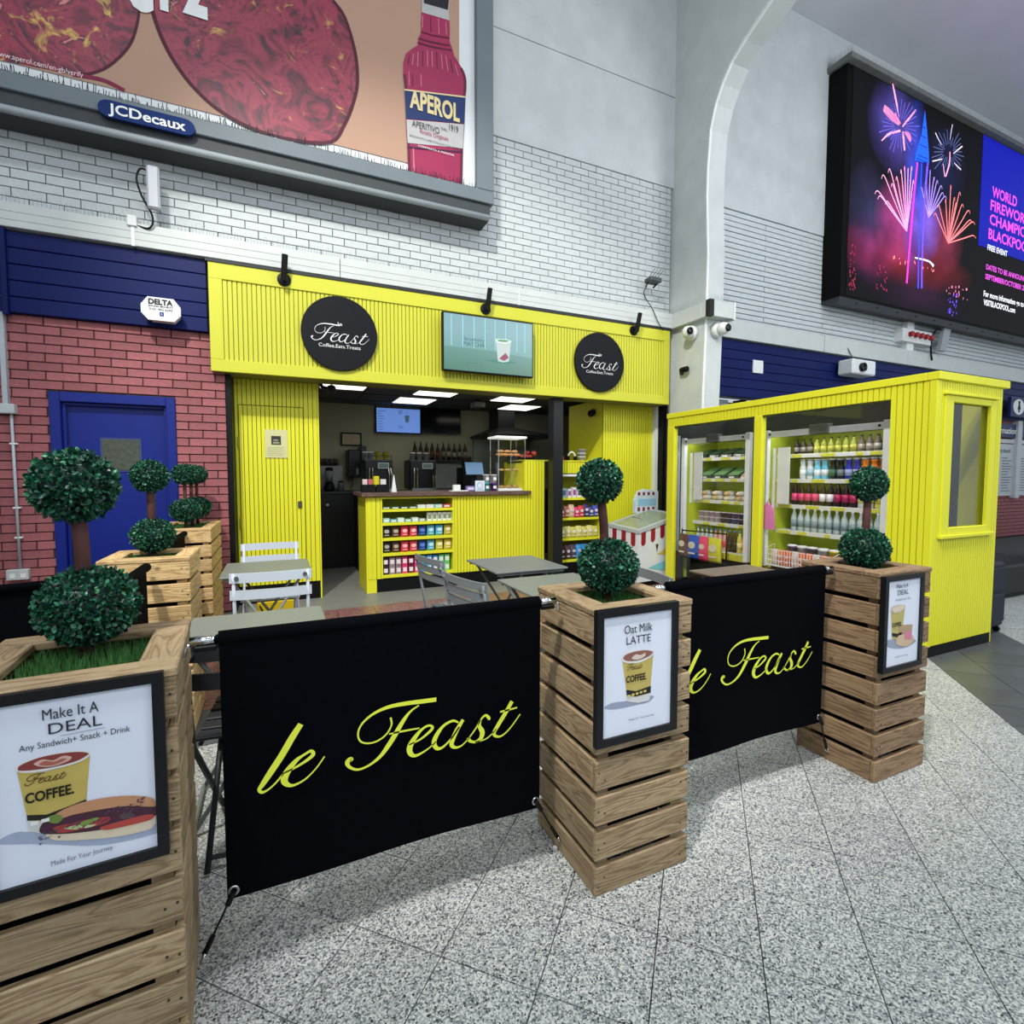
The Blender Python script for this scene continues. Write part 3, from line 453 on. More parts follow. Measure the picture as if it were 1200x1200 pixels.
# chamfer strip along the front-left edge of the pier
ed=MB()
for i in range(1,18):
    (ya,za),(yb,zb)=pr[i],pr[i+1]
    ed.add([(4.965,ya+.03,za+(.03 if i>8 else 0)),(4.957,ya+.002,za),(4.985,ya-.004,za-(.004 if i>8 else 0)),(4.965,yb+.03,zb+(.03 if i>7 else 0)),(4.957,yb+.002,zb),(4.985,yb-.004,zb-(.004 if i>8 else 0))],[(0,1,4,3),(1,2,5,4)])
ed.build('edge_strip', WHT, wallarch)
# ---------- trunking ledge (trim)
def spikes(mb, pts, n, h=.09):
    (a,b)=pts
    for i in range(n):
        t=(i+.5)/n; p=Vector(a).lerp(Vector(b),t)
        for s in (-1,1):
            q=p+Vector((R.uniform(-.012,.012),s*R.uniform(.01,.035),h*R.uniform(.7,1.1)))
            d=Vector((.0012,0,0)); mb.add([p-d,p+d,q+d*.5,q-d*.5],[(0,1,2,3)])
tr=MB()
for xa,xb in ((-4,-1.09),(-1.075,.62),(.625,2.6),(2.605,4.965)): tr.cbox(xa,xb,5.49,5.62,3.31,3.505,.004)
trim1=tr.build('trim_1', TRIMM, kind='structure', centre=False); trim1['label']='white cable trunking above the yellow fascia and blue boards'
MB().box(-1.095,-1.07,5.484,5.5,3.305,3.51).box(2.598,2.608,5.486,5.5,3.305,3.51).build('joint_cover', WHT, trim1)
g=MB()
for z in (3.365,3.43): g.box(-4,4.96,5.4885,5.4905,z,z+.0025)
g.build('groove', M((120,124,124),.7), trim1)
sp=MB(); spikes(sp,((-2.3,5.54,3.505),(4.93,5.54,3.505)),260); sp.build('bird_spike', M((120,124,128),.4), trim1, kind='stuff')
t2=MB()
for xa,xb in ((5.25,8.02),(8.035,10.3),(10.31,16)): t2.cbox(xa,xb,5.49,5.62,3.31,3.57,.004)
trim2=t2.build('trim_2', TRIMM, kind='structure', centre=False); trim2['label']='white cable trunking under the fireworks screen'
sp=MB(); spikes(sp,((5.3,5.54,3.57),(15,5.54,3.57)),260); sp.build('bird_spike', M((120,124,128),.4), trim2, kind='stuff')
t3=MB().cbox(4.882,4.965,4.96,5.6,3.302,3.493,.004).cbox(4.88,5.30,4.82,4.955,3.30,3.495,.004)
trim3=t3.build('trim_3', TRIMM, kind='structure', centre=False); trim3['label']='white trunking wrapped round the pier below the arch'
MB().box(4.876,4.95,4.814,4.88,3.299,3.498).build('corner_patch', M((28,30,30),.6,noise=.5,nscale=40), trim3)
MB().box(5.285,5.31,4.81,4.96,3.29,3.51).build('joint_cover', WHT, trim3)
sp=MB(); spikes(sp,((4.91,4.9,3.495),(4.91,5.55,3.495)),26,.11); spikes(sp,((4.95,4.88,3.495),(5.25,4.88,3.495)),16,.11); sp.build('bird_spike', M((120,124,128),.4), trim3, kind='stuff')
# ---------- blue boards
def boards(x0,x1,z0,z1,n,name,lab):
    b=MB().box(x0,x1,5.56,5.62,z0,z1).build(name, NAVY, kind='structure', centre=False); b['label']=lab
    h=(z1-z0)/n; me=MB().cbox(0,x1-x0,-.02,0,0,h-.006,.004)
    m_=bpy.data.meshes.new('plank'); m_.from_pydata(me.v,[],me.f); m_.materials.append(NAVY)
    for i in range(n): link('plank', m_, b, (x0-b.location.x,5.56-b.location.y,z0+i*h-b.location.z))
    return b
b1=boards(-1.945,-.55,2.65,3.30,5,'trim_4','navy blue plank band over the red brick, left of the yellow fascia')
boards(-4,-1.96,2.65,3.30,5,'trim_5','short navy plank band cut off by the left edge of the photo')
MB().cbox(-1.972,-1.935,5.50,5.56,2.62,3.31,.004).build('cover_strip', NAVY, b1)
boards(5.26,16,2.49,3.30,6,'trim_6','long navy plank band behind the yellow kiosk roof')
# recess under the right hand boards
MB().box(6.0,6.4,5.9,6.1,0,2.5).build('trim_7', WHT, kind='structure', centre=False)
MB().box(6.55,6.68,5.8,5.95,0,2.5).build('trim_8', BLK, kind='structure', centre=False)
# ---------- blue door
door=MB().box(-1.63,-.93,5.66,5.70,0,1.95).build('door_1', NAVYD, kind='structure'); door['label']='royal blue service door with a small wired glass pane in the red brick wall'
f=MB()
for a,b,c,d in ((-1.735,-1.66,0,2.035),(-.905,-.832,0,2.035)): f.cbox(a,b,5.575,5.70,c,d,.004)
f.cbox(-1.66,-.905,5.575,5.70,1.955,2.035,.004)
f.cbox(-1.66,-1.635,5.62,5.70,0,1.955,.003).cbox(-.93,-.905,5.62,5.70,0,1.955,.003).cbox(-1.635,-.93,5.62,5.70,1.93,1.955,.003)
f.build('door_frame', NAVYD, door)
MB().box(-1.415,-1.115,5.654,5.66,1.36,1.66).build('pane_rebate', M((60,70,110),.4), door)
MB().box(-1.40,-1.13,5.650,5.655,1.375,1.645).build('wired_pane', M((74,80,70),.15,noise=.35,nscale=30), door)
# ---------- left wall services
cd=thing('cable_conduit','grey vertical conduit with a junction box and double socket on the red brick','conduit',(-1.97,5.57,.45))
MB().tube([(-1.97,5.575,.55),(-1.975,5.575,1.84)],.011).build('pipe',M((176,184,190),.4),cd,smooth=True)
MB().cbox(-2.02,-1.985,5.55,5.6,1.9,2.9,.004).build('wide_trunking',M((176,184,190),.4),cd)
MB().cbox(-2.08,-1.94,5.53,5.6,1.83,1.91,.006).build('junction_box',M((188,196,198),.4),cd)
so=MB().cbox(-2.055,-1.91,5.545,5.6,.455,.545,.006).build('socket_plate',M((190,194,194),.4),cd)
MB().box(-2.03,-1.995,5.542,5.546,.475,.51).box(-1.96,-1.925,5.542,5.546,.475,.51).build('socket_switch',WHT,so)
MB().cbox(-1.995,-1.945,5.565,5.6,1.05,1.065,.002).cbox(-1.995,-1.945,5.565,5.6,1.58,1.595,.002).cbox(-1.995,-1.945,5.565,5.6,.8,.815,.002).build('pipe_clip',WHT,cd)
# alarm box
al=thing('alarm_box','white octagonal burglar alarm box with black DELTA lettering on the navy boards','alarm box',(-.88,5.53,2.66))
oc=[(-1.035,2.80),(-.985,2.875),(-.785,2.845),(-.735,2.775),(-.735,2.715),(-.785,2.655),(-.985,2.67),(-1.035,2.735)]
cxo,czo=-.885,2.765
oc=[(-1.03,2.80),(-.98,2.868),(-.79,2.868),(-.74,2.80),(-.74,2.73),(-.79,2.672),(-.98,2.672),(-1.03,2.73)]
MB().prism(oc,'y',5.40,5.43).build('cover',WHT,al,fix=True)
MB().prism([(cxo+(x-cxo)*.86,czo+(z-czo)*.86) for x,z in oc],'y',5.43,5.55).build('housing',PLAS,al,fix=True)
for s,x,z,wd,cp,b in (('DELTA',-.975,2.808,.18,.042,.05),('SOUND SECURITY',-.975,2.785,.18,.013,.03),('0161 962 6295',-.97,2.757,.17,.017,.01)): lettering(s,x,z,wd,cp,5.398,M((20,22,26),.5),al,b)
MB().box(-.895,-.865,5.397,5.40,2.71,2.745).build('blue_badge',M((30,50,120),.5),al)
lettering('A',-.886,2.718,.012,.018,5.396,WHT,al)
# aerial with cable
an=thing('wall_aerial','slim grey aerial panel with a black cable on white brick under the billboard','aerial',(-.91,5.5,3.6))
MB().cbox(-.955,-.86,5.38,5.44,3.61,3.97,.015).build('panel',M((178,182,188),.35),an)
MB().box(-.93,-.89,5.44,5.6,3.7,3.74).box(-.93,-.89,5.44,5.6,3.86,3.9).build('bracket',STEEL,an)
MB().tube(smooth_path([(-.95,5.42,3.93),(-1.0,5.42,3.935),(-1.03,5.43,3.85),(-1.0,5.44,3.72),(-.94,5.45,3.6),(-.93,5.46,3.52),(-.97,5.48,3.47),(-1.06,5.5,3.49)],4),.008).build('cable',BLK,an,smooth=True)
MB().cbox(-1.12,-1.05,5.47,5.6,3.47,3.56,.004).build('cable_box',PLAS,an)
# ---------- billboard 1
bb=thing('billboard','grey framed backlit drinks billboard with pink glasses and a bottle','billboard',(0,5.5,4.2))
MB().box(-6,2.16,5.36,5.6,4.36,8.2).build('lightbox_case',FRGREY,bb)
MB().cbox(-6,2.20,5.27,5.42,4.252,4.385,.006).build('bottom_rail',FRGREY,bb)
MB().prism([(5.30,4.14),(5.30,4.25),(5.58,4.25),(5.58,4.10),(5.34,4.10)],'x',-6,2.165).build('lower_housing',M((58,63,66),.6,noise=.1),bb,fix=True)
MB().tube([(-6,5.30,4.115),(2.15,5.30,4.115)],.03,12).build('lower_tube',M((150,158,162),.4),bb,smooth=True)
MB().cbox(2.01,2.20,5.275,5.45,4.39,8.2,.006).build('side_rail',FRGREY,bb)
MB().box(-6,2.01,5.345,5.36,4.385,8.2).build('poster_border',M((205,210,212),.6,noise=.02,emit=.04),bb)
TANM=M((168,134,114),.6,noise=.04,nscale=1.2)
pb=MB(); flat(pb,BB['tan'],5.336); poster=pb.build('poster_sheet',TANM,bb)
def liquid(name, a, b_, c_, d_, sc1):
    m=bpy.data.materials.new(name); m.use_nodes=True; nt=m.node_tree; b=nt.nodes['Principled BSDF']
    tc=nt.nodes.new('ShaderNodeTexCoord')
    def nz(sc_,dist,det):
        n=nt.nodes.new('ShaderNodeTexNoise'); n.inputs['Scale'].default_value=sc_; n.inputs['Detail'].default_value=det; n.inputs['Distortion'].default_value=dist; n.inputs['Roughness'].default_value=.6
        nt.links.new(tc.outputs['Object'],n.inputs['Vector']); return n.outputs['Fac']
    big=nz(2.6,2.4,8); fine=nz(sc1,1.2,6); low=nz(1.3,.5,2)
    r=ramp(nt,big,[(.36,col(*d_)),(.45,col(*a)),(.54,col(*b_)),(.60,col(*a)),(.66,col(*d_)),(.69,col(196,110,110))])
    y1=ramp(nt,fine,[(.60,(0,0,0,1)),(.68,(1,1,1,1))]); y2=ramp(nt,low,[(.44,(0,0,0,1)),(.56,(1,1,1,1))])
    mu=nt.nodes.new('ShaderNodeMath'); mu.operation='MULTIPLY'; nt.links.new(y1.outputs[0],mu.inputs[0]); nt.links.new(y2.outputs[0],mu.inputs[1])
    mx=nt.nodes.new('ShaderNodeMix'); mx.data_type='RGBA'; nt.links.new(mu.outputs[0],mx.inputs[0]); nt.links.new(r.outputs[0],mx.inputs[6]); mx.inputs[7].default_value=col(*c_)
    nt.links.new(mx.outputs[2],b.inputs['Base Color'])
    return m
LQ=liquid('aperitif_print',(112,24,50),(142,42,66),(196,160,80),(48,14,30),5.5)
for k in ('glassL','glassR'):
    mb=MB(); flat(mb,BB[k],5.334); mb.build('glass_print',LQ,poster)
mb=MB(); q=BB['glassR']; stroke(mb,[(x,z,.03) for x,z in q[1:-1]],5.332,4); q=BB['glassL']; stroke(mb,[(x,z,.02) for x,z in q[1:8]],5.332,4); mb.build('glass_rim_print',M((72,20,40),.6),poster)
mb=MB(); stroke(mb,[(x,z,.03) for x,z in BB['footL']],5.331,4); mb.build('glass_foot_print',M((120,24,62),.6),poster)
PINKB=M((146,36,76),.5,noise=.12,nscale=3)
mb=MB(); flat(mb,BB['bottle'],5.330); bot=mb.build('bottle_print',PINKB,poster)
mb=MB(); flat(mb,BB['neck'],5.327); flat(mb,BB['grey'],5.326); mb.build('pale_label_print',M((170,170,170),.6),poster,kind='stuff')
mb=MB(); flat(mb,BB['cap'],5.324); mb.build('cap_print',M((24,26,34),.5),poster)
mb=MB(); flat(mb,BB['blue'],5.326); mb.build('blue_label_print',M((20,42,92),.5),poster)
mb=MB(); flat(mb,BB['gold1'],5.322); mb.build('gold_line_print',M((210,196,150),.5),poster)
mb=MB(); flat(mb,BB['strip'],5.324); mb.build('strip_print',M((70,20,60),.5),poster)
mb=MB(); mb2=MB()
for i,rg in enumerate(BB['ridges']): stroke(mb if i%3 else mb2,[(x,z,wd*.003) for x,z,wd in rg],5.326,2)
bo_=BB['bottle']; stroke(mb2,[(x+.012,z,.028) for x,z in bo_[8:13]],5.3265,3); stroke(mb2,[(x-.012,z,.028) for x,z in bo_[14:21]],5.3265,3); stroke(mb,[(x+.06,z,.014) for x,z in bo_[11:13]],5.3255,2)
for rg in BB['rings']: stroke(mb2,[(x,z,wd*.003) for x,z,wd in rg],5.325,3)
mb.build('highlight_print',M((190,110,130),.5),poster,kind='stuff'); mb2.build('shade_print',M((92,18,48),.5),poster,kind='stuff')
for s,x,z,wd,cp in T_bb:
    mcol=M((206,190,140),.5) if s=='APEROL' else (WHT if s.startswith('CONT') else M((50,50,60),.5))
    lettering(s,x,z,wd,cp,5.318,mcol,poster,.035 if s=='APEROL' else 0)
for s_,x_,z_,w_ in (('e',-1.03,5.19,.19),('r',-.80,5.25,.14),('z',-.64,5.285,.20)): lettering(s_,x_,z_,w_,.40,5.325,M((214,216,216),.5),poster,.05)
lettering(*T_bb2[1][:4],T_bb2[1][4],5.325,M((226,200,205),.5),poster)
lettering('Ricetta Originale',1.407,4.815,.30,.042,5.318,M((160,44,84),.5),poster)
jc=MB(); pl=[]
for k in range(9): a=math.pi/2+math.pi*k/8; pl.append((-1.16+.075*math.cos(a),4.27+.066*math.sin(a)))
for k in range(9): a=-math.pi/2+math.pi*k/8; pl.append((-.64+.075*math.cos(a),4.27+.066*math.sin(a)))
jp=jc.prism(pl,'y',5.24,5.268).build('name_plaque',M((30,50,100),.7,spec=.1),bb,fix=True)
lettering('JCDecaux',-1.165,4.235,.53,.075,5.237,WHT,jp,.02)
sp=MB()
for i in range(330):
    x=-2.1+i*4.1/330+R.uniform(-.004,.004); hh=R.uniform(.02,.085) if R.random()<.8 else 0
    a=Vector((x,5.30,4.385)); b=a+Vector((R.uniform(-.012,.012),0,hh)); d=Vector((.0028,0,0)); sp.add([a-d,a+d,b+d,b-d],[(0,1,2,3)])
sp.box(-6,2.0,5.285,5.31,4.38,4.394)
sp.build('bird_bristle',M((18,22,26),.6),bb,kind='stuff')
dt=MB()
for i in range(30): dt.box(-2.05+i*.14,-2.035+i*.14,5.282,5.286,4.380,4.39)
dt.build('rail_clip',WHT,bb,kind='stuff')
# ---------- fireworks screen
bs=thing('video_screen','large black framed LED screen showing fireworks round a blue lit tower','screen',(11,5.4,4.0))
X0,X1,Z0,Z1=8.06,15.6,4.13,7.62
MB().box(X0,X1,5.29,5.6,Z0,Z1).build('screen_case',M((7,8,9),.6,spec=.1),bs)
MB().prism([(5.29,Z0),(5.6,Z0),(5.6,Z0-.04),(5.33,Z0-.10)],'x',X0,X1).build('lower_vent',M((52,56,60),.5),bs,fix=True)
MB().cbox(X0-.05,X1,5.2,5.62,Z1+.02,Z1+.10,.006).build('top_ledge',M((110,112,110),.6,noise=.2,nscale=8),bs)
sp=MB(); spikes(sp,((X0-.04,5.26,Z1+.1),(X1,5.26,Z1+.1)),330,.12); spikes(sp,((X0-.03,5.2,Z1+.1),(X0-.03,5.6,Z1+.1)),30,.12); sp.build('bird_spike',M((86,88,88),.5),bs,kind='stuff')
def screen_mat():
    m=bpy.data.materials.new('night_sky_picture'); m.use_nodes=True; nt=m.node_tree; b=nt.nodes['Principled BSDF']
    b.inputs['Base Color'].default_value=(.004,.004,.005,1); b.inputs['Roughness'].default_value=.6; b.inputs['Specular IOR Level'].default_value=.08
    tc=nt.nodes.new('ShaderNodeTexCoord'); sx=nt.nodes.new('ShaderNodeSeparateXYZ'); nt.links.new(tc.outputs['Object'],sx.inputs[0])
    n=nt.nodes.new('ShaderNodeTexNoise'); n.inputs['Scale'].default_value=2.4; n.inputs['Detail'].default_value=6; nt.links.new(tc.outputs['Object'],n.inputs['Vector'])
    cur=None
    def blob(cx,cz,rx,rz,c,stg):
        nonlocal cur
        s=nt.nodes.new('ShaderNodeVectorMath'); s.operation='SUBTRACT'; s.inputs[1].default_value=(cx-11,0,cz-4.0); nt.links.new(tc.outputs['Object'],s.inputs[0])
        d=nt.nodes.new('ShaderNodeVectorMath'); d.operation='MULTIPLY'; d.inputs[1].default_value=(1/rx,0,1/rz); nt.links.new(s.outputs[0],d.inputs[0])
        l=nt.nodes.new('ShaderNodeVectorMath'); l.operation='LENGTH'; nt.links.new(d.outputs[0],l.inputs[0])
        mr=nt.nodes.new('ShaderNodeMapRange'); mr.inputs[1].default_value=1; mr.inputs[2].default_value=0; mr.inputs[3].default_value=0; mr.inputs[4].default_value=stg; nt.links.new(l.outputs['Value'],mr.inputs[0])
        mm=nt.nodes.new('ShaderNodeMath'); mm.operation='MULTIPLY'; nt.links.new(mr.outputs[0],mm.inputs[0]); nt.links.new(n.outputs['Fac'],mm.inputs[1])
        v=nt.nodes.new('ShaderNodeVectorMath'); v.operation='SCALE'; v.inputs[0].default_value=col(*c)[:3]; nt.links.new(mm.outputs[0],v.inputs['Scale'])
        if cur is None: cur=v.outputs[0]
        else:
            a=nt.nodes.new('ShaderNodeVectorMath'); a.operation='ADD'; nt.links.new(cur,a.inputs[0]); nt.links.new(v.outputs[0],a.inputs[1]); cur=a.outputs[0]
    blob(9.3,7.0,.75,.8,(96,84,190),1.6); blob(9.9,6.2,.35,1.6,(60,90,255),1.4)
    blob(9.5,5.55,.7,.75,(220,80,170),1.2); blob(10.3,5.7,.5,.7,(150,110,255),1.4); blob(10.9,5.5,.6,.6,(200,70,110),.8)
    blob(9.7,4.95,2.2,.45,(200,50,70),.75); blob(8.7,5.6,.6,.8,(80,80,140),.8); blob(10.8,6.75,.7,.7,(40,50,120),.7)
    blob(8.8,5.0,.8,.6,(120,40,120),.8); blob(10.1,4.45,1.6,.35,(90,40,90),.5)
    base=nt.nodes.new('ShaderNodeVectorMath'); base.operation='ADD'; base.inputs[1].default_value=(.004,.004,.005); nt.links.new(cur,base.inputs[0])
    nt.links.new(base.outputs[0],b.inputs['Emission Color']); b.inputs['Emission Strength'].default_value=1
    return m
img=MB().box(8.2,15.5,5.284,5.29,4.17,7.6).build('picture',screen_mat(),bs)
FC={'pink':(255,170,210),'rose':(235,130,170),'white':(230,220,235),'orangepink':(255,140,140),'violet':(180,150,255),'dimblue':(90,100,150),'dimviolet':(96,84,190),'magenta':(230,60,190),'blue':(40,80,255),'bluev':(110,80,255),'dimred':(150,40,70)}
def EM(c,s=1): return M(c,.6,noise=0,emit=s)
groups={}
for p,c in FW: groups.setdefault(c,MB()); stroke(groups[c],[(x,z,wd*.0042) for x,z,wd in p],5.280-.0005*(len(groups)%5),4)
rq=random.Random(9)
for (x0_,x1_,z0_,z1_,c,n_) in ((8.25,8.42,4.25,4.95,'dimred',30),(8.95,9.25,4.35,4.75,'dimred',20),(10.9,11.7,4.55,4.75,'rose',26),(11.05,11.35,4.2,4.6,'bluev',26),(9.3,10.6,4.86,4.96,'orangepink',18)):
    groups.setdefault(c,MB())
    for _ in range(n_):
        x_=rq.uniform(x0_,x1_); z_=rq.uniform(z0_,z1_); groups[c].box(x_,x_+rq.uniform(.01,.03),5.2785,5.279,z_,z_+rq.uniform(.01,.05))
for c,mb in groups.items(): mb.build('firework_print',EM(FC[c],.8),img,kind='stuff')
mb=MB(); flat(mb,TOWER,5.277); mb.build('tower_print',EM((30,90,255),.9),img)
mb=MB()
for z in (6.62,6.66,6.72,6.9,7.05,7.2): mb.box(9.9+(z-6.6)*.25,10.25-(z-6.6)*.2,5.275,5.276,z,z+.012)
mb.build('tower_line_print',EM((10,20,90),.6),img,kind='stuff')
MB().box(11.97,15.5,5.278,5.283,5.62,7.6).build('blue_panel_print',EM((10,20,150),.8),img)
for s,x,z,wd,cp in T_scr:
    cc=(225,80,215) if cp>.15 or s[0] in 'DS' else (235,235,240)
    lettering(s,x,z,wd,cp,5.274,EM(cc,.9),img,.02)
MB().box(14.2,14.5,5.275,5.277,6.6,6.9).build('partner_badge_print',EM((200,220,255),.8),img)
st=MB()
for i in range(14): st.lathe([(.012,0),(.012,.012)],8.5+i*.55,5.31,4.085,6,'y')
st.build('vent_bolt',BLK,bs)
MB().cbox(10.28,10.48,5.5,5.6,3.55,4.1,.004).build('cable_duct',WHT,bs)
# socket strip, aerial and small gear below the screen
ss=thing('socket_strip','white bracket with five red round sockets under the fireworks screen','socket strip',(10.3,5.5,3.68))
MB().cbox(10.05,10.95,5.45,5.6,3.7,3.93,.006).build('case',PLAS,ss)
for k in range(5): MB().lathe([(.045,0),(.045,.06),(.03,.06)],10.25+k*.155,5.45,3.83,10,'y').build('red_socket',M((150,30,36),.4),ss)
a2=thing('wall_aerial','tilted grey aerial panel with a looping black lead under the fireworks screen','aerial',(11.2,5.5,3.6))
MB().prism([(11.08,3.62),(11.28,3.62),(11.42,4.05),(11.2,4.05)],'y',5.38,5.44).build('panel',M((150,156,160),.4),a2,fix=True)
MB().tube(smooth_path([(11.15,5.4,4.0),(11.0,5.42,3.98),(10.93,5.45,3.8),(10.95,5.46,3.6),(11.02,5.47,3.45)],4),.014).build('cable',BLK,a2,smooth=True)
MB().box(11.15,11.35,5.44,5.6,3.75,3.8).build('bracket',STEEL,a2)
pj=thing('wall_projector','small white box camera with a dark lens on the navy boards behind the kiosk','camera',(8.68,5.45,2.95))
MB().cbox(8.38,8.98,5.25,5.5,2.96,3.2,.02).build('body',WHT,pj)
MB().lathe([(.07,0),(.07,.05),(.05,.05),(.045,.02)],8.6,5.25,3.07,16,'y').build('lens',BLKG,pj,smooth=True)
MB().tube([(8.7,5.4,3.2),(8.68,5.45,3.28),(8.6,5.5,3.45)],.01,6).build('cable',M((90,92,96),.5),pj)
vp=MB().cbox(6.48,6.69,5.52,5.54,2.86,3.05,.003); one(vp.build('wall_vent',WHT),'small white louvred vent plate on the navy boards left of the box camera','vent')
# pigeon-proofed floodlight on the white brick by the pier
fl=thing('wall_floodlight','small black floodlight with wire spikes on the white brick beside the pier','light',(4.5,5.5,3.8))
MB().cbox(4.42,4.60,5.36,5.5,3.83,3.89,.01).build('lamp_head',M((70,74,78),.4),fl)
MB().tube([(4.45,5.5,3.8),(4.43,5.42,3.84)],.01,6).tube([(4.57,5.5,3.8),(4.58,5.42,3.84)],.01,6).build('bracket',BLK,fl)
sp=MB()
for i in range(4): sp.tube([(4.43+i*.045,5.42,3.89),(4.47+i*.045,5.34,3.98)],.0035,4)
sp.build('spike',BLK,fl)
MB().tube(smooth_path([(4.46,5.5,3.8),(4.47,5.56,3.72),(4.56,5.48,3.5),(4.62,5.47,3.38),(4.7,5.45,3.25)],4),.006,6).build('cable',BLK,fl)
# dome cameras on the pier
for (x,y,lab,dx,dy) in ((4.93,5.17,'white eyeball CCTV camera on the left face of the pier',-1,0),(5.08,4.92,'white eyeball CCTV camera on the front face of the pier',0,-1)):
    t=thing('dome_camera',lab,'camera',(x,y,3.17),'eyeball cameras on the pier')
    ax='x' if dx else 'y'
    z=3.17; xx,yy=(x,y) if dx else (x+.05,y)
    MB().lathe([(.095,-.03),(.095,.02),(.075,.035)],xx,yy,z,20,ax).build('base',WHT,t,smooth=True)
    cxb,cyb=(xx-.085,yy-.03) if dx else (xx+.0,yy-.085)
    MB().lathe([(0.005,-.078),(.045,-.064),(.07,-.035),(.078,0),(.07,.035),(.045,.064),(.005,.078)],cxb,cyb,z,20).build('ball',WHT,t,smooth=True)
    MB().lathe([(.045,.0),(.047,.022),(.03,.03),(.003,.032)],cxb-(.03 if dx else -.01),cyb-.055,z-.005,16,'y').build('lens',BLKG,t,smooth=True)
bc=thing('bullet_camera','black bullet CCTV camera on the pier beside the yellow fascia end','camera',(4.92,5.3,2.7))
MB().lathe([(.03,0),(.035,.02),(.035,.12),(.028,.125)],4.90,5.32,2.72,14,'y').build('body',BLK,bc,smooth=True)
MB().lathe([(.03,0),(.03,.02)],4.96,5.36,2.70,12,'x').tube([(4.96,5.36,2.70),(4.9,5.33,2.72)],.012,8).build('bracket',M((60,62,66),.4),bc)
# ---------- right hand wall furniture seen past the kiosk
nb=thing('notice_board','pair of white framed timetable posters under a navy header past the kiosk','notice board',(14.3,5.5,.9))
MB().box(13.3,14.42,5.56,5.6,.9,2.0).box(14.6,15.6,5.56,5.6,.9,2.0).build('poster_sheet',M((190,196,198),.5,noise=.05),nb)
MB().box(13.2,15.7,5.54,5.6,2.14,2.42).build('header',M((28,40,92),.4),nb); lettering('Information',13.35,2.22,1.1,.12,5.53,WHT,nb,.02)
MB().box(14.42,14.6,5.5,5.6,.85,2.5).box(13.2,15.6,5.55,5.6,2.02,2.1).build('frame',M((190,194,196),.4),nb)
lettering('Where to board',13.45,1.82,.8,.08,5.55,M((40,50,90),.5),nb)
ln=MB()
for c0 in (13.4,13.95,14.7,15.1):
    for r_ in range(13):
        ln.box(c0,c0+R.uniform(.2,.42),5.553,5.556,1.0+r_*.058,1.018+r_*.058)
ln.build('printed_lines',M((120,126,136),.6),nb)
ls=thing('restroom_sign','navy sign with a white oval and black woman symbol past the kiosk','sign',(14.2,5.4,2.5))
MB().cbox(13.7,15.6,5.36,5.42,2.55,2.95,.006).build('panel',M((24,34,90),.4),ls)
MB().lathe([(.20,0),(.20,.01)],14.0,5.36,2.75,24,'y',1.1,.8).build('oval_print',WHT,ls)
MB().lathe([(.035,0),(.035,.006)],14.0,5.348,2.84,12,'y').prism([(13.985,2.81),(14.015,2.81),(14.06,2.70),(14.02,2.70),(14.02,2.64),(13.98,2.64),(13.98,2.70),(13.94,2.70)],'y',5.342,5.348).build('woman_symbol',BLK,ls,fix=True)
# ============================================================ CAFE SHOPFRONT
def ribsY(mb, x0,x1,z0,z1,y, pitch=.0405, gap=.007, d=.012):
    n=max(1,round((x1-x0)/pitch)); p=(x1-x0)/n
    for i in range(n): mb.box(x0+i*p+gap/2,x0+(i+1)*p-gap/2,y-d,y,z0,z1)
def ribsX(mb, y0,y1,z0,z1,x, pitch=.0405, gap=.007, d=.012):
    n=max(1,round((y1-y0)/pitch)); p=(y1-y0)/n
    for i in range(n): mb.box(x-d,x,y0+i*p+gap/2,y0+(i+1)*p-gap/2,z0,z1)
GROOVE=M((128,132,14),.6,noise=.03)
fa=thing('shop_fascia','long yellow ribbed fascia over the cafe opening','fascia',(2.16,5.55,2.29))
MB().box(-.53,4.86,5.515,5.62,2.30,3.275).build('backing_board',M((150,152,30),.55,noise=.03),fa)
b=MB(); 
b.cbox(-.53,4.86,5.49,5.53,3.13,3.275,.003); b.build('top_rail',YELF,fa)
MB().cbox(-.53,4.86,5.49,5.53,2.29,2.40,.003).build('bottom_rail',YELF,fa)
MB().cbox(-.53,-.42,5.49,5.53,2.40,3.13,.003).build('side_rail',YELF,fa); MB().cbox(4.76,4.86,5.49,5.53,2.40,3.13,.003).build('side_rail',YELF,fa)
rb=MB(); ribsY(rb,-.42,4.76,2.40,3.13,5.515,.0405,.009); rb.build('ribbed_cladding',YELF,fa,kind='stuff')
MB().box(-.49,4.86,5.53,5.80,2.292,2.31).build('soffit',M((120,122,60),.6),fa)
MB().box(-.55,4.88,5.48,5.62,3.275,3.30).build('top_flashing',M((40,42,44),.5),fa)
def logo(parent, ox, oz, s, y, m, skip=(), ref=(.155,.49), wmul=1, names='logo_print'):
    mb=MB()
    for k,p in LOGO.items():
        if k in skip: continue
        stroke(mb,[(ox+(x-ref[0])*s, oz+(z-ref[1])*s, max(w_*s*wmul,.0016)) for x,z,w_ in p],y,5)
    return mb.build(names,m,parent,kind='stuff')
DISC=mat('charcoal_disc',(15,17,23),.5,noise=.04,spec=.15)
for cx_,lab,tt in ((.608,'round black cafe logo sign on the fascia, left of the fascia screen',T_disc1),(3.715,'round black cafe logo sign on the fascia, right of the fascia screen',T_disc2)):
    d=thing('logo_disc',lab,'sign',(cx_,5.49,2.38))
    MB().lathe([(.363,0),(.366,.004),(.366,.03),(.363,.034)],cx_,5.488,2.745,64,'y').build('disc',DISC,d,smooth=False)
    logo(d,cx_-.265,2.665,1.03,5.4525,WHT,('l','e'),(.165,.50),1.15)
    for s,x,z,wd,cp in tt: lettering(s,cx_-.205 if s!='le' else cx_-.022,2.602 if s!='le' else 2.822,.40 if s!='le' else .042,.033,5.452,WHT,d)
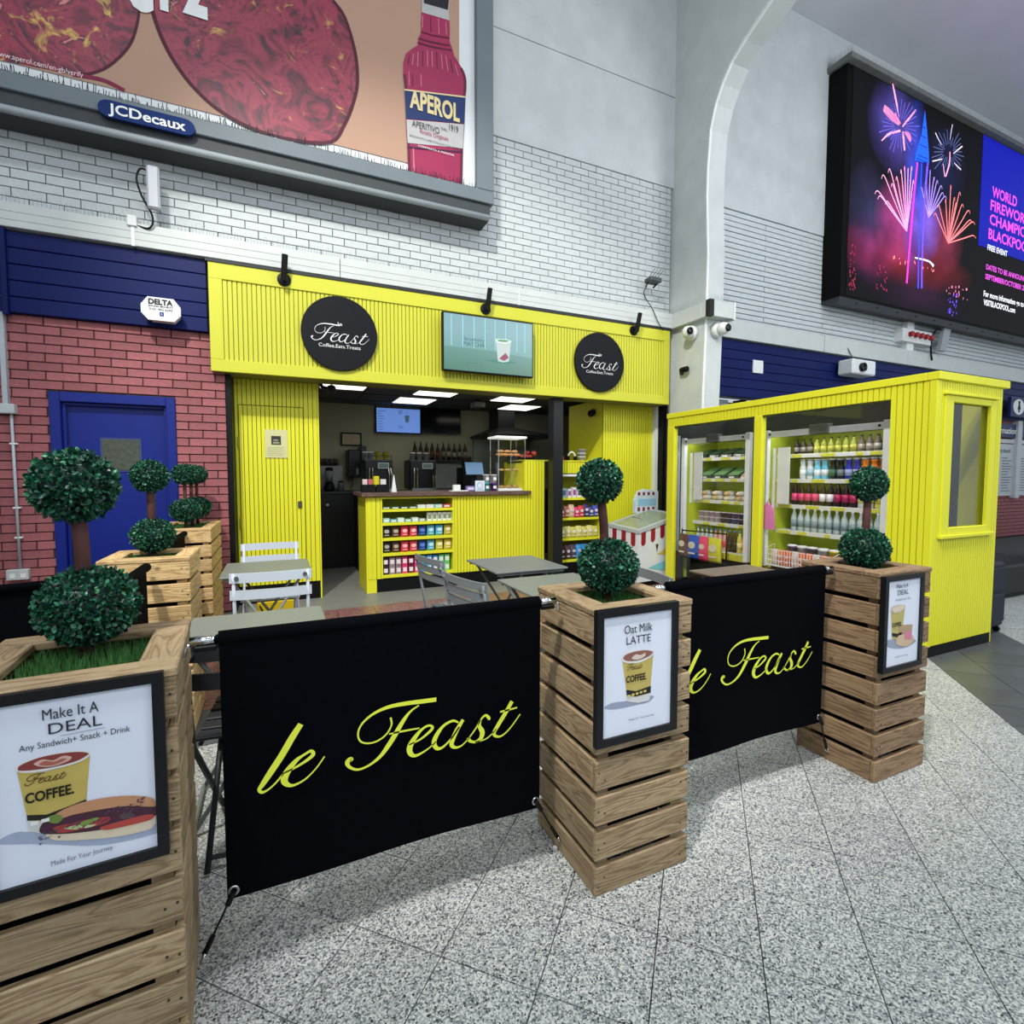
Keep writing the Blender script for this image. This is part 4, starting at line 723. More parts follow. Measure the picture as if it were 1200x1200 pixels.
# fascia screen
tv=thing('fascia_screen','wall screen on the fascia showing a strawberry matcha cup on teal','screen',(2.19,5.49,2.45))
MB().cbox(1.645,2.735,5.375,5.43,2.46,3.085,.004).build('bezel',BLK,tv)
MB().box(1.8,2.6,5.43,5.49,2.6,2.95).build('mount',BLK,tv)
def grad_mat(name,c0,c1,z0,z1,em,nz=.0):
    m=bpy.data.materials.new(name); m.use_nodes=True; nt=m.node_tree; b=nt.nodes['Principled BSDF']
    g=nt.nodes.new('ShaderNodeTexCoord'); s=nt.nodes.new('ShaderNodeSeparateXYZ'); nt.links.new(g.outputs['Generated'],s.inputs[0])
    r=ramp(nt,s.outputs[2],[(z0,col(*c0)),(z1,col(*c1))]); b.inputs['Base Color'].default_value=(.02,.02,.02,1)
    nt.links.new(r.outputs[0],b.inputs['Emission Color']); b.inputs['Emission Strength'].default_value=em; b.inputs['Roughness'].default_value=.3
    return m
sc_=MB().box(1.66,2.72,5.372,5.376,2.475,3.07).build('picture',grad_mat('teal_picture',(112,176,168),(150,196,204),.15,.75,.72),tv)
mb=MB(); flat(mb,[(1.662,2.72),(2.2,2.715),(2.718,2.68),(2.718,2.477),(1.662,2.477)],5.3705); mb.build('table_print',grad_mat('teal_table',(84,140,120),(110,166,156),0,1,.72),sc_)
mb=MB(); 
for i,x in enumerate((1.74,1.87,2.0,2.13,2.25,2.38,2.52,2.62)): mb.box(x,x+.006,5.370,5.371,2.73,3.06)
mb.build('curtain_fold_print',EM((130,178,186),.7),sc_,kind='stuff')
mb=MB(); flat(mb,P_tv['sh'],5.3695); mb.build('shadow_print',EM((66,110,100),.6),sc_)
mb=MB(); flat(mb,P_tv['cup'],5.3685); mb.build('cup_print',EM((150,160,158),.7),sc_)
mb=MB(); flat(mb,P_tv['rim'],5.3675); mb.build('rim_print',EM((176,190,180),.75),sc_)
mb=MB(); flat(mb,P_tv['inner'],5.3665); mb.build('drink_print',EM((92,130,104),.6),sc_)
mb=MB(); flat(mb,[(2.30,2.64),(2.36,2.62),(2.42,2.66),(2.38,2.71)],5.3665); mb.build('strawberry_print',EM((120,70,84),.6),sc_)
for s,x,z,wd,cp in T_tv: lettering(s,x,z,wd,cp,5.3665,EM((60,92,96),.5),sc_)
# spot lamps on the fascia
for x,wh in ((.105,'left of the left logo disc'),(2.185,'above the fascia screen'),(4.25,'right of the right logo disc')):
    t=thing('fascia_lamp','small black upright spot lamp on the yellow fascia, '+wh,'lamp',(x,5.49,3.15),None)
    MB().lathe([(.062,0),(.062,.012),(.03,.02)],x,5.49,3.205,24,'y').build('base_plate',BLK,t)
    MB().tube([(x,5.475,3.215),(x,5.42,3.225)],.015,8).build('arm',BLK,t)
    MB().tube([(x-.004,5.42,3.175),(x+.01,5.37,3.40)],.028,14).build('lamp_tube',BLK,t,smooth=False)
# ---------- left door panel
dp=thing('ribbed_door_panel','yellow ribbed wall panel with a hidden door left of the cafe opening','wall panel',(.0,5.9,0))
MB().box(-.38,.405,5.885,5.93,.19,2.31).build('backing_board',GROOVE,dp)
rb=MB(); ribsY(rb,-.375,-.345,.19,2.30,5.885,.03); ribsY(rb,.27,.405,.19,2.30,5.885,.045); ribsY(rb,-.345,.27,2.045,2.30,5.885,.041); rb.build('ribbed_cladding',YEL,dp,kind='stuff')
dl=MB(); ribsY(dl,-.339,.264,.19,2.035,5.883,.0405); dl=dl.build('door_leaf',YEL,dp,kind='stuff')
MB().cbox(-.352,-.338,5.858,5.872,1.60,1.72,.002).cbox(-.352,-.338,5.858,5.872,.78,.90,.002).cbox(-.352,-.338,5.858,5.872,.25,.35,.002).build('hinge',M((150,150,70),.4,metal=.3),dl,kind='stuff')
MB().cbox(.195,.235,5.855,5.872,.985,1.055,.003).build('latch',M((70,72,70),.4),dl)
MB().box(.405,.42,5.87,5.938,0,2.31).build('edge_board',YEL,dp)
MB().cbox(-.435,-.38,5.62,5.93,0,2.31,.003).build('corner_post',BLK,dp)
MB().box(-.38,.42,5.875,5.93,0,.19).build('kick_board',BLK,dp)
no=MB().box(-.105,.11,5.862,5.866,1.51,1.80); no=one(no.build('paper_notice',M((206,204,150),.7,noise=.04)),'paper notice with a dark picture pinned to the yellow ribbed door','notice')
MB().box(-.045,.045,5.8595,5.8615,1.645,1.735).build('picture_print',M((50,52,50),.6),no)
mb=MB(); mb.box(-.03,.03,5.858,5.859,1.655,1.675); mb.box(-.025,.02,5.858,5.859,1.685,1.70)
for i in range(6): mb.box(-.085,.085-R.uniform(0,.04),5.8605,5.8615,1.535+i*.016,1.538+i*.016)
mb.build('text_line',M((150,150,120),.6),no,kind='stuff')
# ---------- right wing panel
rw=thing('ribbed_wing_panel','yellow ribbed and smooth wall wing right of the cafe shelves','wall panel',(4.48,5.9,0))
MB().box(4.06,4.90,5.885,5.93,.19,2.34).build('backing_board',GROOVE,rw)
rb=MB(); ribsY(rb,4.06,4.90,.19,2.34,5.885,.0405); rb.build('ribbed_cladding',YEL,rw,kind='stuff')
MB().box(4.055,4.075,5.90,6.77,0,2.37).build('smooth_side',YEL,rw)
MB().box(4.055,4.9,5.875,5.93,0,.19).build('kick_board',BLK,rw)
MB().box(4.90,4.945,5.80,5.93,0,2.31).box(5.01,5.03,5.75,5.80,0,2.31).build('white_trim',WHT,rw,kind='stuff')
MB().cbox(4.945,5.01,5.70,5.80,0,2.31,.003).build('corner_post',BLK,rw)
t=thing('bullet_camera','small black CCTV camera high on the yellow wing panel','camera',(4.0,6.0,2.2))
MB().lathe([(.05,-.02),(.05,.02)],4.055,6.1,2.21,16,'x').build('base',BLK,t)
MB().lathe([(.005,-.05),(.04,-.03),(.05,0),(.04,.03),(.005,.05)],3.99,6.07,2.19,16).build('ball',BLK,t,smooth=True)
# ---------- post
po=MB().cbox(3.146,3.285,5.62,5.76,0,2.30,.004); one(po.build('shop_post',mat('charcoal_post',(24,27,30),.4,noise=.05)),'charcoal square post standing at the right end of the counter','post')
# ---------- interior
room=MB().box(.3,5.3,8.4,8.55,0,2.5).build('wall_shop_back',M((158,156,132),.8,noise=.04),kind='structure',centre=False)
MB().box(.25,.42,5.94,8.4,0,2.5).build('wall_shop_left',M((158,156,132),.8,noise=.04),kind='structure',centre=False)
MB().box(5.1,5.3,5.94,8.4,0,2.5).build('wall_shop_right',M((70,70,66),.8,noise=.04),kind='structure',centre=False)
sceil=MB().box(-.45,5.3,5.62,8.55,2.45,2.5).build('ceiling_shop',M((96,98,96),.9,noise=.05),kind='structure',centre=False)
g=MB()
for x in (.5,1.1,1.7,2.3,2.9,3.5,4.1,4.7): g.box(x-.012,x+.012,5.94,8.4,2.444,2.45)
for y in (6.1,6.7,7.3,7.9): g.box(-.4,5.1,y-.012,y+.012,2.4435,2.4495)
g.build('grid_bar',M((44,46,46),.6),sceil,kind='stuff')
PANEL=M((255,252,240),.5,noise=0,emit=1.6)
for i,(x,y,lab) in enumerate(((.78,6.66,'first square ceiling light panel, nearest the yellow door'),(1.88,7.6,'square ceiling light panel in front of the menu screen'),(1.98,6.72,'near middle square ceiling light panel above the counter'),(3.62,7.63,'square ceiling light panel in front of the cooker hood'),(3.15,6.8,'thin looking ceiling light panel just behind the fascia centre'))):
    wx=.26
    t=thing('ceiling_light',lab+' in the cafe','ceiling light',(x,y,2.43))
    MB().box(x-wx-.02,x+wx+.02,y-.29,y+.29,2.436,2.444).build('frame',WHT,t); MB().box(x-wx,x+wx,y-.27,y+.27,2.430,2.436).build('diffuser',PANEL,t)
cc=thing('bullet_camera','black CCTV camera under the cafe ceiling beside the first light panel','camera',(.55,6.4,2.3))
MB().tube([(.47,6.4,2.44),(.5,6.4,2.36),(.56,6.37,2.34)],.02,8).build('bracket',BLK,cc)
MB().lathe([(.005,-.055),(.045,-.035),(.055,0),(.045,.035),(.005,.055)],.60,6.35,2.33,16).build('ball',M((48,50,52),.3),cc,smooth=True)
pc=thing('ceiling_projector','small grey box projector hanging from the cafe ceiling','projector',(2.75,7.1,2.3))
MB().cbox(2.62,2.78,7.0,7.2,2.32,2.40,.01).build('body',M((110,112,110),.5),pc); MB().tube([(2.7,7.1,2.40),(2.7,7.1,2.45)],.015,8).build('hanger',BLK,pc)
# menu screens
s1=thing('menu_screen','lit blue menu screen high on the cafe back wall','screen',(1.8,8.38,2.0))
MB().cbox(1.44,2.17,8.33,8.39,2.01,2.42,.004).build('bezel',BLK,s1)
p_=MB().box(1.455,2.155,8.327,8.331,2.025,2.405).build('picture',M((104,140,214),.4,noise=.03,emit=.62),s1)
mb=MB()
for i in range(8): mb.box(1.48,1.48+R.uniform(.05,.12),8.325,8.326,2.06+i*.042,2.068+i*.042)
for i in range(4): mb.box(1.80,1.80+R.uniform(.05,.1),8.325,8.326,2.32+i*.018,2.328+i*.018)
for i in range(3): mb.box(1.80,1.80+R.uniform(.05,.1),8.325,8.326,2.09+i*.018,2.096+i*.018)
mb.build('menu_line_print',EM((60,84,150),.5),p_,kind='stuff')
mb=MB(); flat(mb,[(1.90,2.30),(1.98,2.30),(1.965,2.19),(1.915,2.19)],8.3255); mb.box(1.945,1.95,8.325,8.326,2.30,2.36); mb.build('cup_print',EM((70,96,110),.5),p_)
s2=thing('menu_screen','unlit black menu screen beside the lit one on the cafe back wall','screen',(2.5,8.38,2.0))
MB().cbox(2.17,2.86,8.33,8.39,2.03,2.45,.004).build('bezel',BLKG,s2)
fr=thing('picture_frame','black framed cream certificate on the cafe back wall','picture frame',(1.07,8.39,1.8))
f=MB()
for a,b_,c,d in ((.915,.935,1.795,2.0),(1.205,1.225,1.795,2.0)): f.box(a,b_,8.365,8.395,c,d)
f.box(.935,1.205,8.365,8.395,1.795,1.815).box(.935,1.205,8.365,8.395,1.98,2.0); f.build('frame',BLK,fr)
p_=MB().box(.935,1.205,8.38,8.39,1.815,1.98).build('certificate',M((190,176,146),.6),fr)
mb=MB()
for i in range(4): mb.box(.96,1.18,8.378,8.379,1.84+i*.03,1.846+i*.03)
mb.build('text_line',M((150,120,90),.6),p_,kind='stuff')
# cooker hood
hd=thing('cooker_hood','dark grey pyramid cooker hood with chimney on the cafe back wall','cooker hood',(3.6,8.1,1.98))
h=MB(); MB().cbox(3.40,3.71,7.98,8.38,2.13,2.45,.003).build('chimney',M((34,36,36),.35),hd)
bx0,bx1,by0,by1=3.05,4.25,7.55,8.38
h.add([(bx0,by0,2.0),(bx1,by0,2.0),(bx1,by1,2.0),(bx0,by1,2.0),(3.40,7.98,2.14),(3.71,7.98,2.14),(3.71,8.38,2.14),(3.40,8.38,2.14)],[(0,3,2,1),(4,5,6,7),(0,1,5,4),(1,2,6,5),(2,3,7,6),(3,0,4,7)]).box(bx0,bx1,by0,by1,1.96,2.0)
h.build('canopy',M((34,36,36),.35),hd,kind='stuff')
MB().box(3.1,4.2,8.37,8.395,1.2,1.96).build('steel_splashback',M((120,124,122),.35,metal=.5),hd)
MB().lathe([(.03,0),(.03,.01)],3.35,7.9,1.952,12).build('lamp',M((255,250,230),.5,noise=0,emit=3),hd)
# back counters and equipment
bc_=thing('back_counter','long black cabinet with steel top along the cafe back wall','counter',(2.6,8.1,0))
MB().box(.44,4.9,7.70,8.38,0,1.07).build('carcass',M((22,22,23),.4),bc_); MB().cbox(.43,4.9,7.66,8.39,1.07,1.10,.004).build('worktop',M((60,60,60),.4,metal=.4),bc_)
MB().cbox(.62,.66,7.655,7.66,.9,.93,.004).build('door_knob',STEEL,bc_)
mid=thing('espresso_bench','black bench carrying the two coffee machines behind the counter','bench',(1.75,7.4,0))
MB().box(1.0,2.9,7.15,7.62,0,1.08).build('carcass',M((22,22,23),.4),mid); MB().cbox(.99,2.92,7.12,7.64,1.08,1.105,.004).build('worktop',M((66,66,66),.4,metal=.4),mid)
bp_=MB().box(.44,.93,8.36,8.395,1.12,1.48).box(2.0,2.95,8.36,8.395,1.12,1.56); bp_.build('splash_panel',M((138,140,140),.35,metal=.3),bc_,kind='stuff')
def machine(x,lab,cups):
    t=thing('coffee_machine',lab,'coffee machine',(x,7.35,1.105))
    MB().cbox(x-.19,x+.19,7.2,7.58,1.14,1.53,.012).build('body',M((18,18,19),.3),t)
    MB().box(x-.18,x+.18,7.16,7.2,1.42,1.53).build('group_head',M((24,24,25),.3),t)
    MB().box(x-.02,x+.13,7.155,7.16,1.425,1.505).build('bezel',M((190,196,192),.4),t); MB().box(x-.01,x+.12,7.150,7.155,1.435,1.495).build('display',M((90,110,104),.3,emit=.15),t)
    MB().box(x-.17,x+.17,7.14,7.2,1.105,1.15).build('drip_tray',STEEL,t)
    for s in (-.13,-.09,.12,.15): MB().tube([(x+s,7.17,1.44),(x+s*1.08,7.13,1.33),(x+s*1.1,7.13,1.14)],.008,6).build('steam_wand',CHROME,t)
    MB().box(x-.19,x+.19,7.22,7.56,1.53,1.545).build('cup_tray',M((70,72,72),.4,metal=.5),t)
    MB().tube([(x-.18,7.23,1.60),(x+.18,7.23,1.60)],.005,6).tube([(x-.18,7.23,1.54),(x-.18,7.23,1.60)],.005,6).tube([(x+.18,7.23,1.54),(x+.18,7.23,1.60)],.005,6).build('cup_rail',M((60,60,62),.4),t,kind='stuff')
    return t
machine(1.28,'black coffee machine with a small grey display, nearer the yellow door',0)
machine(1.90,'black coffee machine with a small grey display, nearer the till',0)
def cup_proto(name,h,r0,r1,m,band=None):
    def mk(x,y,z,lab,grp,cat='cup'):
        t=thing(name,lab,cat,(x,y,z),grp)
        MB().lathe([(r0,0),(r1,h),(r1*1.08,h),(r1*1.08,h+.006),(r1*.9,h+.006)],x,y,z,14).build('body',m,t,smooth=True)
        MB().lathe([(r1*1.1,h+.006),(r1*.95,h+.016),(r1*.6,h+.018)],x,y,z,14).build('lid',band or WHT,t,smooth=True)
        return t
    return mk
yc=cup_proto('takeaway_cup',.10,.03,.042,M((206,196,40),.5),M((60,60,40),.5))
gc=cup_proto('takeaway_cup',.10,.03,.042,M((150,156,156),.5))
for i,x in enumerate((1.30,1.41)): yc(x,7.4,1.545,'yellow paper cup on top of the coffee machine nearer the yellow door, '+('left one' if i==0 else 'right one'),'yellow cups on a coffee machine')
for i,x in enumerate((1.13,1.2)): gc(x,7.4,1.545,'grey cup on top of the coffee machine nearer the yellow door, '+ORD[i]+' from the left','grey cups on the left coffee machine')
for i,x in enumerate((1.80,1.90,2.0)): gc(x,7.4,1.545,'grey cup on top of the coffee machine nearer the till, '+ORD[i]+' from the left','grey cups on the right coffee machine')
wd=thing('water_dispenser','black wall mounted hot drink dispenser under the framed certificate','dispenser',(1.1,8.2,1.3))
MB().cbox(.98,1.16,8.05,8.38,1.30,1.72,.012).build('body',M((26,27,28),.35),wd); MB().cbox(1.17,1.26,8.1,8.38,1.4,1.78,.01).build('side_tank',M((30,32,32),.3),wd)
MB().tube([(1.03,8.03,1.45),(1.03,8.0,1.2),(1.0,8.05,1.12)],.006,6).build('hose',BLK,wd); MB().cbox(1.09,1.13,8.035,8.05,1.34,1.44,.004).build('tap',STEEL,wd)
sh=thing('mug_shelf','small black shelf on the cafe back wall beside the yellow door','shelf',(.68,8.3,1.5))
MB().box(.5,.86,8.22,8.4,1.50,1.52).build('board',BLK,sh)
for i in range(5):
    mg=thing('mug','small dark mug on the black wall shelf, '+ORD[i]+' from the left','mug',(.54+i*.07,8.3,1.52),'mugs on the wall shelf')
    MB().lathe([(.025,0),(.028,.07),(.022,.07),(.02,.01)],.54+i*.07,8.3,1.52,12).build('body',M((52+i*8,52+i*8,54+i*8),.4),mg,smooth=True)
    MB().tube([(.565+i*.07,8.3,1.575),(.585+i*.07,8.3,1.56),(.565+i*.07,8.3,1.535)],.004,5).build('handle',M((60,60,60),.4),mg)
bl=thing('blender','black jug blender on the back counter beside the yellow door','blender',(.7,8.0,1.1))
MB().lathe([(.07,0),(.08,.04),(.05,.14)],.7,8.0,1.1,16).build('base',BLK,bl,smooth=True)
MB().lathe([(.04,.14),(.06,.3),(.05,.3),(.03,.16)],.7,8.0,1.1,16).build('jug',M((120,126,126),.2),bl,smooth=True)
MB().lathe([(.055,.3),(.05,.34),(.02,.35)],.7,8.0,1.1,16).build('lid',BLK,bl,smooth=True)
jr=thing('storage_jar','grey glass jar beside the blender on the back counter','jar',(.86,7.98,1.1))
MB().lathe([(.045,0),(.05,.1),(.035,.13)],.86,7.98,1.1,14).build('body',M((96,100,100),.25),jr,smooth=True); MB().lathe([(.037,.13),(.037,.15)],.86,7.98,1.1,14).build('lid',BLK,jr)
# syrup bottles on the back shelf
us=thing('bottle_shelf','dark shelf with a steel panel under the row of syrup bottles','shelf',(2.4,8.2,1.5))
MB().box(1.95,3.0,8.1,8.39,1.565,1.585).build('board',M((40,40,40),.4),us)
def bottle(x,y,z,h,r,body,capm,labm,lab,grp,n=12,cat='bottle',neck=.35):
    key=(h,r,id(body),id(capm),id(labm),n,neck)
    t=thing('bottle',lab,cat,(x,y,z),grp)
    if key not in bottle.c:
        bm=MB().lathe([(r*.9,0),(r,.01),(r,h*.58),(r*.75,h*.70),(r*neck,h*.84),(r*neck,h*.94)],0,0,0,n); lm=MB().lathe([(r*1.03,h*.18),(r*1.03,h*.48)],0,0,0,n); cm=MB().lathe([(r*neck*1.2,h*.93),(r*neck*1.2,h)],0,0,0,n)
        out=[]
        for mb,m_,nm in ((bm,body,'body'),(lm,labm,'label'),(cm,capm,'cap')):
            me=bpy.data.meshes.new(nm); me.from_pydata(mb.v,[],mb.f); me.materials.append(m_); me.shade_smooth(); out.append((nm,me))
        bottle.c[key]=out
    for nm,me in bottle.c[key]: link(nm,me,t,(0,0,0))
    return t
bottle.c={}
DK=M((26,18,16),.2); 
for i in range(10):
    x=2.04+i*.095
    bottle(x,8.22,1.585,R.choice([.27,.29,.30]),.033,M(R.choice([(26,18,16),(50,24,18),(34,30,20)]),.2),M(R.choice([(120,110,100),(30,30,30),(150,130,60)]),.4),M(R.choice([(120,110,90),(90,50,30),(140,130,120)]),.5),'dark syrup bottle on the back shelf, '+ORD[i]+' from the left','syrup bottles on the back shelf')
dr=thing('grinder','tall dark machine standing behind the till','grinder',(2.6,7.3,1.1)); MB().cbox(2.5,2.7,7.2,7.5,1.105,1.45,.01).build('body',BLK,dr); MB().lathe([(.05,.34),(.09,.5),(.09,.52)],2.6,7.35,1.1,16).build('hopper',M((50,46,40),.2),dr,smooth=True)
# ---------- service counter
ct=thing('service_counter','yellow ribbed service counter with built in snack shelves on the left','counter',(1.9,6.1,0))
MB().box(.89,1.0,5.86,6.45,.0,1.085).build('end_panel',YEL,ct); 
MB().box(1.0,1.05,5.865,6.4,.17,1.085).box(1.915,3.14,5.865,5.90,.17,1.085).build('backing_board',GROOVE,ct,kind='stuff')
MB().cbox(1.05,1.072,5.85,6.2,.155,1.085,.002).cbox(1.90,1.922,5.85,6.2,.155,1.085,.002).build('shelf_side',YEL,ct,kind='stuff')
rb=MB(); ribsY(rb,.905,1.05,.155,1.085,5.865,.048); ribsY(rb,1.922,2.86,.155,1.085,5.865,.0395); ribsY(rb,2.86,3.145,.155,1.515,5.865,.0395); rb.build('ribbed_cladding',YEL,ct,kind='stuff')
MB().box(2.86,3.145,5.868,5.93,1.085,1.51).box(2.86,3.145,5.93,6.4,1.49,1.51).build('raised_section',YEL,ct,kind='stuff'); MB().box(2.86,3.40,5.852,6.35,1.515,1.53).build('raised_top',M((196,196,60),.5),ct)
MB().box(2.86,2.88,5.93,6.5,1.085,1.51).build('raised_side',YEL,ct)
MB().box(1.05,1.92,6.18,6.2,.155,1.085).build('shelf_back',M((150,156,40),.5),ct)
MB().box(.90,3.145,5.87,6.4,0,.155).build('kick_board',BLK,ct)
CZ=(.19,.44,.615,.79,.945)
for z in CZ: MB().cbox(1.07,1.905,5.852,6.19,z-.032,z,.002).build('shelf',YEL,ct)
MB().cbox(1.05,1.92,5.852,6.19,1.062,1.085,.002).build('shelf_header',YEL,ct)
wt=one(MB().cbox(.84,2.93,5.80,6.5,1.09,1.135,.004).build('worktop',wood_mat('dark_worktop',(66,48,42),(88,66,58),(104,80,70))),'dark brown wooden worktop lying on the yellow service counter','worktop')
# ---------- snacks
def pouch_mesh(w_,h,d,key,m,m2,_c={}):
    k=(w_,h,d,id(m),id(m2))
    if k not in _c:
        b=MB(); prof=[(0,.25),(.12,.8),(.5,1),(.82,.7),(.94,.15),(1,.12)]; n=12; vs=[];fs=[]
        for (t,e) in prof:
            for j in range(n):
                a=2*math.pi*j/n; ca=math.copysign(abs(math.cos(a))**.45,math.cos(a)); sa=math.copysign(abs(math.sin(a))**.7,math.sin(a))
                vs.append((ca*w_/2*(1-.06*math.sin(t*math.pi)), sa*d/2*e, t*h))
        for i in range(len(prof)-1):
            for j in range(n): fs.append((i*n+j,i*n+(j+1)%n,(i+1)*n+(j+1)%n,(i+1)*n+j))
        fs.append(tuple(range(n))[::-1]); fs.append(tuple((len(prof)-1)*n+j for j in range(n)))
        me=bpy.data.meshes.new('bag'); me.from_pydata(vs,[],fs); me.materials.append(m); me.shade_smooth()
        p=MB().lathe([(w_*.30,0),(w_*.30,.004)],0,-d/2+.001,h*.58,12,'y',1,.8); p.box(-w_*.28,w_*.28,-d/2-.004,-d/2,h*.2,h*.27)
        pm=bpy.data.meshes.new('label'); pm.from_pydata(p.v,[],p.f); pm.materials.append(m2); _c[k]=(me,pm)
    return _c[k]
def pouch(x,y,z,w_,h,d,c,c2,lab,grp,cat='snack bag',name='snack_pouch',rot=0):
    me,pm=pouch_mesh(w_,h,d,0,M(c,.3),M(c2,.5)); t=thing(name,lab,cat,(x,y,z),grp)
    link('bag',me,t,(0,0,0)); link('label',pm,t,(0,0,0),kind='stuff'); t.rotation_euler=(0,0,rot); return t
pcol=[((44,44,46),(170,170,168),'black'),((84,62,50),(190,170,150),'brown'),((214,60,76),(240,180,190),'red'),((220,72,90),(244,190,190),'pink red'),((30,70,150),(90,130,200),'dark blue'),((90,176,214),(190,226,236),'light blue'),((96,184,220),(200,230,240),'sky blue'),((196,176,60),(230,226,190),'gold')]
pcol2=pcol[:6]+[((206,196,60),(240,236,200),'yellow'),((214,190,70),(240,230,190),'mustard')]
for row,(z,cols,nm) in enumerate(((.615,pcol,'third'),(.44,pcol2,'fourth'))):
    for i,(c,c2,cn) in enumerate(cols):
        pouch(1.125+i*.104,5.92,z,.092,.125,.06,c,c2,f'{cn} snack pouch on the {nm} counter shelf from the top, {ORD[i]} from the left',f'snack pouches on the {nm} counter shelf')
# tubes on bottom shelf
tcol=[((56,44,50),'dark'),((150,130,140),'silver'),((140,120,130),'grey'),((214,60,110),'pink'),((110,30,50),'maroon'),((220,70,130),'bright pink'),((60,150,210),'blue'),((80,170,220),'light blue'),((50,120,190),'deep blue'),((90,190,120),'green'),((110,200,110),'light green')]
def box_mesh(w_,d,h,m,m2,_c={}):
    k=(w_,d,h,id(m),id(m2))
    if k not in _c:
        b=MB().cbox(-w_/2,w_/2,-d/2,d/2,0,h,.003); me=bpy.data.meshes.new('carton'); me.from_pydata(b.v,[],b.f); me.materials.append(m)
        p=MB().box(-w_*.35,w_*.35,-d/2-.001,-d/2,h*.25,h*.75); pm=bpy.data.meshes.new('label'); pm.from_pydata(p.v,[],p.f); pm.materials.append(m2); _c[k]=(me,pm)
    return _c[k]
def carton(x,y,z,w_,d,h,c,c2,lab,grp,cat='snack box',name='snack_box',rot=0):
    me,pm=box_mesh(w_,d,h,M(c,.4),M(c2,.5)); t=thing(name,lab,cat,(x,y,z),grp); link('carton',me,t,(0,0,0)); link('label',pm,t,(0,0,0)); t.rotation_euler=(0,0,rot); return t
for i,(c,cn) in enumerate(tcol):
    for lv in (0,1):
        carton(1.11+i*.073,5.92,.19+lv*.098,.062,.06,.095,c,(230,220,225),f'{cn} snack tub on the bottom counter shelf, {ORD[i]} from the left, {"upper" if lv else "lower"} one','snack tubs on the bottom counter shelf')
for i in range(5): carton(1.63+i*.062,5.93,.79,.054,.06,.10,(222,226,220),(120,140,110),f'small white carton on the second counter shelf, {ORD[i]} from the left','white cartons on the second counter shelf')
fcol=[((150,190,176),'teal'),((110,170,180),'sea blue'),((200,216,208),'pale'),((130,176,150),'green'),((196,206,196),'white'),((150,170,150),'sage')]
for i,(c,cn) in enumerate(fcol): carton(1.12+i*.083,5.93,.79,.075,.12,.035 if i%2 else .05,c,(220,230,226),f'{cn} flat bar box on the second counter shelf, {ORD[i]} from the left','flat bar boxes on the second counter shelf')
f2=[((60,96,60),'dark green'),((70,104,70),'green'),((50,80,56),'bottle green'),((84,110,80),'leaf green'),((214,218,206),'white'),((220,216,214),'cream'),((150,196,206),'pale blue'),((190,60,60),'red')]
for i,(c,cn) in enumerate(f2): carton(1.12+i*.102,5.93,.945,.092,.13,.025 if i<4 else .042,c,(210,216,210),f'{cn} flat packet on the top counter shelf, {ORD[i]} from the left','flat packets on the top counter shelf')
# ---------- right shelf unit
rs=thing('snack_shelf_unit','yellow shelf unit of crisps and sweets right of the charcoal post','shelf unit',(3.7,6.0,0))
MB().box(3.38,4.05,6.18,6.2,.17,1.53).build('back_panel',M((160,160,40),.5),rs); MB().cbox(4.035,4.055,5.89,6.2,.17,1.0,.002).build('side_panel',YEL,rs); MB().box(3.38,3.40,5.9,6.2,.17,1.53).build('side_panel',YEL,rs)
rb=MB(); ribsY(rb,3.39,4.04,1.36,1.515,5.912,.04); rb.build('ribbed_cladding',YEL,rs,kind='stuff'); MB().box(3.39,4.04,5.912,5.93,1.36,1.515).build('backing_board',GROOVE,rs)
MB().box(3.38,4.055,5.89,6.3,1.515,1.53).build('top_board',YEL,rs); MB().cbox(3.39,4.04,5.88,6.0,1.315,1.345,.003).build('light_rail',WHT,rs)
MB().box(3.38,4.05,5.90,6.2,0,.165).build('kick_board',BLK,rs)
for z in (1.03,.76,.485,.195): MB().cbox(3.39,4.04,5.89,6.19,z-.03,z,.002).build('shelf',YEL,rs)
carton(3.47,5.96,1.03,.12,.06,.13,(170,190,200),(70,110,150),'blue picture box on the top shelf right of the post','boxes on the top snack shelf')
for i in range(6): carton(3.57+i*.075,5.96,1.03,.06,.06,.14 if i%2 else .12,(220,214,222),(150,80,150),f'white and purple sweet box right of the post, {ORD[i]} after the blue picture box','boxes on the top snack shelf')
r2=[((150,60,44),'brown red'),((180,110,90),'tan'),((206,180,150),'cream'),((206,50,110),'magenta'),((210,60,60),'red'),((60,50,110),'purple'),((50,60,130),'navy'),((70,80,170),'blue')]
for i,(c,cn) in enumerate(r2): pouch(3.45+i*.077,5.95,.76,.085,.14+.02*(i%3),.07,c,(226,210,214),f'{cn} sweet bag on the second shelf right of the post, {ORD[i]} from the left','sweet bags on the second snack shelf')
for i in range(7): pouch(3.46+i*.087,5.95,.485,.09,.15+.01*(i%2),.07,(212,204,130) if i%2 else (196,186,90),(236,232,210),f'pale yellow crisp bag on the third shelf right of the post, {ORD[i]} from the left','crisp bags on the third snack shelf')
r4=[((70,40,40),'dark brown'),((90,60,60),'brown'),((80,70,90),'grey purple'),((60,150,214),'bright blue'),((50,130,210),'blue'),((96,176,220),'pale blue'),((120,130,180),'lilac')]
for i,(c,cn) in enumerate(r4): pouch(3.46+i*.087,5.95,.195,.085,.20,.08,c,(200,200,214),f'{cn} snack bag on the bottom shelf right of the post, {ORD[i]} from the left','snack bags on the bottom snack shelf')
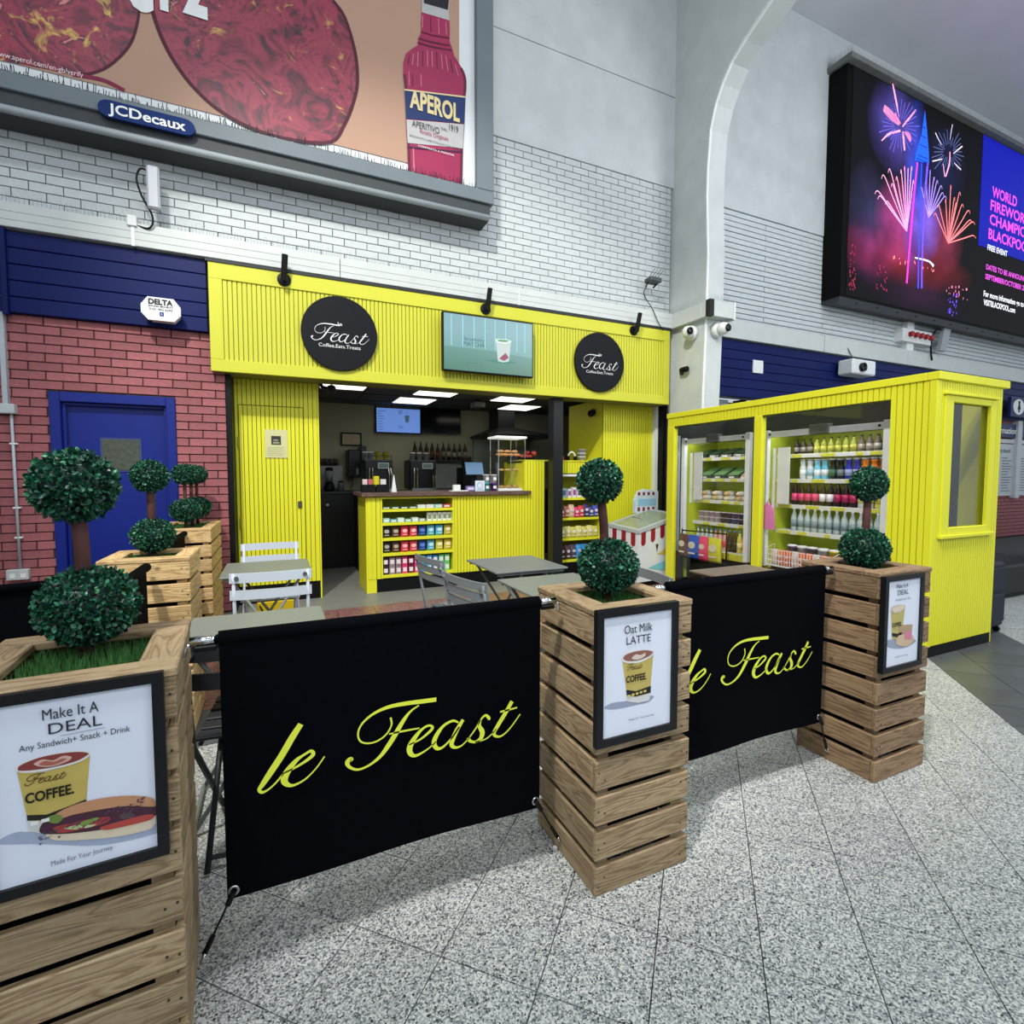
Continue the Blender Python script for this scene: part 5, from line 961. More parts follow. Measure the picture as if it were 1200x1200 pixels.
# ---------- things on the worktops
Wz=1.135
cs=thing('cake_display_case','clear three tier display case of pastries on the counter end','display case',(2.74,6.05,Wz))
x0,x1,y0,y1=2.53,2.90,5.93,6.2
MB().box(x0,x1,y0,y1,Wz,Wz+.03).build('base',WHT,cs); MB().cbox(x0-.03,x1+.02,y0-.02,y1+.02,1.80,1.825,.003).build('lit_top',M((250,250,246),.4,emit=.5),cs)
MB().quad((x0,y0,Wz+.03),(x1,y0,Wz+.03),(x1,y0,1.8),(x0,y0,1.8)).quad((x0,y0,Wz+.03),(x0,y1,Wz+.03),(x0,y1,1.8),(x0,y0,1.8)).quad((x1,y0,Wz+.03),(x1,y1,Wz+.03),(x1,y1,1.8),(x1,y0,1.8)).build('glass_side',GLASS,cs,kind='stuff')
for z in (1.38,1.56): MB().box(x0+.005,x1-.005,y0+.005,y1-.005,z,z+.005).build('glass_shelf',GLASS,cs)
p=MB()
for x,y in ((x0,y0),(x1,y0),(x0,y1),(x1,y1),(2.7,y0)): p.box(x-.004,x+.004,y-.004,y+.004,Wz+.03,1.8)
p.build('upright',CHROME,cs,kind='stuff')
def pastry(x,y,z,s,lab,grp,c):
    t=thing('pastry',lab,'pastry',(x,y,z),grp)
    mb=MB(); pts=[]
    for k in range(9):
        a=math.pi*(.1+.8*k/8); pts.append((x+s*math.cos(a),y-.3*s*math.sin(a)+.01,z+s*.38+.0*k))
    mb.tube(pts,[s*(.10+.26*math.sin(math.pi*k/8)) for k in range(9)],8); mb.build('crust',M(c,.5,noise=.25,nscale=40),t,smooth=True); return t
for i in range(4): pastry(2.60+i*.08,6.05,1.575,.055,f'golden pastry on the top tier of the display case, {ORD[i]} from the left','pastries on the top tier',(196,140,84))
for i in range(3): pastry(2.61+i*.1,6.05,1.665,.05,f'golden pastry piled above the top tier of the display case, {ORD[i]} from the left','pastries on the top tier',(206,150,96)).location.z-=.045
for i in range(3): pastry(2.62+i*.1,6.05,1.385,.045,f'small pastry on the middle tier of the display case, {ORD[i]} from the left','pastries on the middle tier',(180,150,90))
for i in range(3): pastry(2.62+i*.1,6.05,Wz+.03,.05,f'small pastry on the bottom tier of the display case, {ORD[i]} from the left','pastries on the bottom tier',(176,130,80))
tl=thing('till','black touch screen till with a blue lit display on the worktop','till',(2.33,6.25,Wz))
MB().prism([(6.2,1.33),(6.24,1.34),(6.30,1.50),(6.26,1.505)],'x',2.19,2.45).build('screen_case',BLK,tl,fix=True)
MB().add([(2.20,6.199,1.342),(2.44,6.199,1.342),(2.44,6.257,1.498),(2.20,6.257,1.498)],[(0,1,2,3)]).build('display',M((84,112,140),.3,emit=.35),tl)
MB().cbox(2.24,2.42,6.2,6.4,Wz,1.17,.01).cbox(2.29,2.37,6.27,6.31,1.15,1.38,.006).build('stand',BLK,tl,kind='stuff')
tc=thing('condiment_caddy','black two section caddy of packets with a yellow tub on the worktop','caddy',(1.01,6.0,Wz))
for a,b_ in ((.87,1.015),(1.025,1.17)):
    MB().box(a,b_,5.94,5.95,Wz,1.225).box(a,b_,6.06,6.07,Wz,1.225).box(a,a+.008,5.95,6.06,Wz,1.225).box(b_-.008,b_,5.95,6.06,Wz,1.225).box(a,b_,5.95,6.06,Wz,Wz+.01).build('section',BLK,tc,kind='stuff')
for i,(x,c,lab) in enumerate(((.91,(206,190,186),'white packet'),(.96,(190,90,100),'pink striped packet'),(1.11,(210,205,205),'white packet with grey print'))): MB().box(x-.03,x+.03,5.97,6.03,1.15,1.285).build('sachet_stack',M(c,.6),tc,label=lab)
MB().lathe([(.035,0),(.035,.11),(.03,.12)],1.035,6.0,1.20,14).build('yellow_tub',M((206,196,40),.5),tc)
nd=thing('napkin_cone','tall white paper cone beside the condiment caddy','paper cone',(1.24,6.02,Wz)); MB().lathe([(.035,0),(.004,.2)],1.24,6.02,Wz,14).build('cone',WHT,nd)
cdn=thing('card_reader','small white card reader lying on the worktop left of the till','card reader',(1.98,5.95,Wz)); MB().cbox(1.90,2.12,5.9,6.0,Wz,Wz+.012,.003).build('tray',WHT,cdn); MB().cbox(1.94,2.03,5.93,5.98,Wz+.012,Wz+.08,.005).build('reader_body',WHT,cdn)
carton(2.17,5.97,Wz,.12,.04,.065,(120,100,160),(210,206,226),'lilac leaflet box on the worktop, left of the white card sign','leaflet boxes on the worktop','leaflet box','leaflet_box')
sg=thing('card_sign','white card sign with a blue ring print on the worktop','card sign',(2.28,5.92,Wz)); MB().box(2.215,2.34,5.92,5.926,Wz,1.265).build('card',M((214,226,236),.5,emit=.0),sg)
mb=MB(); stroke(mb,[(2.278+.035*math.cos(a),1.205+.035*math.sin(a),.006) for a in [k*math.pi/6 for k in range(13)]],5.918,3); mb.box(2.24,2.32,5.917,5.918,1.15,1.156); mb.build('ring_print',M((120,150,190),.5),sg,kind='stuff')
for i,(x,z,c,cn,wh) in enumerate(((2.38,Wz,(80,196,196),'turquoise','lower left'),(2.48,Wz,(120,70,160),'purple','lower right'),(2.38,Wz+.105,(214,218,220),'white','upper left'),(2.48,Wz+.105,(220,220,224),'pale grey','upper right'))):
    t=thing('paper_tub',f'{cn} paper tub in the little stack before the display case, {wh}','tub',(x,5.97,z),'tubs stacked by the display case')
    MB().lathe([(.036,0),(.042,.09),(.045,.09),(.045,.1)],x,5.97,z,14).build('body',M(c,.5),t,smooth=True)
    MB().box(x-.02,x+.02,5.925,5.93,z+.03,z+.065).build('label',M((230,232,236),.5),t)
# items on raised top and on the shelf unit
rb_=thing('fruit_bowl','low dark bowl of red apples on the raised counter top','bowl',(3.0,6.1,1.53)); MB().lathe([(.06,0),(.12,.03),(.115,.035),(.05,.008)],3.0,6.1,1.53,18).build('bowl',BLK,rb_,smooth=True)
for i,(x,y,z) in enumerate(((2.93,6.08,1.545),(2.99,6.05,1.545),(3.06,6.1,1.545),(3.09,6.05,1.59),(3.02,6.1,1.60))):
    t=thing('apple','red apple in the dark bowl on the raised counter, '+ORD[i]+' from the left','apple',(x,y,z),'apples in the bowl')
    MB().lathe([(.004,.004),(.022,.0),(.034,.018),(.036,.035),(.026,.056),(.006,.052)],x,y,z,14).build('fruit',M((170,62,56),.35,noise=.2,nscale=20),t,smooth=True); MB().tube([(x,y,z+.05),(x+.004,y,z+.066)],.0025,5).build('stem',M((70,50,30),.6),t)
t=thing('red_bag','crumpled red bag on top of the snack shelf unit beside the post','bag',(3.47,6.05,1.53)); MB().lathe([(.06,0),(.08,.03),(.06,.07),(.02,.09)],3.47,6.05,1.53,10,'z',1,.8).build('bag_body',M((190,44,50),.4),t,smooth=True)
t=thing('headphones','white arched headband of headphones on the snack shelf unit top','headphones',(3.67,6.05,1.53)); MB().tube([(3.67-.06*math.cos(a),6.05,1.56+.09*math.sin(a)) for a in [k*math.pi/8 for k in range(9)]],.012,8).build('headband',WHT,t,smooth=True); MB().lathe([(.03,-.015),(.035,0),(.03,.015)],3.61,6.05,1.565,14,'x').build('ear_cup',BLK,t); MB().lathe([(.03,-.015),(.035,0),(.03,.015)],3.73,6.05,1.565,14,'x').build('ear_cup',BLK,t)
t=thing('paper_cup_stack','pale grey stack of cups on the snack shelf unit top','cup',(3.83,6.05,1.53)); MB().lathe([(.045,0),(.055,.15),(.058,.15),(.058,.158)],3.83,6.05,1.53,16).build('cup_stack',M((170,168,186),.4),t,smooth=True); MB().lathe([(.059,.05),(.059,.058)],3.83,6.05,1.53,16).lathe([(.06,.10),(.06,.108)],3.83,6.05,1.53,16).build('rim',WHT,t,kind='stuff')
# ============================================================ PLANTERS AND TOPIARY
_slat={}
def slat_me(L,h,th,m,key):
    k=(round(L,4),h,th,key)
    if k not in _slat:
        mb=MB().cbox(0,L,0,th,0,h,.0035); me=bpy.data.meshes.new('slat'); me.from_pydata(mb.v,[],mb.f); me.materials.append(m); _slat[k]=me
    return _slat[k]
def planter(x0,x1,y0,y1,m,key,lab,turf=True,H=.912):
    t=thing('wooden_planter',lab,'planter',((x0+x1)/2,(y0+y1)/2,0),None)
    ox,oy=t.location.x,t.location.y; th=.02; n=8; sh=.0925; pit=(H-.022-sh)/(n-1)
    for i in range(n):
        z=i*pit; j=lambda: R.uniform(-.0012,.0012)
        link('slat',slat_me(x1-x0,sh,th,m,key),t,(x0-ox,y0-oy+j(),z))
        link('slat',slat_me(x1-x0,sh,th,m,key),t,(x1-ox,y1-oy+j(),z),(0,0,math.pi))
        link('slat',slat_me(y1-y0-2*th,sh,th,m,key),t,(x0-ox+j(),y1-th-oy,z),(0,0,-math.pi/2))
        link('slat',slat_me(y1-y0-2*th,sh,th,m,key),t,(x1-ox+j(),y0+th-oy,z),(0,0,math.pi/2))
    for a,b in ((x0+th,y0+th),(x1-th-.04,y0+th),(x0+th,y1-th-.04),(x1-th-.04,y1-th-.04)):
        MB().box(a,a+.04,b,b+.04,0,H-.022).build('corner_post',m,t)
    # rim boards
    w=.078
    for (L,px_,py_,rz) in ((x1-x0+.006,x0-.003,y0-.003,0),(x1-x0+.006,x1+.003,y1+.003,math.pi),(y1-y0-2*w+.006,x0-.003,y1-w+.003,-math.pi/2),(y1-y0-2*w+.006,x1+.003,y0+w-.003,math.pi/2)):
        k=('rim',round(L,3),key)
        if k not in _slat:
            mb=MB().cbox(0,L,0,w,0,.022,.004); me=bpy.data.meshes.new('rim_board'); me.from_pydata(mb.v,[],mb.f); me.materials.append(m); _slat[k]=me
        link('rim_board',_slat[k],t,(px_-ox,py_-oy,H-.022),(0,0,rz))
    MB().box(x0+.07,x1-.07,y0+.07,y1-.07,.06,H-.05).build('inner_liner',M((16,16,16),.9),t)
    MB().box(x0+w,x1-w,y0+w,y1-w,H-.06,H-.045).build('soil_board',M((20,34,22),.9),t)
    if turf:
        g=MB()
        nb=int(42000*(x1-x0-2*w)*(y1-y0-2*w))
        for i in range(nb):
            a=Vector((R.uniform(x0+w,x1-w),R.uniform(y0+w,y1-w),H-.046)); b=a+Vector((R.uniform(-.01,.01),R.uniform(-.01,.01),R.uniform(.02,.042))); an=R.uniform(0,3.14); d=Vector((math.cos(an),math.sin(an),0))*.0014
            g.add([a-d,a+d,b],[(0,1,2)])
        g.build('turf',M((66,116,58),.7,noise=.4,nscale=60),t,kind='stuff')
    s=MB()
    for i in range(n):
        z=i*pit+sh/2
        for a in (x0+.012,x0+.035,x1-.012,x1-.035): s.lathe([(.003,0),(.003,.002)],a,y0,z+R.uniform(-.02,.02),6,'y')
    s.build('nail_head',M((70,60,50),.5,metal=.4),t,kind='stuff')
    return t
planter(-.600,-.208,1.285,1.705,WOOD,'a','largest wooden slat planter in the photo, bottom left corner, poster of a baguette and coffee')
_p=bpy.data.objects['wooden_planter']
def swing(o,px_,py_,a):
    v=Vector((o.location.x-px_,o.location.y-py_)); c,s_=math.cos(a),math.sin(a)
    o.location.x=px_+v.x*c-v.y*s_; o.location.y=py_+v.x*s_+v.y*c; o.rotation_euler.z=a
planter(.874,1.252,1.287,1.672,WOOD,'a','wooden slat planter between the two black banners, oat milk latte poster on its front')
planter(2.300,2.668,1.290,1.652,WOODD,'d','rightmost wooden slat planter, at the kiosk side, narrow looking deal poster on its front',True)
planter(-.795,-.415,3.035,3.43,WOODSUN,'p','sunlit pale wooden planter behind the bottom left one, in front of the blue door')
planter(-.885,-.485,4.65,5.45,WOODSUN,'p','long wooden trough planter farthest back, against the brick wall by the yellow door')
def leaf_ball(rx,rz,n,seed):
    rr=random.Random(seed); vs=[];fs=[];tone=[]
    for i in range(n):
        zz=1-2*(i+.5)/n; an=i*2.39996+rr.uniform(-.25,.25); zz=max(-1,min(1,zz+rr.uniform(-.04,.04))); q=math.sqrt(1-zz*zz)
        nrm=Vector((q*math.cos(an),q*math.sin(an),zz)); depth=rr.uniform(.86,1.0)
        p=Vector((nrm.x*rx*depth,nrm.y*rx*depth,nrm.z*rz*depth))*.97
        d=(nrm*.55+Vector((rr.uniform(-1,1),rr.uniform(-1,1),rr.uniform(-1,1)))).normalized()
        f=Vector((rr.uniform(-1,1),rr.uniform(-1,1),rr.uniform(-1,1))); s=d.cross(f).normalized(); u=s.cross(d).normalized()
        # blade lies roughly along d, faces outward-ish
        L=rr.uniform(.0115,.0165); W=L*rr.uniform(.32,.40); b=len(vs)
        vs+= [p,p+d*L*.35+s*W+u*W*.35,p+d*L*.75+s*W*.85+u*W*.3,p+d*L,p+d*L*.75-s*W*.85+u*W*.3,p+d*L*.35-s*W+u*W*.35,p+d*L*.5]
        fs+= [(b,b+1,b+6),(b+1,b+2,b+6),(b+2,b+3,b+6),(b+3,b+4,b+6),(b+4,b+5,b+6),(b+5,b,b+6)]
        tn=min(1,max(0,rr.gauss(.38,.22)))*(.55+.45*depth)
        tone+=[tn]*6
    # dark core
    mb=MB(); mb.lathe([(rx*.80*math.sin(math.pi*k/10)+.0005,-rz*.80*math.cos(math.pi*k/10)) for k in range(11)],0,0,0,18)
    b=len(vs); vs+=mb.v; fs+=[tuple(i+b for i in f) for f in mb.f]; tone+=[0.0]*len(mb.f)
    me=bpy.data.meshes.new('foliage'); me.from_pydata([tuple(v) for v in vs],[],fs); me.materials.append(LEAF)
    a=me.attributes.new('tone','FLOAT','FACE'); a.data.foreach_set('value',tone)
    return me
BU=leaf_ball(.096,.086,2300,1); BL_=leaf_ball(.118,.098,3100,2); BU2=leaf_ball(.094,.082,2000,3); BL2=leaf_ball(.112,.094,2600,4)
TRK=mat('brown_trunk',(84,52,48),.7,noise=.25,nscale=30,bump=.3)
def topiary(x,y,lab,zu=1.30,zl=1.01,xu=0,xl=0,grp=None,u=BU,l=BL_,rz=0,tr=.016,su=(.84,.92),sl=(.84,.88)):
    t=thing('topiary',lab,'topiary',(x,y,.868),grp)
    MB().tube([(x+xl*.5,y,.868),(x+(xu+xl)/2,y,(zu+zl)/2),(x+xu,y,zu)],tr,10).build('trunk',TRK,t,smooth=True)
    for me,z,dx,s in ((u,zu,xu,su),(l,zl,xl,sl)):
        o=link('foliage',me,t,(dx,0,z-.868),(0,0,rz),kind='stuff'); o.scale=(s[0],s[0],s[1]); rz+=1.3
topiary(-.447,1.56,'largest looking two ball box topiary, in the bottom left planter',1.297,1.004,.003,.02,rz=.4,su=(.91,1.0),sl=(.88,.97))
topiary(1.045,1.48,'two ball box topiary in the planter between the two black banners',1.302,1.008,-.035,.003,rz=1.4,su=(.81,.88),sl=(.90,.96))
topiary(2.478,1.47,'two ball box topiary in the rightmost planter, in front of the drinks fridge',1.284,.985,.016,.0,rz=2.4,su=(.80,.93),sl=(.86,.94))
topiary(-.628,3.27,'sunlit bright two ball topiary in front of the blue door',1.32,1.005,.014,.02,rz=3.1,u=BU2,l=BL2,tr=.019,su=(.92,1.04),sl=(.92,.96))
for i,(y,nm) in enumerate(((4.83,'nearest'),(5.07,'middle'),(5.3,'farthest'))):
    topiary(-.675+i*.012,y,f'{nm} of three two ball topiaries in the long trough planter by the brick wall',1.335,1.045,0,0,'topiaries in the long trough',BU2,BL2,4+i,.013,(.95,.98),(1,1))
# ============================================================ POSTERS ON PLANTERS
PAPER=mat('poster_paper',(222,229,243),.35,noise=.015,nscale=3)
PB_=1.275
def poster_frame(x0,x1,z0,z1,bw,lab,yb):
    t=thing('poster_frame',lab,'poster',((x0+x1)/2,1.27,z0))
    y0,y1=1.267,yb
    MB().prism([(x0,z0),(x1,z0),(x1-bw,z0+bw),(x0+bw,z0+bw)],'y',y0,y1).prism([(x0,z1),(x0+bw,z1-bw),(x1-bw,z1-bw),(x1,z1)],'y',y0,y1).prism([(x0,z0),(x0+bw,z0+bw),(x0+bw,z1-bw),(x0,z1)],'y',y0,y1).prism([(x1,z0),(x1,z1),(x1-bw,z1-bw),(x1-bw,z0+bw)],'y',y0,y1).build('frame',M((22,23,26),.35,noise=.05),t,fix=True,kind='stuff')
    MB().box(x0+bw-.004,x1-bw+.004,PB_,yb,z0+bw-.004,z1-bw+.004).build('poster_sheet',PAPER,t)
    return t
def pr_(t,d,k,c,lay,**kw):
    mb=MB(); flat(mb,d[k],PB_-.0004*lay); return mb.build(k_name.get(k,'shape')+'_print',M(c,.5,noise=kw.get('noise',.06),nscale=kw.get('ns',40)),t)
k_name=dict(body='cup',white='cup_base',rim='cup_rim',coffee='coffee',heart='milk_heart',heart2='milk_heart',band='black_band',shadow='shadow',bunb='lower_bun',fill='filling',bunt='upper_bun',tom1='tomato',tom2='tomato',cuc1='cucumber',cuc2='cucumber',cuc3='cucumber',leaf1='lettuce',leaf2='lettuce',box='sandwich_box',sand='sandwich',pink='sandwich_filling')
def smooth_poly(p,k=4):
    n=len(p); out=[]
    for i in range(n):
        p0,p1,p2,p3=p[i-1],p[i],p[(i+1)%n],p[(i+2)%n]
        for j in range(k):
            t=j/k; out.append(tuple(.5*((2*b)+(-a+c)*t+(2*a-5*b+4*c-d)*t*t+(-a+3*b-3*c+d)*t**3) for a,b,c,d in zip(p0,p1,p2,p3)))
    return out
for d in (P_big,P_mid,P_right):
    for k in d:
        if k in('rim','coffee','heart','heart2','fill','bunb','bunt','shadow','tom1','tom2','cuc1','cuc2','cuc3','leaf1','leaf2','sand'): d[k]=smooth_poly(d[k])
INK=M((44,46,56),.5)
def cup_text(t,lst,skip_first=0):
    for s,x,z,wd,cp in lst:
        if s=='FEAST':
            logo(t,x,z,wd/.52,PB_-.0032,M((90,70,30),.5),('l','e'),(.17,.50),1.1,'cup_logo_print')
        elif s=='COFFEE.': lettering(s,x,z,wd,cp,PB_-.0032,M((36,34,26),.5),t,.03)
        else: lettering(s,x,z,wd,cp,PB_-.0032,INK if cp>.012 or s[0]!='M' else M((110,114,130),.5),t,.0)
t=poster_frame(-.522,-.229,.511,.909,.021,'black framed poster of a coffee cup and filled baguette on the bottom left planter',1.284)
for k,c,l in (('shadow',(162,172,196),1),('body',(192,172,92),2),('white',(208,208,204),3),('band',(40,38,34),4),('rim',(226,224,222),4),('coffee',(132,62,58),5),('heart',(206,170,156),6),('heart2',(170,96,84),7),('bunb',(214,200,176),4),('fill',(74,44,58),5),('bunt',(190,140,104),6),('tom1',(160,62,62),6),('tom2',(176,74,66),6),('cuc1',(176,190,130),7),('cuc2',(120,150,70),7),('cuc3',(190,200,150),7),('leaf1',(110,132,66),7),('leaf2',(84,70,74),7)): pr_(t,P_big,k,c,l)
mb=MB(); mb.box(-.450,-.438,PB_-.0032,PB_-.003,.6445,.6515).box(-.434,-.422,PB_-.0032,PB_-.003,.6455,.6525).build('band_mark_print',WHT,t,kind='stuff')
MB().box(-.40,-.33,PB_-.003,PB_-.0028,.811,.812).build('rule_print',M((140,146,160),.5),t)
cup_text(t,T_big+T_big2)
rr=random.Random(5); mb=MB()
for i in range(60):
    x=rr.uniform(-.44,-.27); z=.600+(x+.44)*.14+rr.uniform(0,.02); a=rr.uniform(0,3); mb.add([(x,PB_-.003,z),(x+.004*math.cos(a),PB_-.003,z+.003),(x+.006,PB_-.003,z+.006*math.sin(a)),(x-.001,PB_-.003,z+.005)],[(0,1,2,3)])
mb.build('salad_fleck_print',M((96,66,84),.5,noise=.5,nscale=200),t,kind='stuff')
swing(_p,-.205,1.285,math.radians(4)); swing(t,-.205,1.285,math.radians(4))
t=poster_frame(.863,1.178,.489,.915,.024,'black framed oat milk latte poster on the planter between the banners',1.287)
for k,c,l in (('shadow',(150,160,182),1),('body',(192,174,98),2),('white',(214,214,212),3),('band',(40,38,34),4),('rim',(222,220,216),4),('coffee',(140,96,84),5),('heart',(214,196,186),6)): pr_(t,P_mid,k,c,l)
mb=MB()
for i in range(5): mb.box(.981+i*.0155,.991+i*.0155,PB_-.0032,PB_-.003,.6295+i*.0012,.6365+i*.0012)
mb.build('band_mark_print',M((210,196,110),.5),t,kind='stuff')
cup_text(t,T_mid)
t=poster_frame(2.293,2.575,.488,.900,.022,'black framed poster of a coffee cup and packed sandwich on the rightmost planter',1.290)
for k,c,l in (('shadow',(154,162,182),1),('body',(186,172,104),2),('band',(40,38,34),4),('rim',(196,180,160),4),('coffee',(216,200,180),5),('box',(176,150,120),4),('sand',(206,180,150),5),('pink',(206,130,150),6)): pr_(t,P_right,k,c,l)
cup_text(t,T_right)
# ============================================================ BARRIERS
def barrier(x0,x1,lab,txtshift,bl,br):
    t=thing('banner_barrier',lab,'barrier',((x0+x1)/2,1.48,.21))
    MB().tube([(x0-.002,1.48,.905),(x1+.002,1.48,.905)],.021,16).build('cloth_sleeve',FAB,t,smooth=True)
    n=14; mb=MB(); vs=[]; 
    rows=10
    for j in range(rows+1):
        z=.905-(.905-.215)*j/rows
        for i in range(n+1):
            u=i/n; x=x0+(x1-x0)*u; wv=.004*math.sin(u*9+j*.25)*(j/rows); vs.append((x,1.462+wv+.006*(j/rows),z+.006*math.sin(u*math.pi)*(j==rows)))
    fs=[(j*(n+1)+i,(j+1)*(n+1)+i,(j+1)*(n+1)+i+1,j*(n+1)+i+1) for j in range(rows) for i in range(n)]
    m=len(vs); vs2=[(a,b+.0025,c) for a,b,c in vs]; mb.add(vs+vs2,fs+[tuple(q+m for q in f[::-1]) for f in fs])
    b=mb.build('banner_cloth',FAB,t,smooth=True)
    l=MB()
    for k,p in LOGO.items(): stroke(l,[(x+txtshift,z,w_*1.3+.0012) for x,z,w_ in p],1.4555,6)
    l.build('le_feast_lettering',LIME,b,kind='stuff')
    for x,s,pl in ((x0,-1,bl),(x1,1,br)):
        MB().tube([(x,1.48,.905),(x+s*.065,1.48,.905)],.013,12).build('pole_end',CHROME,t,smooth=True)
        MB().cbox(min(x+s*.004,x+s*.055),max(x+s*.004,x+s*.055),1.462,1.475,.882,.896,.003).build('spring_clip',BLK,t)
        MB().tube([(x+s*.055,1.478,.90),(x+s*.075,1.478,.895),(x+s*.08,1.478,.87)],.006,8).build('hook',CHROME,t,smooth=True)
        ex=x-s*.016
        MB().lathe([(.012,0),(.014,.003),(.007,.003),(.007,0)],ex,1.463,.243,16,'y').build('eyelet',STEEL,t,smooth=True)
        a=Vector((ex,1.458,.243)); d=Vector(pl)
        st=MB().tube([a,a.lerp(d,.2)+Vector((0,-.004,0))],.008,8).tube([a.lerp(d,.2),a.lerp(d,.75)],.0028,6).tube([a.lerp(d,.72),d],.007,8)
        s_=st.build('bungee_strap',BLK,t,kind='stuff'); 
        dd=(d-a).normalized(); q=d+dd*.012; MB().tube([d-dd*.004+Vector((0,-.006,0)),q+Vector((0,-.01,0)),q+dd*.012,q+Vector((0,.008,0)),d+Vector((0,.006,0))],.003,6).build('carabiner',CHROME,s_,smooth=True)
barrier(-.143,.772,'black le Feast banner barrier on the left, between the bottom left and middle planters',0,(-.196,1.46,.10),(.862,1.50,.06))
barrier(1.318,2.198,'black le Feast banner barrier on the right, between the middle and rightmost planters',1.418,(1.262,1.50,.06),(2.285,1.49,.06))
def side_barrier(x,y0,y1,lab):
    t=thing('banner_barrier',lab,'barrier',(x,(y0+y1)/2,.21))
    MB().tube([(x,y0,.88),(x,y1,.88)],.021,14).build('cloth_sleeve',FAB,t,smooth=True)
    MB().cbox(x-.004,x+.004,y0+.02,y1-.02,.215,.88,.001).build('banner_cloth',FAB,t)
    MB().tube([(x,y1,.88),(x,y1+.03,.87)],.013,8).tube([(x,y0,.88),(x,y0-.03,.87)],.013,8).build('pole_end',CHROME,t,kind='stuff')
side_barrier(-.585,1.76,2.97,'black side banner seen edge on between the bottom left and sunlit planters')
side_barrier(-.655,3.49,4.6,'black side banner seen edge on between the sunlit planter and the long trough')
side_t=thing('banner_barrier','low black banner barrier cut off by the left photo edge, before the brick wall','barrier',(-1.9,2.6,.2))
MB().tube([(-2.9,2.62,.80),(-.84,3.2,.80)],.021,12).build('cloth_sleeve',FAB,side_t,smooth=True)
MB().add([(-2.9,2.62,.2),(-.84,3.2,.2),(-.84,3.2,.8),(-2.9,2.62,.8),(-2.9,2.63,.2),(-.84,3.21,.2),(-.84,3.21,.8),(-2.9,2.63,.8)],[(0,1,2,3),(7,6,5,4)]).build('banner_cloth',FAB,side_t)
# ============================================================ TABLES AND CHAIRS
def table(x0,x1,y0,y1,lab,c=GREYM,H=.715):
    t=thing('bistro_table',lab,'table',((x0+x1)/2,(y0+y1)/2,0))
    MB().cbox(x0,x1,y0,y1,H-.012,H,.003).build('table_top',c,t)
    MB().box(x0+.02,x1-.02,y0+.02,y0+.03,H-.03,H-.012).box(x0+.02,x1-.02,y1-.03,y1-.02,H-.03,H-.012).build('under_rail',c,t,kind='stuff')
    for s,yy in ((1,y0+.07),(1,y1-.07)):
        MB().tube([(x0+.05,yy,H-.02),(x1-.03,yy,.01)],.009,8).build('leg',c,t,smooth=True)
        yy+=.02 if yy<(y0+y1)/2 else -.02
        MB().tube([(x1-.05,yy,H-.02),(x0+.03,yy,.01)],.009,8).build('leg',c,t,smooth=True)
    MB().tube([(x1-.03,y0+.07,.02),(x1-.03,y1-.07,.02)],.008,6).build('foot_bar',c,t); MB().tube([(x0+.03,y0+.09,.02),(x0+.03,y1-.09,.02)],.008,6).build('foot_bar',c,t)
    return t
TG=mat('sage_grey_enamel',(120,126,118),.42,noise=.03)
table(-.33,.19,3.47,4.03,'pale grey table between the two white slatted chairs, by the yellow door',TG)
table(-.34,.175,2.03,2.53,'grey table behind the left banner, beside the bottom left planter',TG)
table(1.235,1.755,2.93,3.49,'grey square table nearest the counter, with two chairs at its left')
table(1.16,1.68,2.24,2.74,'grey square table just behind the middle planter',TG)
table(2.40,2.92,2.02,2.50,'brownish grey table in front of the drinks kiosk',M((112,98,88),.35,noise=.05))
def chair(x,y,rz,lab,m,m2=None,slats=2,lean=.07):
    """built facing +Y (seat toward +Y, backrest at -Y), then turned"""
    m2=m2 or m
    t=thing('bistro_chair',lab,'chair',(0,0,0))
    w=.20
    for i in range(slats):
        z=.80-i*.095 if slats==2 else .81-i*.055; h=.052 if slats==2 else .038; y0=-.21-(z-.45)*.18
        mb=MB(); n=8; vs=[]
        for k in range(n+1):
            u=-1+2*k/n; cy=y0-.022*(1-u*u)
            vs+=[(u*(w+.005),cy,z-h),(u*(w+.005),cy,z),(u*(w+.005),cy+.010,z),(u*(w+.005),cy+.010,z-h)]
        fs=[(k*4+a,k*4+(a+1)%4,(k+1)*4+(a+1)%4,(k+1)*4+a) for k in range(n) for a in range(4)]+[(0,3,2,1),(n*4,n*4+1,n*4+2,n*4+3)]
        mb.add(vs,fs); mb.build('back_slat',m2,t,fix=True)
    for s in (-1,1):
        xx=s*(w-.015)
        MB().tube([(xx,-.275,.80),(xx,-.21,.45),(xx,.19,.012)],.010,6).build('leg',m,t,smooth=True)
        xx=s*(w-.04)
        MB().tube([(xx,.16,.45),(xx,-.20,.012)],.010,6).build('leg',m,t,smooth=True)
        MB().lathe([(.012,0),(.012,.004)],s*(w-.03),-.283,.775,8,'y').build('rivet',STEEL,t)
    for i in range(5):
        yy=-.17+i*.075; MB().cbox(-w+.01,w-.01,yy,yy+.055,.448,.458,.002).build('seat_slat',m2,t)
    MB().tube([(-w+.03,-.18,.445),(-w+.03,.19,.445)],.008,6).tube([(w-.03,-.18,.445),(w-.03,.19,.445)],.008,6).build('seat_frame',m,t,kind='stuff')
    MB().tube([(-w+.015,.16,.045),(w-.015,.16,.045)],.008,6).build('stretcher',m,t); MB().tube([(-w+.04,-.17,.045),(w-.04,-.17,.045)],.008,6).build('stretcher',m,t)
    t.location=(x,y,0); t.rotation_euler=(0,0,rz); return t
CW=mat('white_chair_enamel',(196,204,214),.4,noise=.03); CG=mat('grey_chair_enamel',(122,128,132),.38,noise=.04)
chair(-.06,4.13,math.pi,'white slatted folding chair behind the pale table, back against the yellow door',CW)
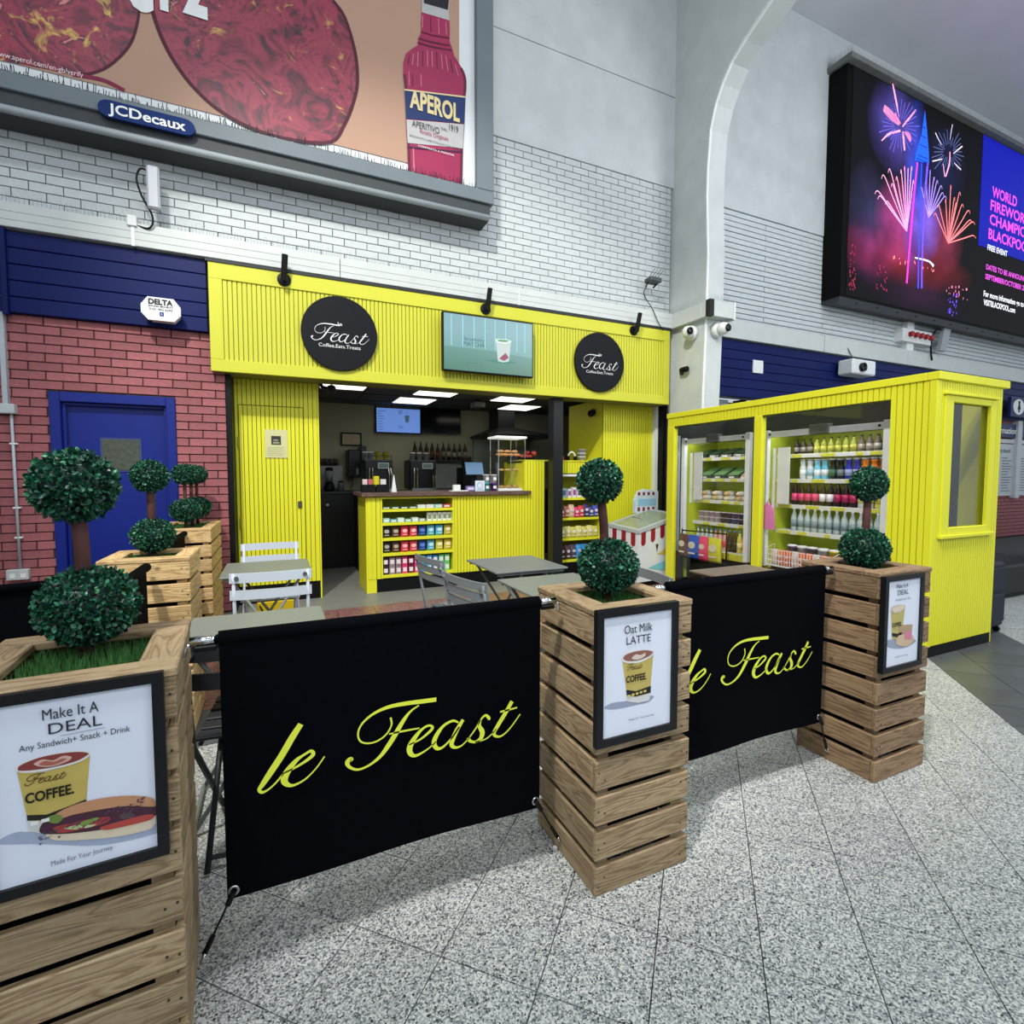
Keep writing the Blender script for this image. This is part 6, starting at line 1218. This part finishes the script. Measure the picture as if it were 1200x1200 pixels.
chair(-.04,3.35,.0,'white slatted folding chair before the pale table, its back toward the viewer',CW)
chair(1.126,3.176,-math.pi/2+.17,'grey slatted chair at the left of the table nearest the counter',CG,CG,3)
chair(1.11,2.49,-math.pi/2+.22,'grey slatted chair at the left of the table behind the middle planter',CG,CG,3)
chair(1.93,3.12,math.pi/2,'grey slatted chair on the far right of the table nearest the counter',CG,GREYL)
chair(1.575,2.24,math.pi/2-.12,'grey and white chair right of the middle topiary, turned toward the kiosk',CG,CG)
chair(-.06,2.07,-.1,'dark chair in shade seen in the gap left of the left banner',M((40,42,46),.5))  # enamel colour darkened to paint in the shade of the gap
# yellow box under the far table
yb=thing('yellow_board','low yellow board standing under the pale table by the yellow door','board',(0,4.6,0)); MB().cbox(-.17,.12,4.55,4.58,0,.30,.003).build('panel',M((206,176,20),.5),yb); MB().tube([(-.15,4.54,.28),(-.03,4.54,.02)],.006,6).build('brace',BLK,yb)
# ============================================================ KIOSK
kx=4.23; ky0,ky1=2.06,4.79; kX=5.13
kk=thing('drinks_kiosk','bright yellow ribbed kiosk with glazed front housing two open fridges','kiosk',(4.68,3.42,0))
MB().box(kx+.012,kx+.05,ky0+.012,2.36,.08,2.0).build('backing_board',GROOVE,kk)
rb=MB(); ribsX(rb,2.105,2.36,.085,2.0,kx+.012,.042); ribsX(rb,2.36,ky1,1.90,2.0,kx+.012,.042); rb.build('ribbed_cladding',YEL,kk,kind='stuff')
MB().box(kx+.012,kx+.05,2.36,ky1,1.90,2.0).build('beam_backing',GROOVE,kk)
MB().cbox(kx-.006,kx+.05,2.055,2.105,.08,2.0,.004).build('corner_board',YEL,kk)
MB().cbox(kx-.012,kx+.06,ky0+.062,ky1+.01,1.998,2.055,.004).cbox(kx-.012,kX+.06,ky0-.02,ky0+.06,1.998,2.055,.004).build('roof_edge',YEL,kk,kind='stuff')
MB().box(kx+.06,kX,ky0+.06,ky1,2.03,2.045).build('roof_panel',M((150,160,60),.5),kk) if False else None
for y0_,y1_ in ((3.485,3.575),(4.68,4.79)): MB().cbox(kx-.005,kx+.055,y0_,y1_,0,1.90,.004).build('post',YEL,kk)
MB().cbox(kx,kx+.05,2.36,ky1,1.885,1.90,.002).build('beam_soffit',M((60,64,20),.5),kk)
# end wall with window
MB().box(4.25,4.43,ky0+.012,ky0+.05,.08,2.0).box(4.947,kX,ky0+.012,ky0+.05,.08,2.0).box(4.43,4.947,ky0+.012,ky0+.05,.08,.94).box(4.43,4.947,ky0+.012,ky0+.05,1.852,2.0).build('backing_board',GROOVE,kk,kind='stuff')
rb=MB(); P=.0315
def rE(x0,x1,z0,z1): 
    n=round((x1-x0)/P); p=(x1-x0)/n
    for i in range(n): rb.box(x0+i*p+.003,x0+(i+1)*p-.003,ky0,ky0+.012,z0,z1)
rE(4.27,5.125,.085,.875); rE(4.27,4.325,.875,2.0); rE(5.03,5.125,.875,2.0); rE(4.325,5.03,1.915,2.0)
rb.build('ribbed_cladding',YEL,kk,kind='stuff')
wf=MB(); wf.cbox(4.325,4.43,ky0-.012,ky0+.02,.89,1.90,.004).cbox(4.947,5.02,ky0-.012,ky0+.02,.89,1.90,.004).cbox(4.43,4.947,ky0-.012,ky0+.02,.89,.945,.004).cbox(4.43,4.947,ky0-.012,ky0+.02,1.85,1.90,.004)
wf.cbox(4.31,5.035,ky0-.03,ky0,.868,.892,.003).cbox(4.31,5.035,ky0-.028,ky0,1.90,1.918,.003)
wf=wf.build('window_frame',YEL,kk,kind='stuff')
MB().box(4.43,4.947,ky0+.02,ky0+.024,.945,1.85).build('window_pane',GLASS,wf)
MB().box(kx+.02,kX,ky0+.006,ky0+.05,0,.08).box(kx+.006,kx+.05,ky0+.01,2.36,0,.08).build('kick_board',BLK,kk,kind='stuff')
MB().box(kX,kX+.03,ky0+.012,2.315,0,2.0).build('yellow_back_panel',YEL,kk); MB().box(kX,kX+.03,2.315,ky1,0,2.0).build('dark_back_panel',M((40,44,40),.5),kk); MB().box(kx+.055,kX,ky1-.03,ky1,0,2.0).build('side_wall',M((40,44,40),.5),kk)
MB().box(kx+.02,kx+.045,2.36,ky1-.11,0,.06).build('threshold',BLK,kk)
for a,b in ((2.362,3.484),(3.576,4.679)): MB().box(kx+.026,kx+.030,a,b,.06,1.885).build('glass_pane',SHEET,kk)
MB().cbox(kx-.02,kx,2.31,2.345,.60,.70,.003).build('lock_box',BLK,kk)
# fridges
FY=M((172,186,52),.5,noise=.04); SH=M((196,202,200),.4); PR=M((206,206,70),.5); PRW=M((216,218,216),.5)
def fridge(y0,y1,lab):
    t=thing('open_fridge',lab,'fridge',(4.7,(y0+y1)/2,0))
    X=4.45
    MB().box(4.96,4.985,y0,y1,.1,1.76).build('back_panel',FY,t); 
    MB().box(4.47,4.96,y1-.03,y1,.1,1.76).build('side_panel',FY,t); MB().box(4.47,4.985,y0,y0+.03,.1,1.76).build('side_panel',M((58,62,58),.4),t)
    MB().box(4.47,4.96,y0+.03,y1-.03,1.735,1.76).build('top_panel',M((96,100,70),.5),t)
    MB().box(4.50,4.98,y0,y1,0,.42).build('plinth',BLK,t)
    for yy in (y0+.015,y1-.015): MB().cbox(X-.03,X+.02,yy-.028,yy+.028,.42,1.77,.004).build('frame_post',M((234,239,242),.35),t)
    MB().cbox(X-.10,X-.05,y1+.0,y1+.035,.42,1.80,.004).build('shutter_rail',M((170,180,190),.3,metal=.3),t)
    MB().cbox(X-.03,X+.02,y0+.04,y1-.04,1.70,1.755,.003).build('header_bar',M((234,239,242),.35),t)
    ym=(y0+y1)/2; MB().cbox(X-.045,X+.02,ym-.09,ym+.09,1.70,1.785,.005).build('shutter_handle',M((110,114,118),.35,metal=.4),t)
    for yy in (y0+.07,y1-.07): MB().lathe([(.011,0),(.011,.006)],X-.03,yy,1.728,10,'x').build('bolt',BLK,t)
    for z in (1.53,1.29,1.04,.785): 
        MB().box(4.58,4.96,y0+.03,y1-.03,z-.012,z).build('shelf',SH,t)
        s=MB(); s.cbox(4.568,4.58,y0+.04,y1-.04,z-.034,z+.004,.001); s.build('price_rail',PRW,t)
        m=MB(); k=y0+.08
        while k<y1-.12:
            l_=R.uniform(.05,.16); m.box(4.565,4.568,k,k+l_,z-.03,z); k+=l_+R.uniform(.05,.2)
        m.build('price_ticket',PR,t,kind='stuff')
    MB().box(4.50,4.96,y0+.03,y1-.03,.45,.47).build('shelf',SH,t); MB().cbox(4.485,4.50,y0+.03,y1-.03,.40,.475,.002).build('price_rail',PR,t)
    MB().box(4.50,4.53,y0+.08,y1-.08,1.722,1.734).build('light_strip',M((255,255,250),.5,noise=0,emit=14),t)
    for z in (1.53,1.29,1.04,.785): MB().box(4.585,4.60,y0+.06,y1-.06,z-.020,z-.013).build('shelf_light',M((255,255,251),.5,noise=0,emit=5),t)
    MB().box(4.52,4.56,y1-.034,y1-.032,1.0,1.6).build('white_card',PRW,t)
    MB().box(4.49,4.50,y1-.24,y1-.05,1.05,1.60).build('side_card',PRW,t) if False else None
    return t
fridge(2.47,3.62,'open front drinks fridge with white frame, right half of the yellow kiosk')
fridge(3.80,4.755,'open front food fridge with white frame, left half of the yellow kiosk')
for y,z0_ in ((3.50,1.05),(4.62,1.05)):
    q=one(MB().box(4.50,4.508,y-.11,y+.02,z0_,1.60).build('white_card_panel',PRW),'white card hanging inside the '+('drinks' if y<4 else 'food')+' fridge at its left side','card')
# drinks (left to right = decreasing Y)
def cm(c): return M(c,.3)
def row(z,y_hi,step,items,h,r,fr,gname,kind='bottle',neck=.35,cap=None,x=4.66):
    for i,(c,l,cn) in enumerate(items):
        lab=f'{cn} on the {fr}, {ORD[i]} from the left'
        bottle(x,y_hi-i*step,z,h,r,cm(c),cm(cap or (30,30,30)),cm(l),lab,gname,12,'bottle' if kind=='bottle' else 'can',neck)
fr_='drinks fridge'
row(1.53,3.43,.068,[((30,22,24),(150,140,140),'small dark bottle')]*3+[((150,156,60),(196,196,90),'small yellow green bottle')]*6+[((90,80,70),(170,160,150),'small grey brown bottle')]*3+[((30,24,24),(110,100,100),'small black bottle')]*2,.15,.028,fr_+' top shelf','bottles on the drinks fridge top shelf')
row(1.29,3.36,.073,[((204,214,220),(230,236,240),'white drinks can'),((206,216,222),(150,190,210),'white drinks can'),((110,190,220),(220,230,236),'light blue drinks can'),((96,180,214),(220,230,236),'light blue drinks can'),((30,40,36),(70,110,80),'black drinks can'),((26,30,34),(120,126,130),'black drinks can'),((40,50,160),(150,160,200),'blue drinks can'),((44,50,150),(160,160,200),'blue drinks can'),((226,130,40),(200,60,40),'orange drinks bottle'),((220,120,40),(190,50,40),'orange drinks bottle'),((180,70,40),(120,30,30),'red drinks bottle'),((110,40,36),(70,20,26),'dark red drinks bottle')],.19,.03,fr_+' second shelf','drinks on the drinks fridge second shelf','can',.85,(150,154,160))
row(1.04,3.44,.071,[((40,20,22),(220,70,120),'cola bottle with a pink label')]*4+[((34,20,22),(226,220,226),'cola bottle with a white label')]*2+[((40,20,24),(170,40,90),'cola bottle with a maroon label')]*3+[((190,196,190),(210,214,120),'clear bottle with a yellow label')]*2+[((200,196,90),(190,180,60),'yellow drink bottle')]*2,.235,.029,fr_+' third shelf','soft drink bottles on the drinks fridge third shelf')
WTR=M((176,190,190),.1)
row(.785,3.44,.071,[((168,182,182),(120,140,146),'clear water bottle')]*13,.22,.029,fr_+' fourth shelf','water bottles on the drinks fridge fourth shelf',cap=(230,232,232))
cols5=[((120,100,130),'purple'),((190,190,200),'white'),((110,90,110),'plum'),((200,200,206),'white'),((214,190,40),'yellow'),((226,196,30),'yellow'),((220,190,40),'yellow'),((150,140,60),'olive')]
for i,(c,cn) in enumerate(cols5):
    t=thing('drink_pot',f'{cn} drink pot at the drinks fridge bottom, {ORD[i]} from the left','pot',(4.62,3.42-i*.105,.47),'pots at the drinks fridge bottom')
    MB().lathe([(.035,0),(.045,.15),(.047,.15),(.047,.165)],4.62,3.42-i*.105,.47,12).build('body',M(c,.35),t,smooth=True); MB().lathe([(.048,.165),(.04,.175)],4.62,3.42-i*.105,.47,12).build('lid',M((220,220,216),.4),t)
bk=thing('wire_basket','white wire basket of orange snack packs before the drinks fridge','basket',(4.36,3.15,.42))
w_=MB()
for i in range(24): w_.tube([(4.30,3.46-i*.028,.47),(4.30,3.46-i*.028,.62)],.0028,4)
for z in (.47,.52,.57,.62): w_.tube([(4.30,3.47,z),(4.30,2.81,z)],.003,4)
for y in (3.47,2.81): w_.tube([(4.30,y,.62),(4.43,y,.66),(4.43,y,.47),(4.30,y,.47)],.003,4)
w_.build('wire_grid',M((226,228,228),.4),bk,kind='stuff'); MB().box(4.296,4.40,2.82,3.46,.462,.468).build('tray',M((200,200,200),.5),bk)
MB().box(4.38,4.43,2.80,3.47,.0,.462).build('stand',M((60,58,56),.5),bk)
for i in range(9):
    o=pouch(4.36,3.41-i*.07,.47,.062,.15,.05,(222,110,60) if i%3 else (214,196,190),(236,200,180),f'orange snack pack in the white wire basket, {ORD[i]} from the left','packs in the wire basket'); o.rotation_euler=(0,0,-math.pi/2)
# food fridge
def clam(y,z,c,lab,grp,s=1,name='salad_box',cat='food box',fc=(70,110,60)):
    t=thing(name,lab,cat,(4.68,y,z),grp)
    MB().prism([(4.59,z),(4.78,z),(4.80,z+.10*s),(4.61,z+.035)],'y',y-.075*s,y+.075*s).build('tray',M(c,.3),t,fix=True)
    MB().prism([(4.605,z+.037),(4.795,z+.103*s),(4.79,z+.112*s),(4.60,z+.046)],'y',y-.06*s,y+.06*s).build('food',M(fc,.5,noise=.4,nscale=80),t,fix=True)
    MB().box(4.584,4.589,y-.035,y+.035,z+.008,z+.03).build('label',PRW,t)
for i in range(5): clam(4.62-i*.18,1.53,(40,52,40),f'dark green salad box on the food fridge top shelf, {ORD[i]} from the left','salad boxes on the food fridge top shelf',1.0,fc=(60,84,50))
for i in range(4): clam(4.56-i*.2,1.29,(56,62,56) if i<3 else (190,170,140),f'black tray of green salad on the food fridge second shelf, {ORD[i]} from the left','salad trays on the food fridge second shelf',1.2,fc=(110,150,96) if i<3 else (206,186,150))
for i in range(5):
    for lv in range(2):
        t=thing('baguette_pack',f'wrapped tan baguette on the food fridge third shelf, {ORD[i]} from the left, {"upper" if lv else "lower"} one','baguette',(4.68,4.60-i*.17,1.04+lv*.052),'baguettes on the food fridge third shelf')
        y=4.60-i*.17; z=1.04+lv*.052; MB().tube([(4.59,y,z+.028),(4.63,y,z+.03),(4.75,y,z+.03),(4.79,y,z+.028)],[.014,.028,.028,.012],8).build('bread',M((200,166,120) if (i+lv)%2 else (216,200,180),.4,noise=.2,nscale=50),t,smooth=True); MB().tube([(4.66,y,z+.03),(4.72,y,z+.03)],.0295,8).build('wrapper_band',PRW,t)
for i in range(10):
    for lv in range(2):
        c,cn=((214,196,206),'white') if i<4 else (((70,40,90),'purple') if i%3 else ((60,70,150),'blue'))
        y=4.64-i*.083; z=.785+lv*.062; t=thing('yogurt_pot',f'{cn} dessert pot on the food fridge fourth shelf, {ORD[i]} from the left, {"upper" if lv else "lower"} one','pot',(4.64,y,z),'dessert pots on the food fridge fourth shelf')
        MB().lathe([(.028,0),(.036,.05),(.038,.05),(.038,.056)],4.64,y,z,10).build('body',M(c,.35),t,smooth=True); MB().lathe([(.0385,.056),(.0385,.06)],4.64,y,z,10).build('lid',M((200,180,200),.4),t)
row(.47,4.67,.068,[((176,190,186),(210,214,120),'clear bottle')]*4+[((206,150,160),(220,60,100),'pink juice bottle')]*3+[((60,30,40),(40,30,40),'dark juice bottle')]*2+[((214,196,90),(230,220,150),'yellow juice bottle'),((220,190,130),(230,150,90),'orange juice bottle'),((110,196,150),(60,170,120),'green juice bottle'),((214,110,60),(220,60,50),'red juice bottle')],.24,.028,'food fridge bottom shelf','juice bottles on the food fridge bottom shelf',cap=(70,110,190),x=4.62)
# hanging bags before the food fridge
hb=thing('bag_rail','black rail carrying multipack bags inside the kiosk, left of the middle post','rail',(4.34,4.3,0)); MB().tube([(4.36,4.66,.68),(4.36,4.0,.70)],.008,8).build('rail_bar',BLK,hb)
for y in (4.66,4.0): MB().tube([(4.36,y,0),(4.36,y,.70)],.008,8).build('rail_leg',BLK,hb)
MB().box(4.34,4.38,3.98,4.67,.36,.375).build('lower_shelf',BLK,hb)
for i,(y,wd,c,cn) in enumerate(((4.60,.15,(104,74,60),'dark brown'),(4.44,.17,(40,90,190),'blue'),(4.29,.13,(226,70,120),'pink'),(4.13,.18,(206,206,70),'yellow green'))):
    o=pouch(4.33,y,.376,wd,.27,.07,c,(220,214,190),f'{cn} multipack bag behind the kiosk glass, {ORD[i]} from the left','multipack bags behind the kiosk glass'); o.rotation_euler=(0,0,-math.pi/2)
pbg=thing('pink_bag','pink paper bag hanging at the left inside of the drinks fridge','bag',(4.46,3.54,.75)); MB().prism([(3.46,.80),(3.58,.80),(3.57,1.02),(3.54,1.06),(3.50,1.03),(3.47,1.0)],'x',4.385,4.412).build('bag_body',M((226,130,190),.5),pbg,fix=True); MB().tube([(4.40,3.50,1.03),(4.40,3.52,1.10),(4.40,3.55,1.05)],.004,6).build('handle',M((90,60,80),.5),pbg)
# ============================================================ ICE CREAM FREEZER
az=math.radians(83); rv=Vector((math.sin(az),math.cos(az),0)); lv_=Vector((-rv.y,rv.x,0)); A=Vector((3.86,4.835,0))
fz=thing('ice_cream_freezer','white ice cream chest freezer with red awning stripes beside the yellow kiosk','freezer',tuple(A+rv*.35+lv_*.28))
Wd,Dp=.72,.52
def FP(a,b,z): v=A+rv*a+lv_*b; return (v.x,v.y,z)
ht={(0,0):.68,(1,0):.84,(0,1):.72,(1,1):.88}
def top(a,b): u=a/Wd; v=b/Dp; return (ht[0,0]*(1-u)*(1-v)+ht[1,0]*u*(1-v)+ht[0,1]*(1-u)*v+ht[1,1]*u*v)
FW_=M((222,228,230),.35,noise=.02)
def fbox(a0,a1,b0,b1,z0,z1f): 
    return [FP(a0,b0,z0),FP(a1,b0,z0),FP(a1,b1,z0),FP(a0,b1,z0),FP(a0,b0,z1f(a0,b0)),FP(a1,b0,z1f(a1,b0)),FP(a1,b1,z1f(a1,b1)),FP(a0,b1,z1f(a0,b1))],[(0,3,2,1),(4,5,6,7),(0,1,5,4),(1,2,6,5),(2,3,7,6),(3,0,4,7)]
MB().add(*fbox(0,Wd,0,Dp,.06,lambda a,b:top(a,b)-.03)).build('cabinet',FW_,fz,fix=True)
MB().add(*fbox(.03,Wd-.03,.03,Dp-.03,0,lambda a,b:.06)).build('base',BLK,fz,fix=True)
m_=MB(); 
for (a0,a1,b0,b1) in ((-.012,Wd+.012,-.012,.04),(-.012,Wd+.012,Dp-.04,Dp+.012),(-.012,.04,.04,Dp-.04),(Wd-.04,Wd+.012,.04,Dp-.04)):
    v,f=fbox(a0,a1,b0,b1,0,lambda a,b:top(a,b)+.005); v=[(p[0],p[1],(top(a,b)-.035) if i<4 else p[2]) for i,(p,(a,b)) in enumerate(zip(v,[(a0,b0),(a1,b0),(a1,b1),(a0,b1)]*2))]; m_.add(v,f)
m_.build('top_rim',M((178,186,186),.35),fz,fix=True,kind='stuff')
MB().add([FP(.04,.04,top(.04,.04)),FP(Wd-.04,.04,top(Wd-.04,.04)),FP(Wd-.04,Dp-.04,top(Wd-.04,Dp-.04)),FP(.04,Dp-.04,top(.04,Dp-.04))],[(0,1,2,3)]).build('sliding_glass_lid',M((150,160,130),.12,noise=.2,nscale=12),fz)
MB().add([FP(Wd/2-.01,.04,.75),FP(Wd/2+.01,.04,.75),FP(Wd/2+.01,Dp-.04,.805),FP(Wd/2-.01,Dp-.04,.805)],[(0,1,2,3)]).build('lid_handle',STEEL,fz)
st=MB()
def stripe(face,c):
    pts=[]; w2=.037
    prof=[(-w2,0),(-w2,-.13)]+[(-w2*math.cos(math.pi*k/6),-.13-w2*math.sin(math.pi*k/6)) for k in range(1,6)]+[(w2,-.13),(w2,0)]
    for u,dz in prof:
        if face=='R': a,b=c+u,-.003
        else: a,b=-.003,c+u
        pts.append(FP(a,b,(top(max(a,0),max(b,0))-.036)+dz))
    st.add(pts,[tuple(range(len(pts)))])
for c in (.075,.235,.395,.555): stripe('R',c)
for c in (.09,.25,.41): stripe('L',c)
st.build('awning_stripe_print',M((150,34,48),.4),fz,kind='stuff')
cn_=MB(); cn_.add([FP(.28,-.004,.50),FP(.33,-.004,.50),FP(.305,-.004,.40)],[(0,1,2)]); cn_.build('cone_print',M((80,46,40),.5),fz)
cn_=MB(); cn_.add([FP(.30,-.004,.38),FP(.42,-.004,.42),FP(.56,-.004,.56),FP(.58,-.004,.50),FP(.44,-.004,.36)],[(0,1,2,3,4)]); cn_.build('swirl_print',M((214,190,90),.5),fz)
cn_=MB(); cn_.add([FP(.15,-.004,.22),FP(.40,-.004,.28),FP(.65,-.004,.32),FP(.65,-.004,.22),FP(.4,-.004,.17)],[(0,1,2,3,4)]); cn_.build('wave_print',M((130,200,216),.5),fz)
hs=thing('freezer_header','curved striped ice cream header standing behind the chest freezer','sign',(4.35,5.45,.9))
vv=[]
for k in range(7):
    a=math.pi*k/6; vv.append((.30-.05*math.sin(a)*0+.0, 0))
h_=MB(); pr2=[(-.16,.84),(.22,.84),(.22,1.12),(.0,1.15),(-.10,1.12),(-.16,1.0)]
h_.prism([(4.42+x*1.0,z) for x,z in pr2],'y',5.42,5.47).build('panel',M((206,222,228),.4),hs,fix=True)
h_=MB()
for x in (4.30,4.38,4.46,4.54): h_.box(x,x+.035,5.415,5.42,.86,.91).box(x,x+.035,5.415,5.42,1.07,1.11)
h_.build('red_stripe_print',M((140,36,46),.5),hs,kind='stuff'); MB().box(4.30,4.60,5.416,5.42,.93,1.02).build('blue_print',M((150,200,220),.5),hs)
MB().box(4.30,4.33,5.44,5.46,0,.84).box(4.55,4.58,5.44,5.46,0,.84).build('stand_leg',STEEL,hs,kind='stuff')
# ============================================================ RIGHT EDGE
sk=thing('suitcase','dark navy upright suitcase on wheels at the right end of the kiosk','suitcase',(5.33,2.25,0))
MB().cbox(5.29,5.58,2.16,2.40,.05,.60,.02).build('body',M((24,30,46),.5,noise=.1),sk); MB().cbox(5.315,5.555,2.145,2.16,.10,.34,.006).cbox(5.315,5.555,2.145,2.16,.37,.56,.006).build('front_pocket',M((20,26,42),.5),sk,kind='stuff')
for x in (5.32,5.54):
    for y in (2.19,2.37): MB().lathe([(.025,-.01),(.025,.01)],x,y,.025,12,'x').build('wheel',BLK,sk)
MB().tube([(5.35,2.28,.60),(5.35,2.28,.63),(5.52,2.28,.63),(5.52,2.28,.60)],.009,8).build('handle',M((160,164,168),.3),sk,smooth=True)
bn=thing('concourse_bench','black upholstered box bench on the right of the kiosk','bench',(7.3,2.9,0))
MB().cbox(5.95,8.8,2.72,3.25,.05,.36,.02).build('seat_block',M((28,26,28),.5),bn); MB().box(6.0,8.75,2.76,3.2,0,.05).build('plinth',BLK,bn)
co=thing('black_coat','heap of black clothing lying on the bench right of the kiosk','clothes',(7.0,2.95,.36))
c_=MB(); n=14; mm=9; vs=[]
for j in range(mm+1):
    for i in range(n+1):
        u=i/n; v=j/mm; e=math.sin(math.pi*u)**.5*math.sin(math.pi*v)**.5
        vs.append((6.15+u*1.7,2.76+v*.42,.36+e*(.20+.14*math.sin(u*5.5+.6)+.04*math.sin(v*9+u*7))))
c_.add(vs,[(j*(n+1)+i,j*(n+1)+i+1,(j+1)*(n+1)+i+1,(j+1)*(n+1)+i) for j in range(mm) for i in range(n)]); c_.build('cloth',M((20,20,22),.8,noise=.3,nscale=6),co,smooth=True)
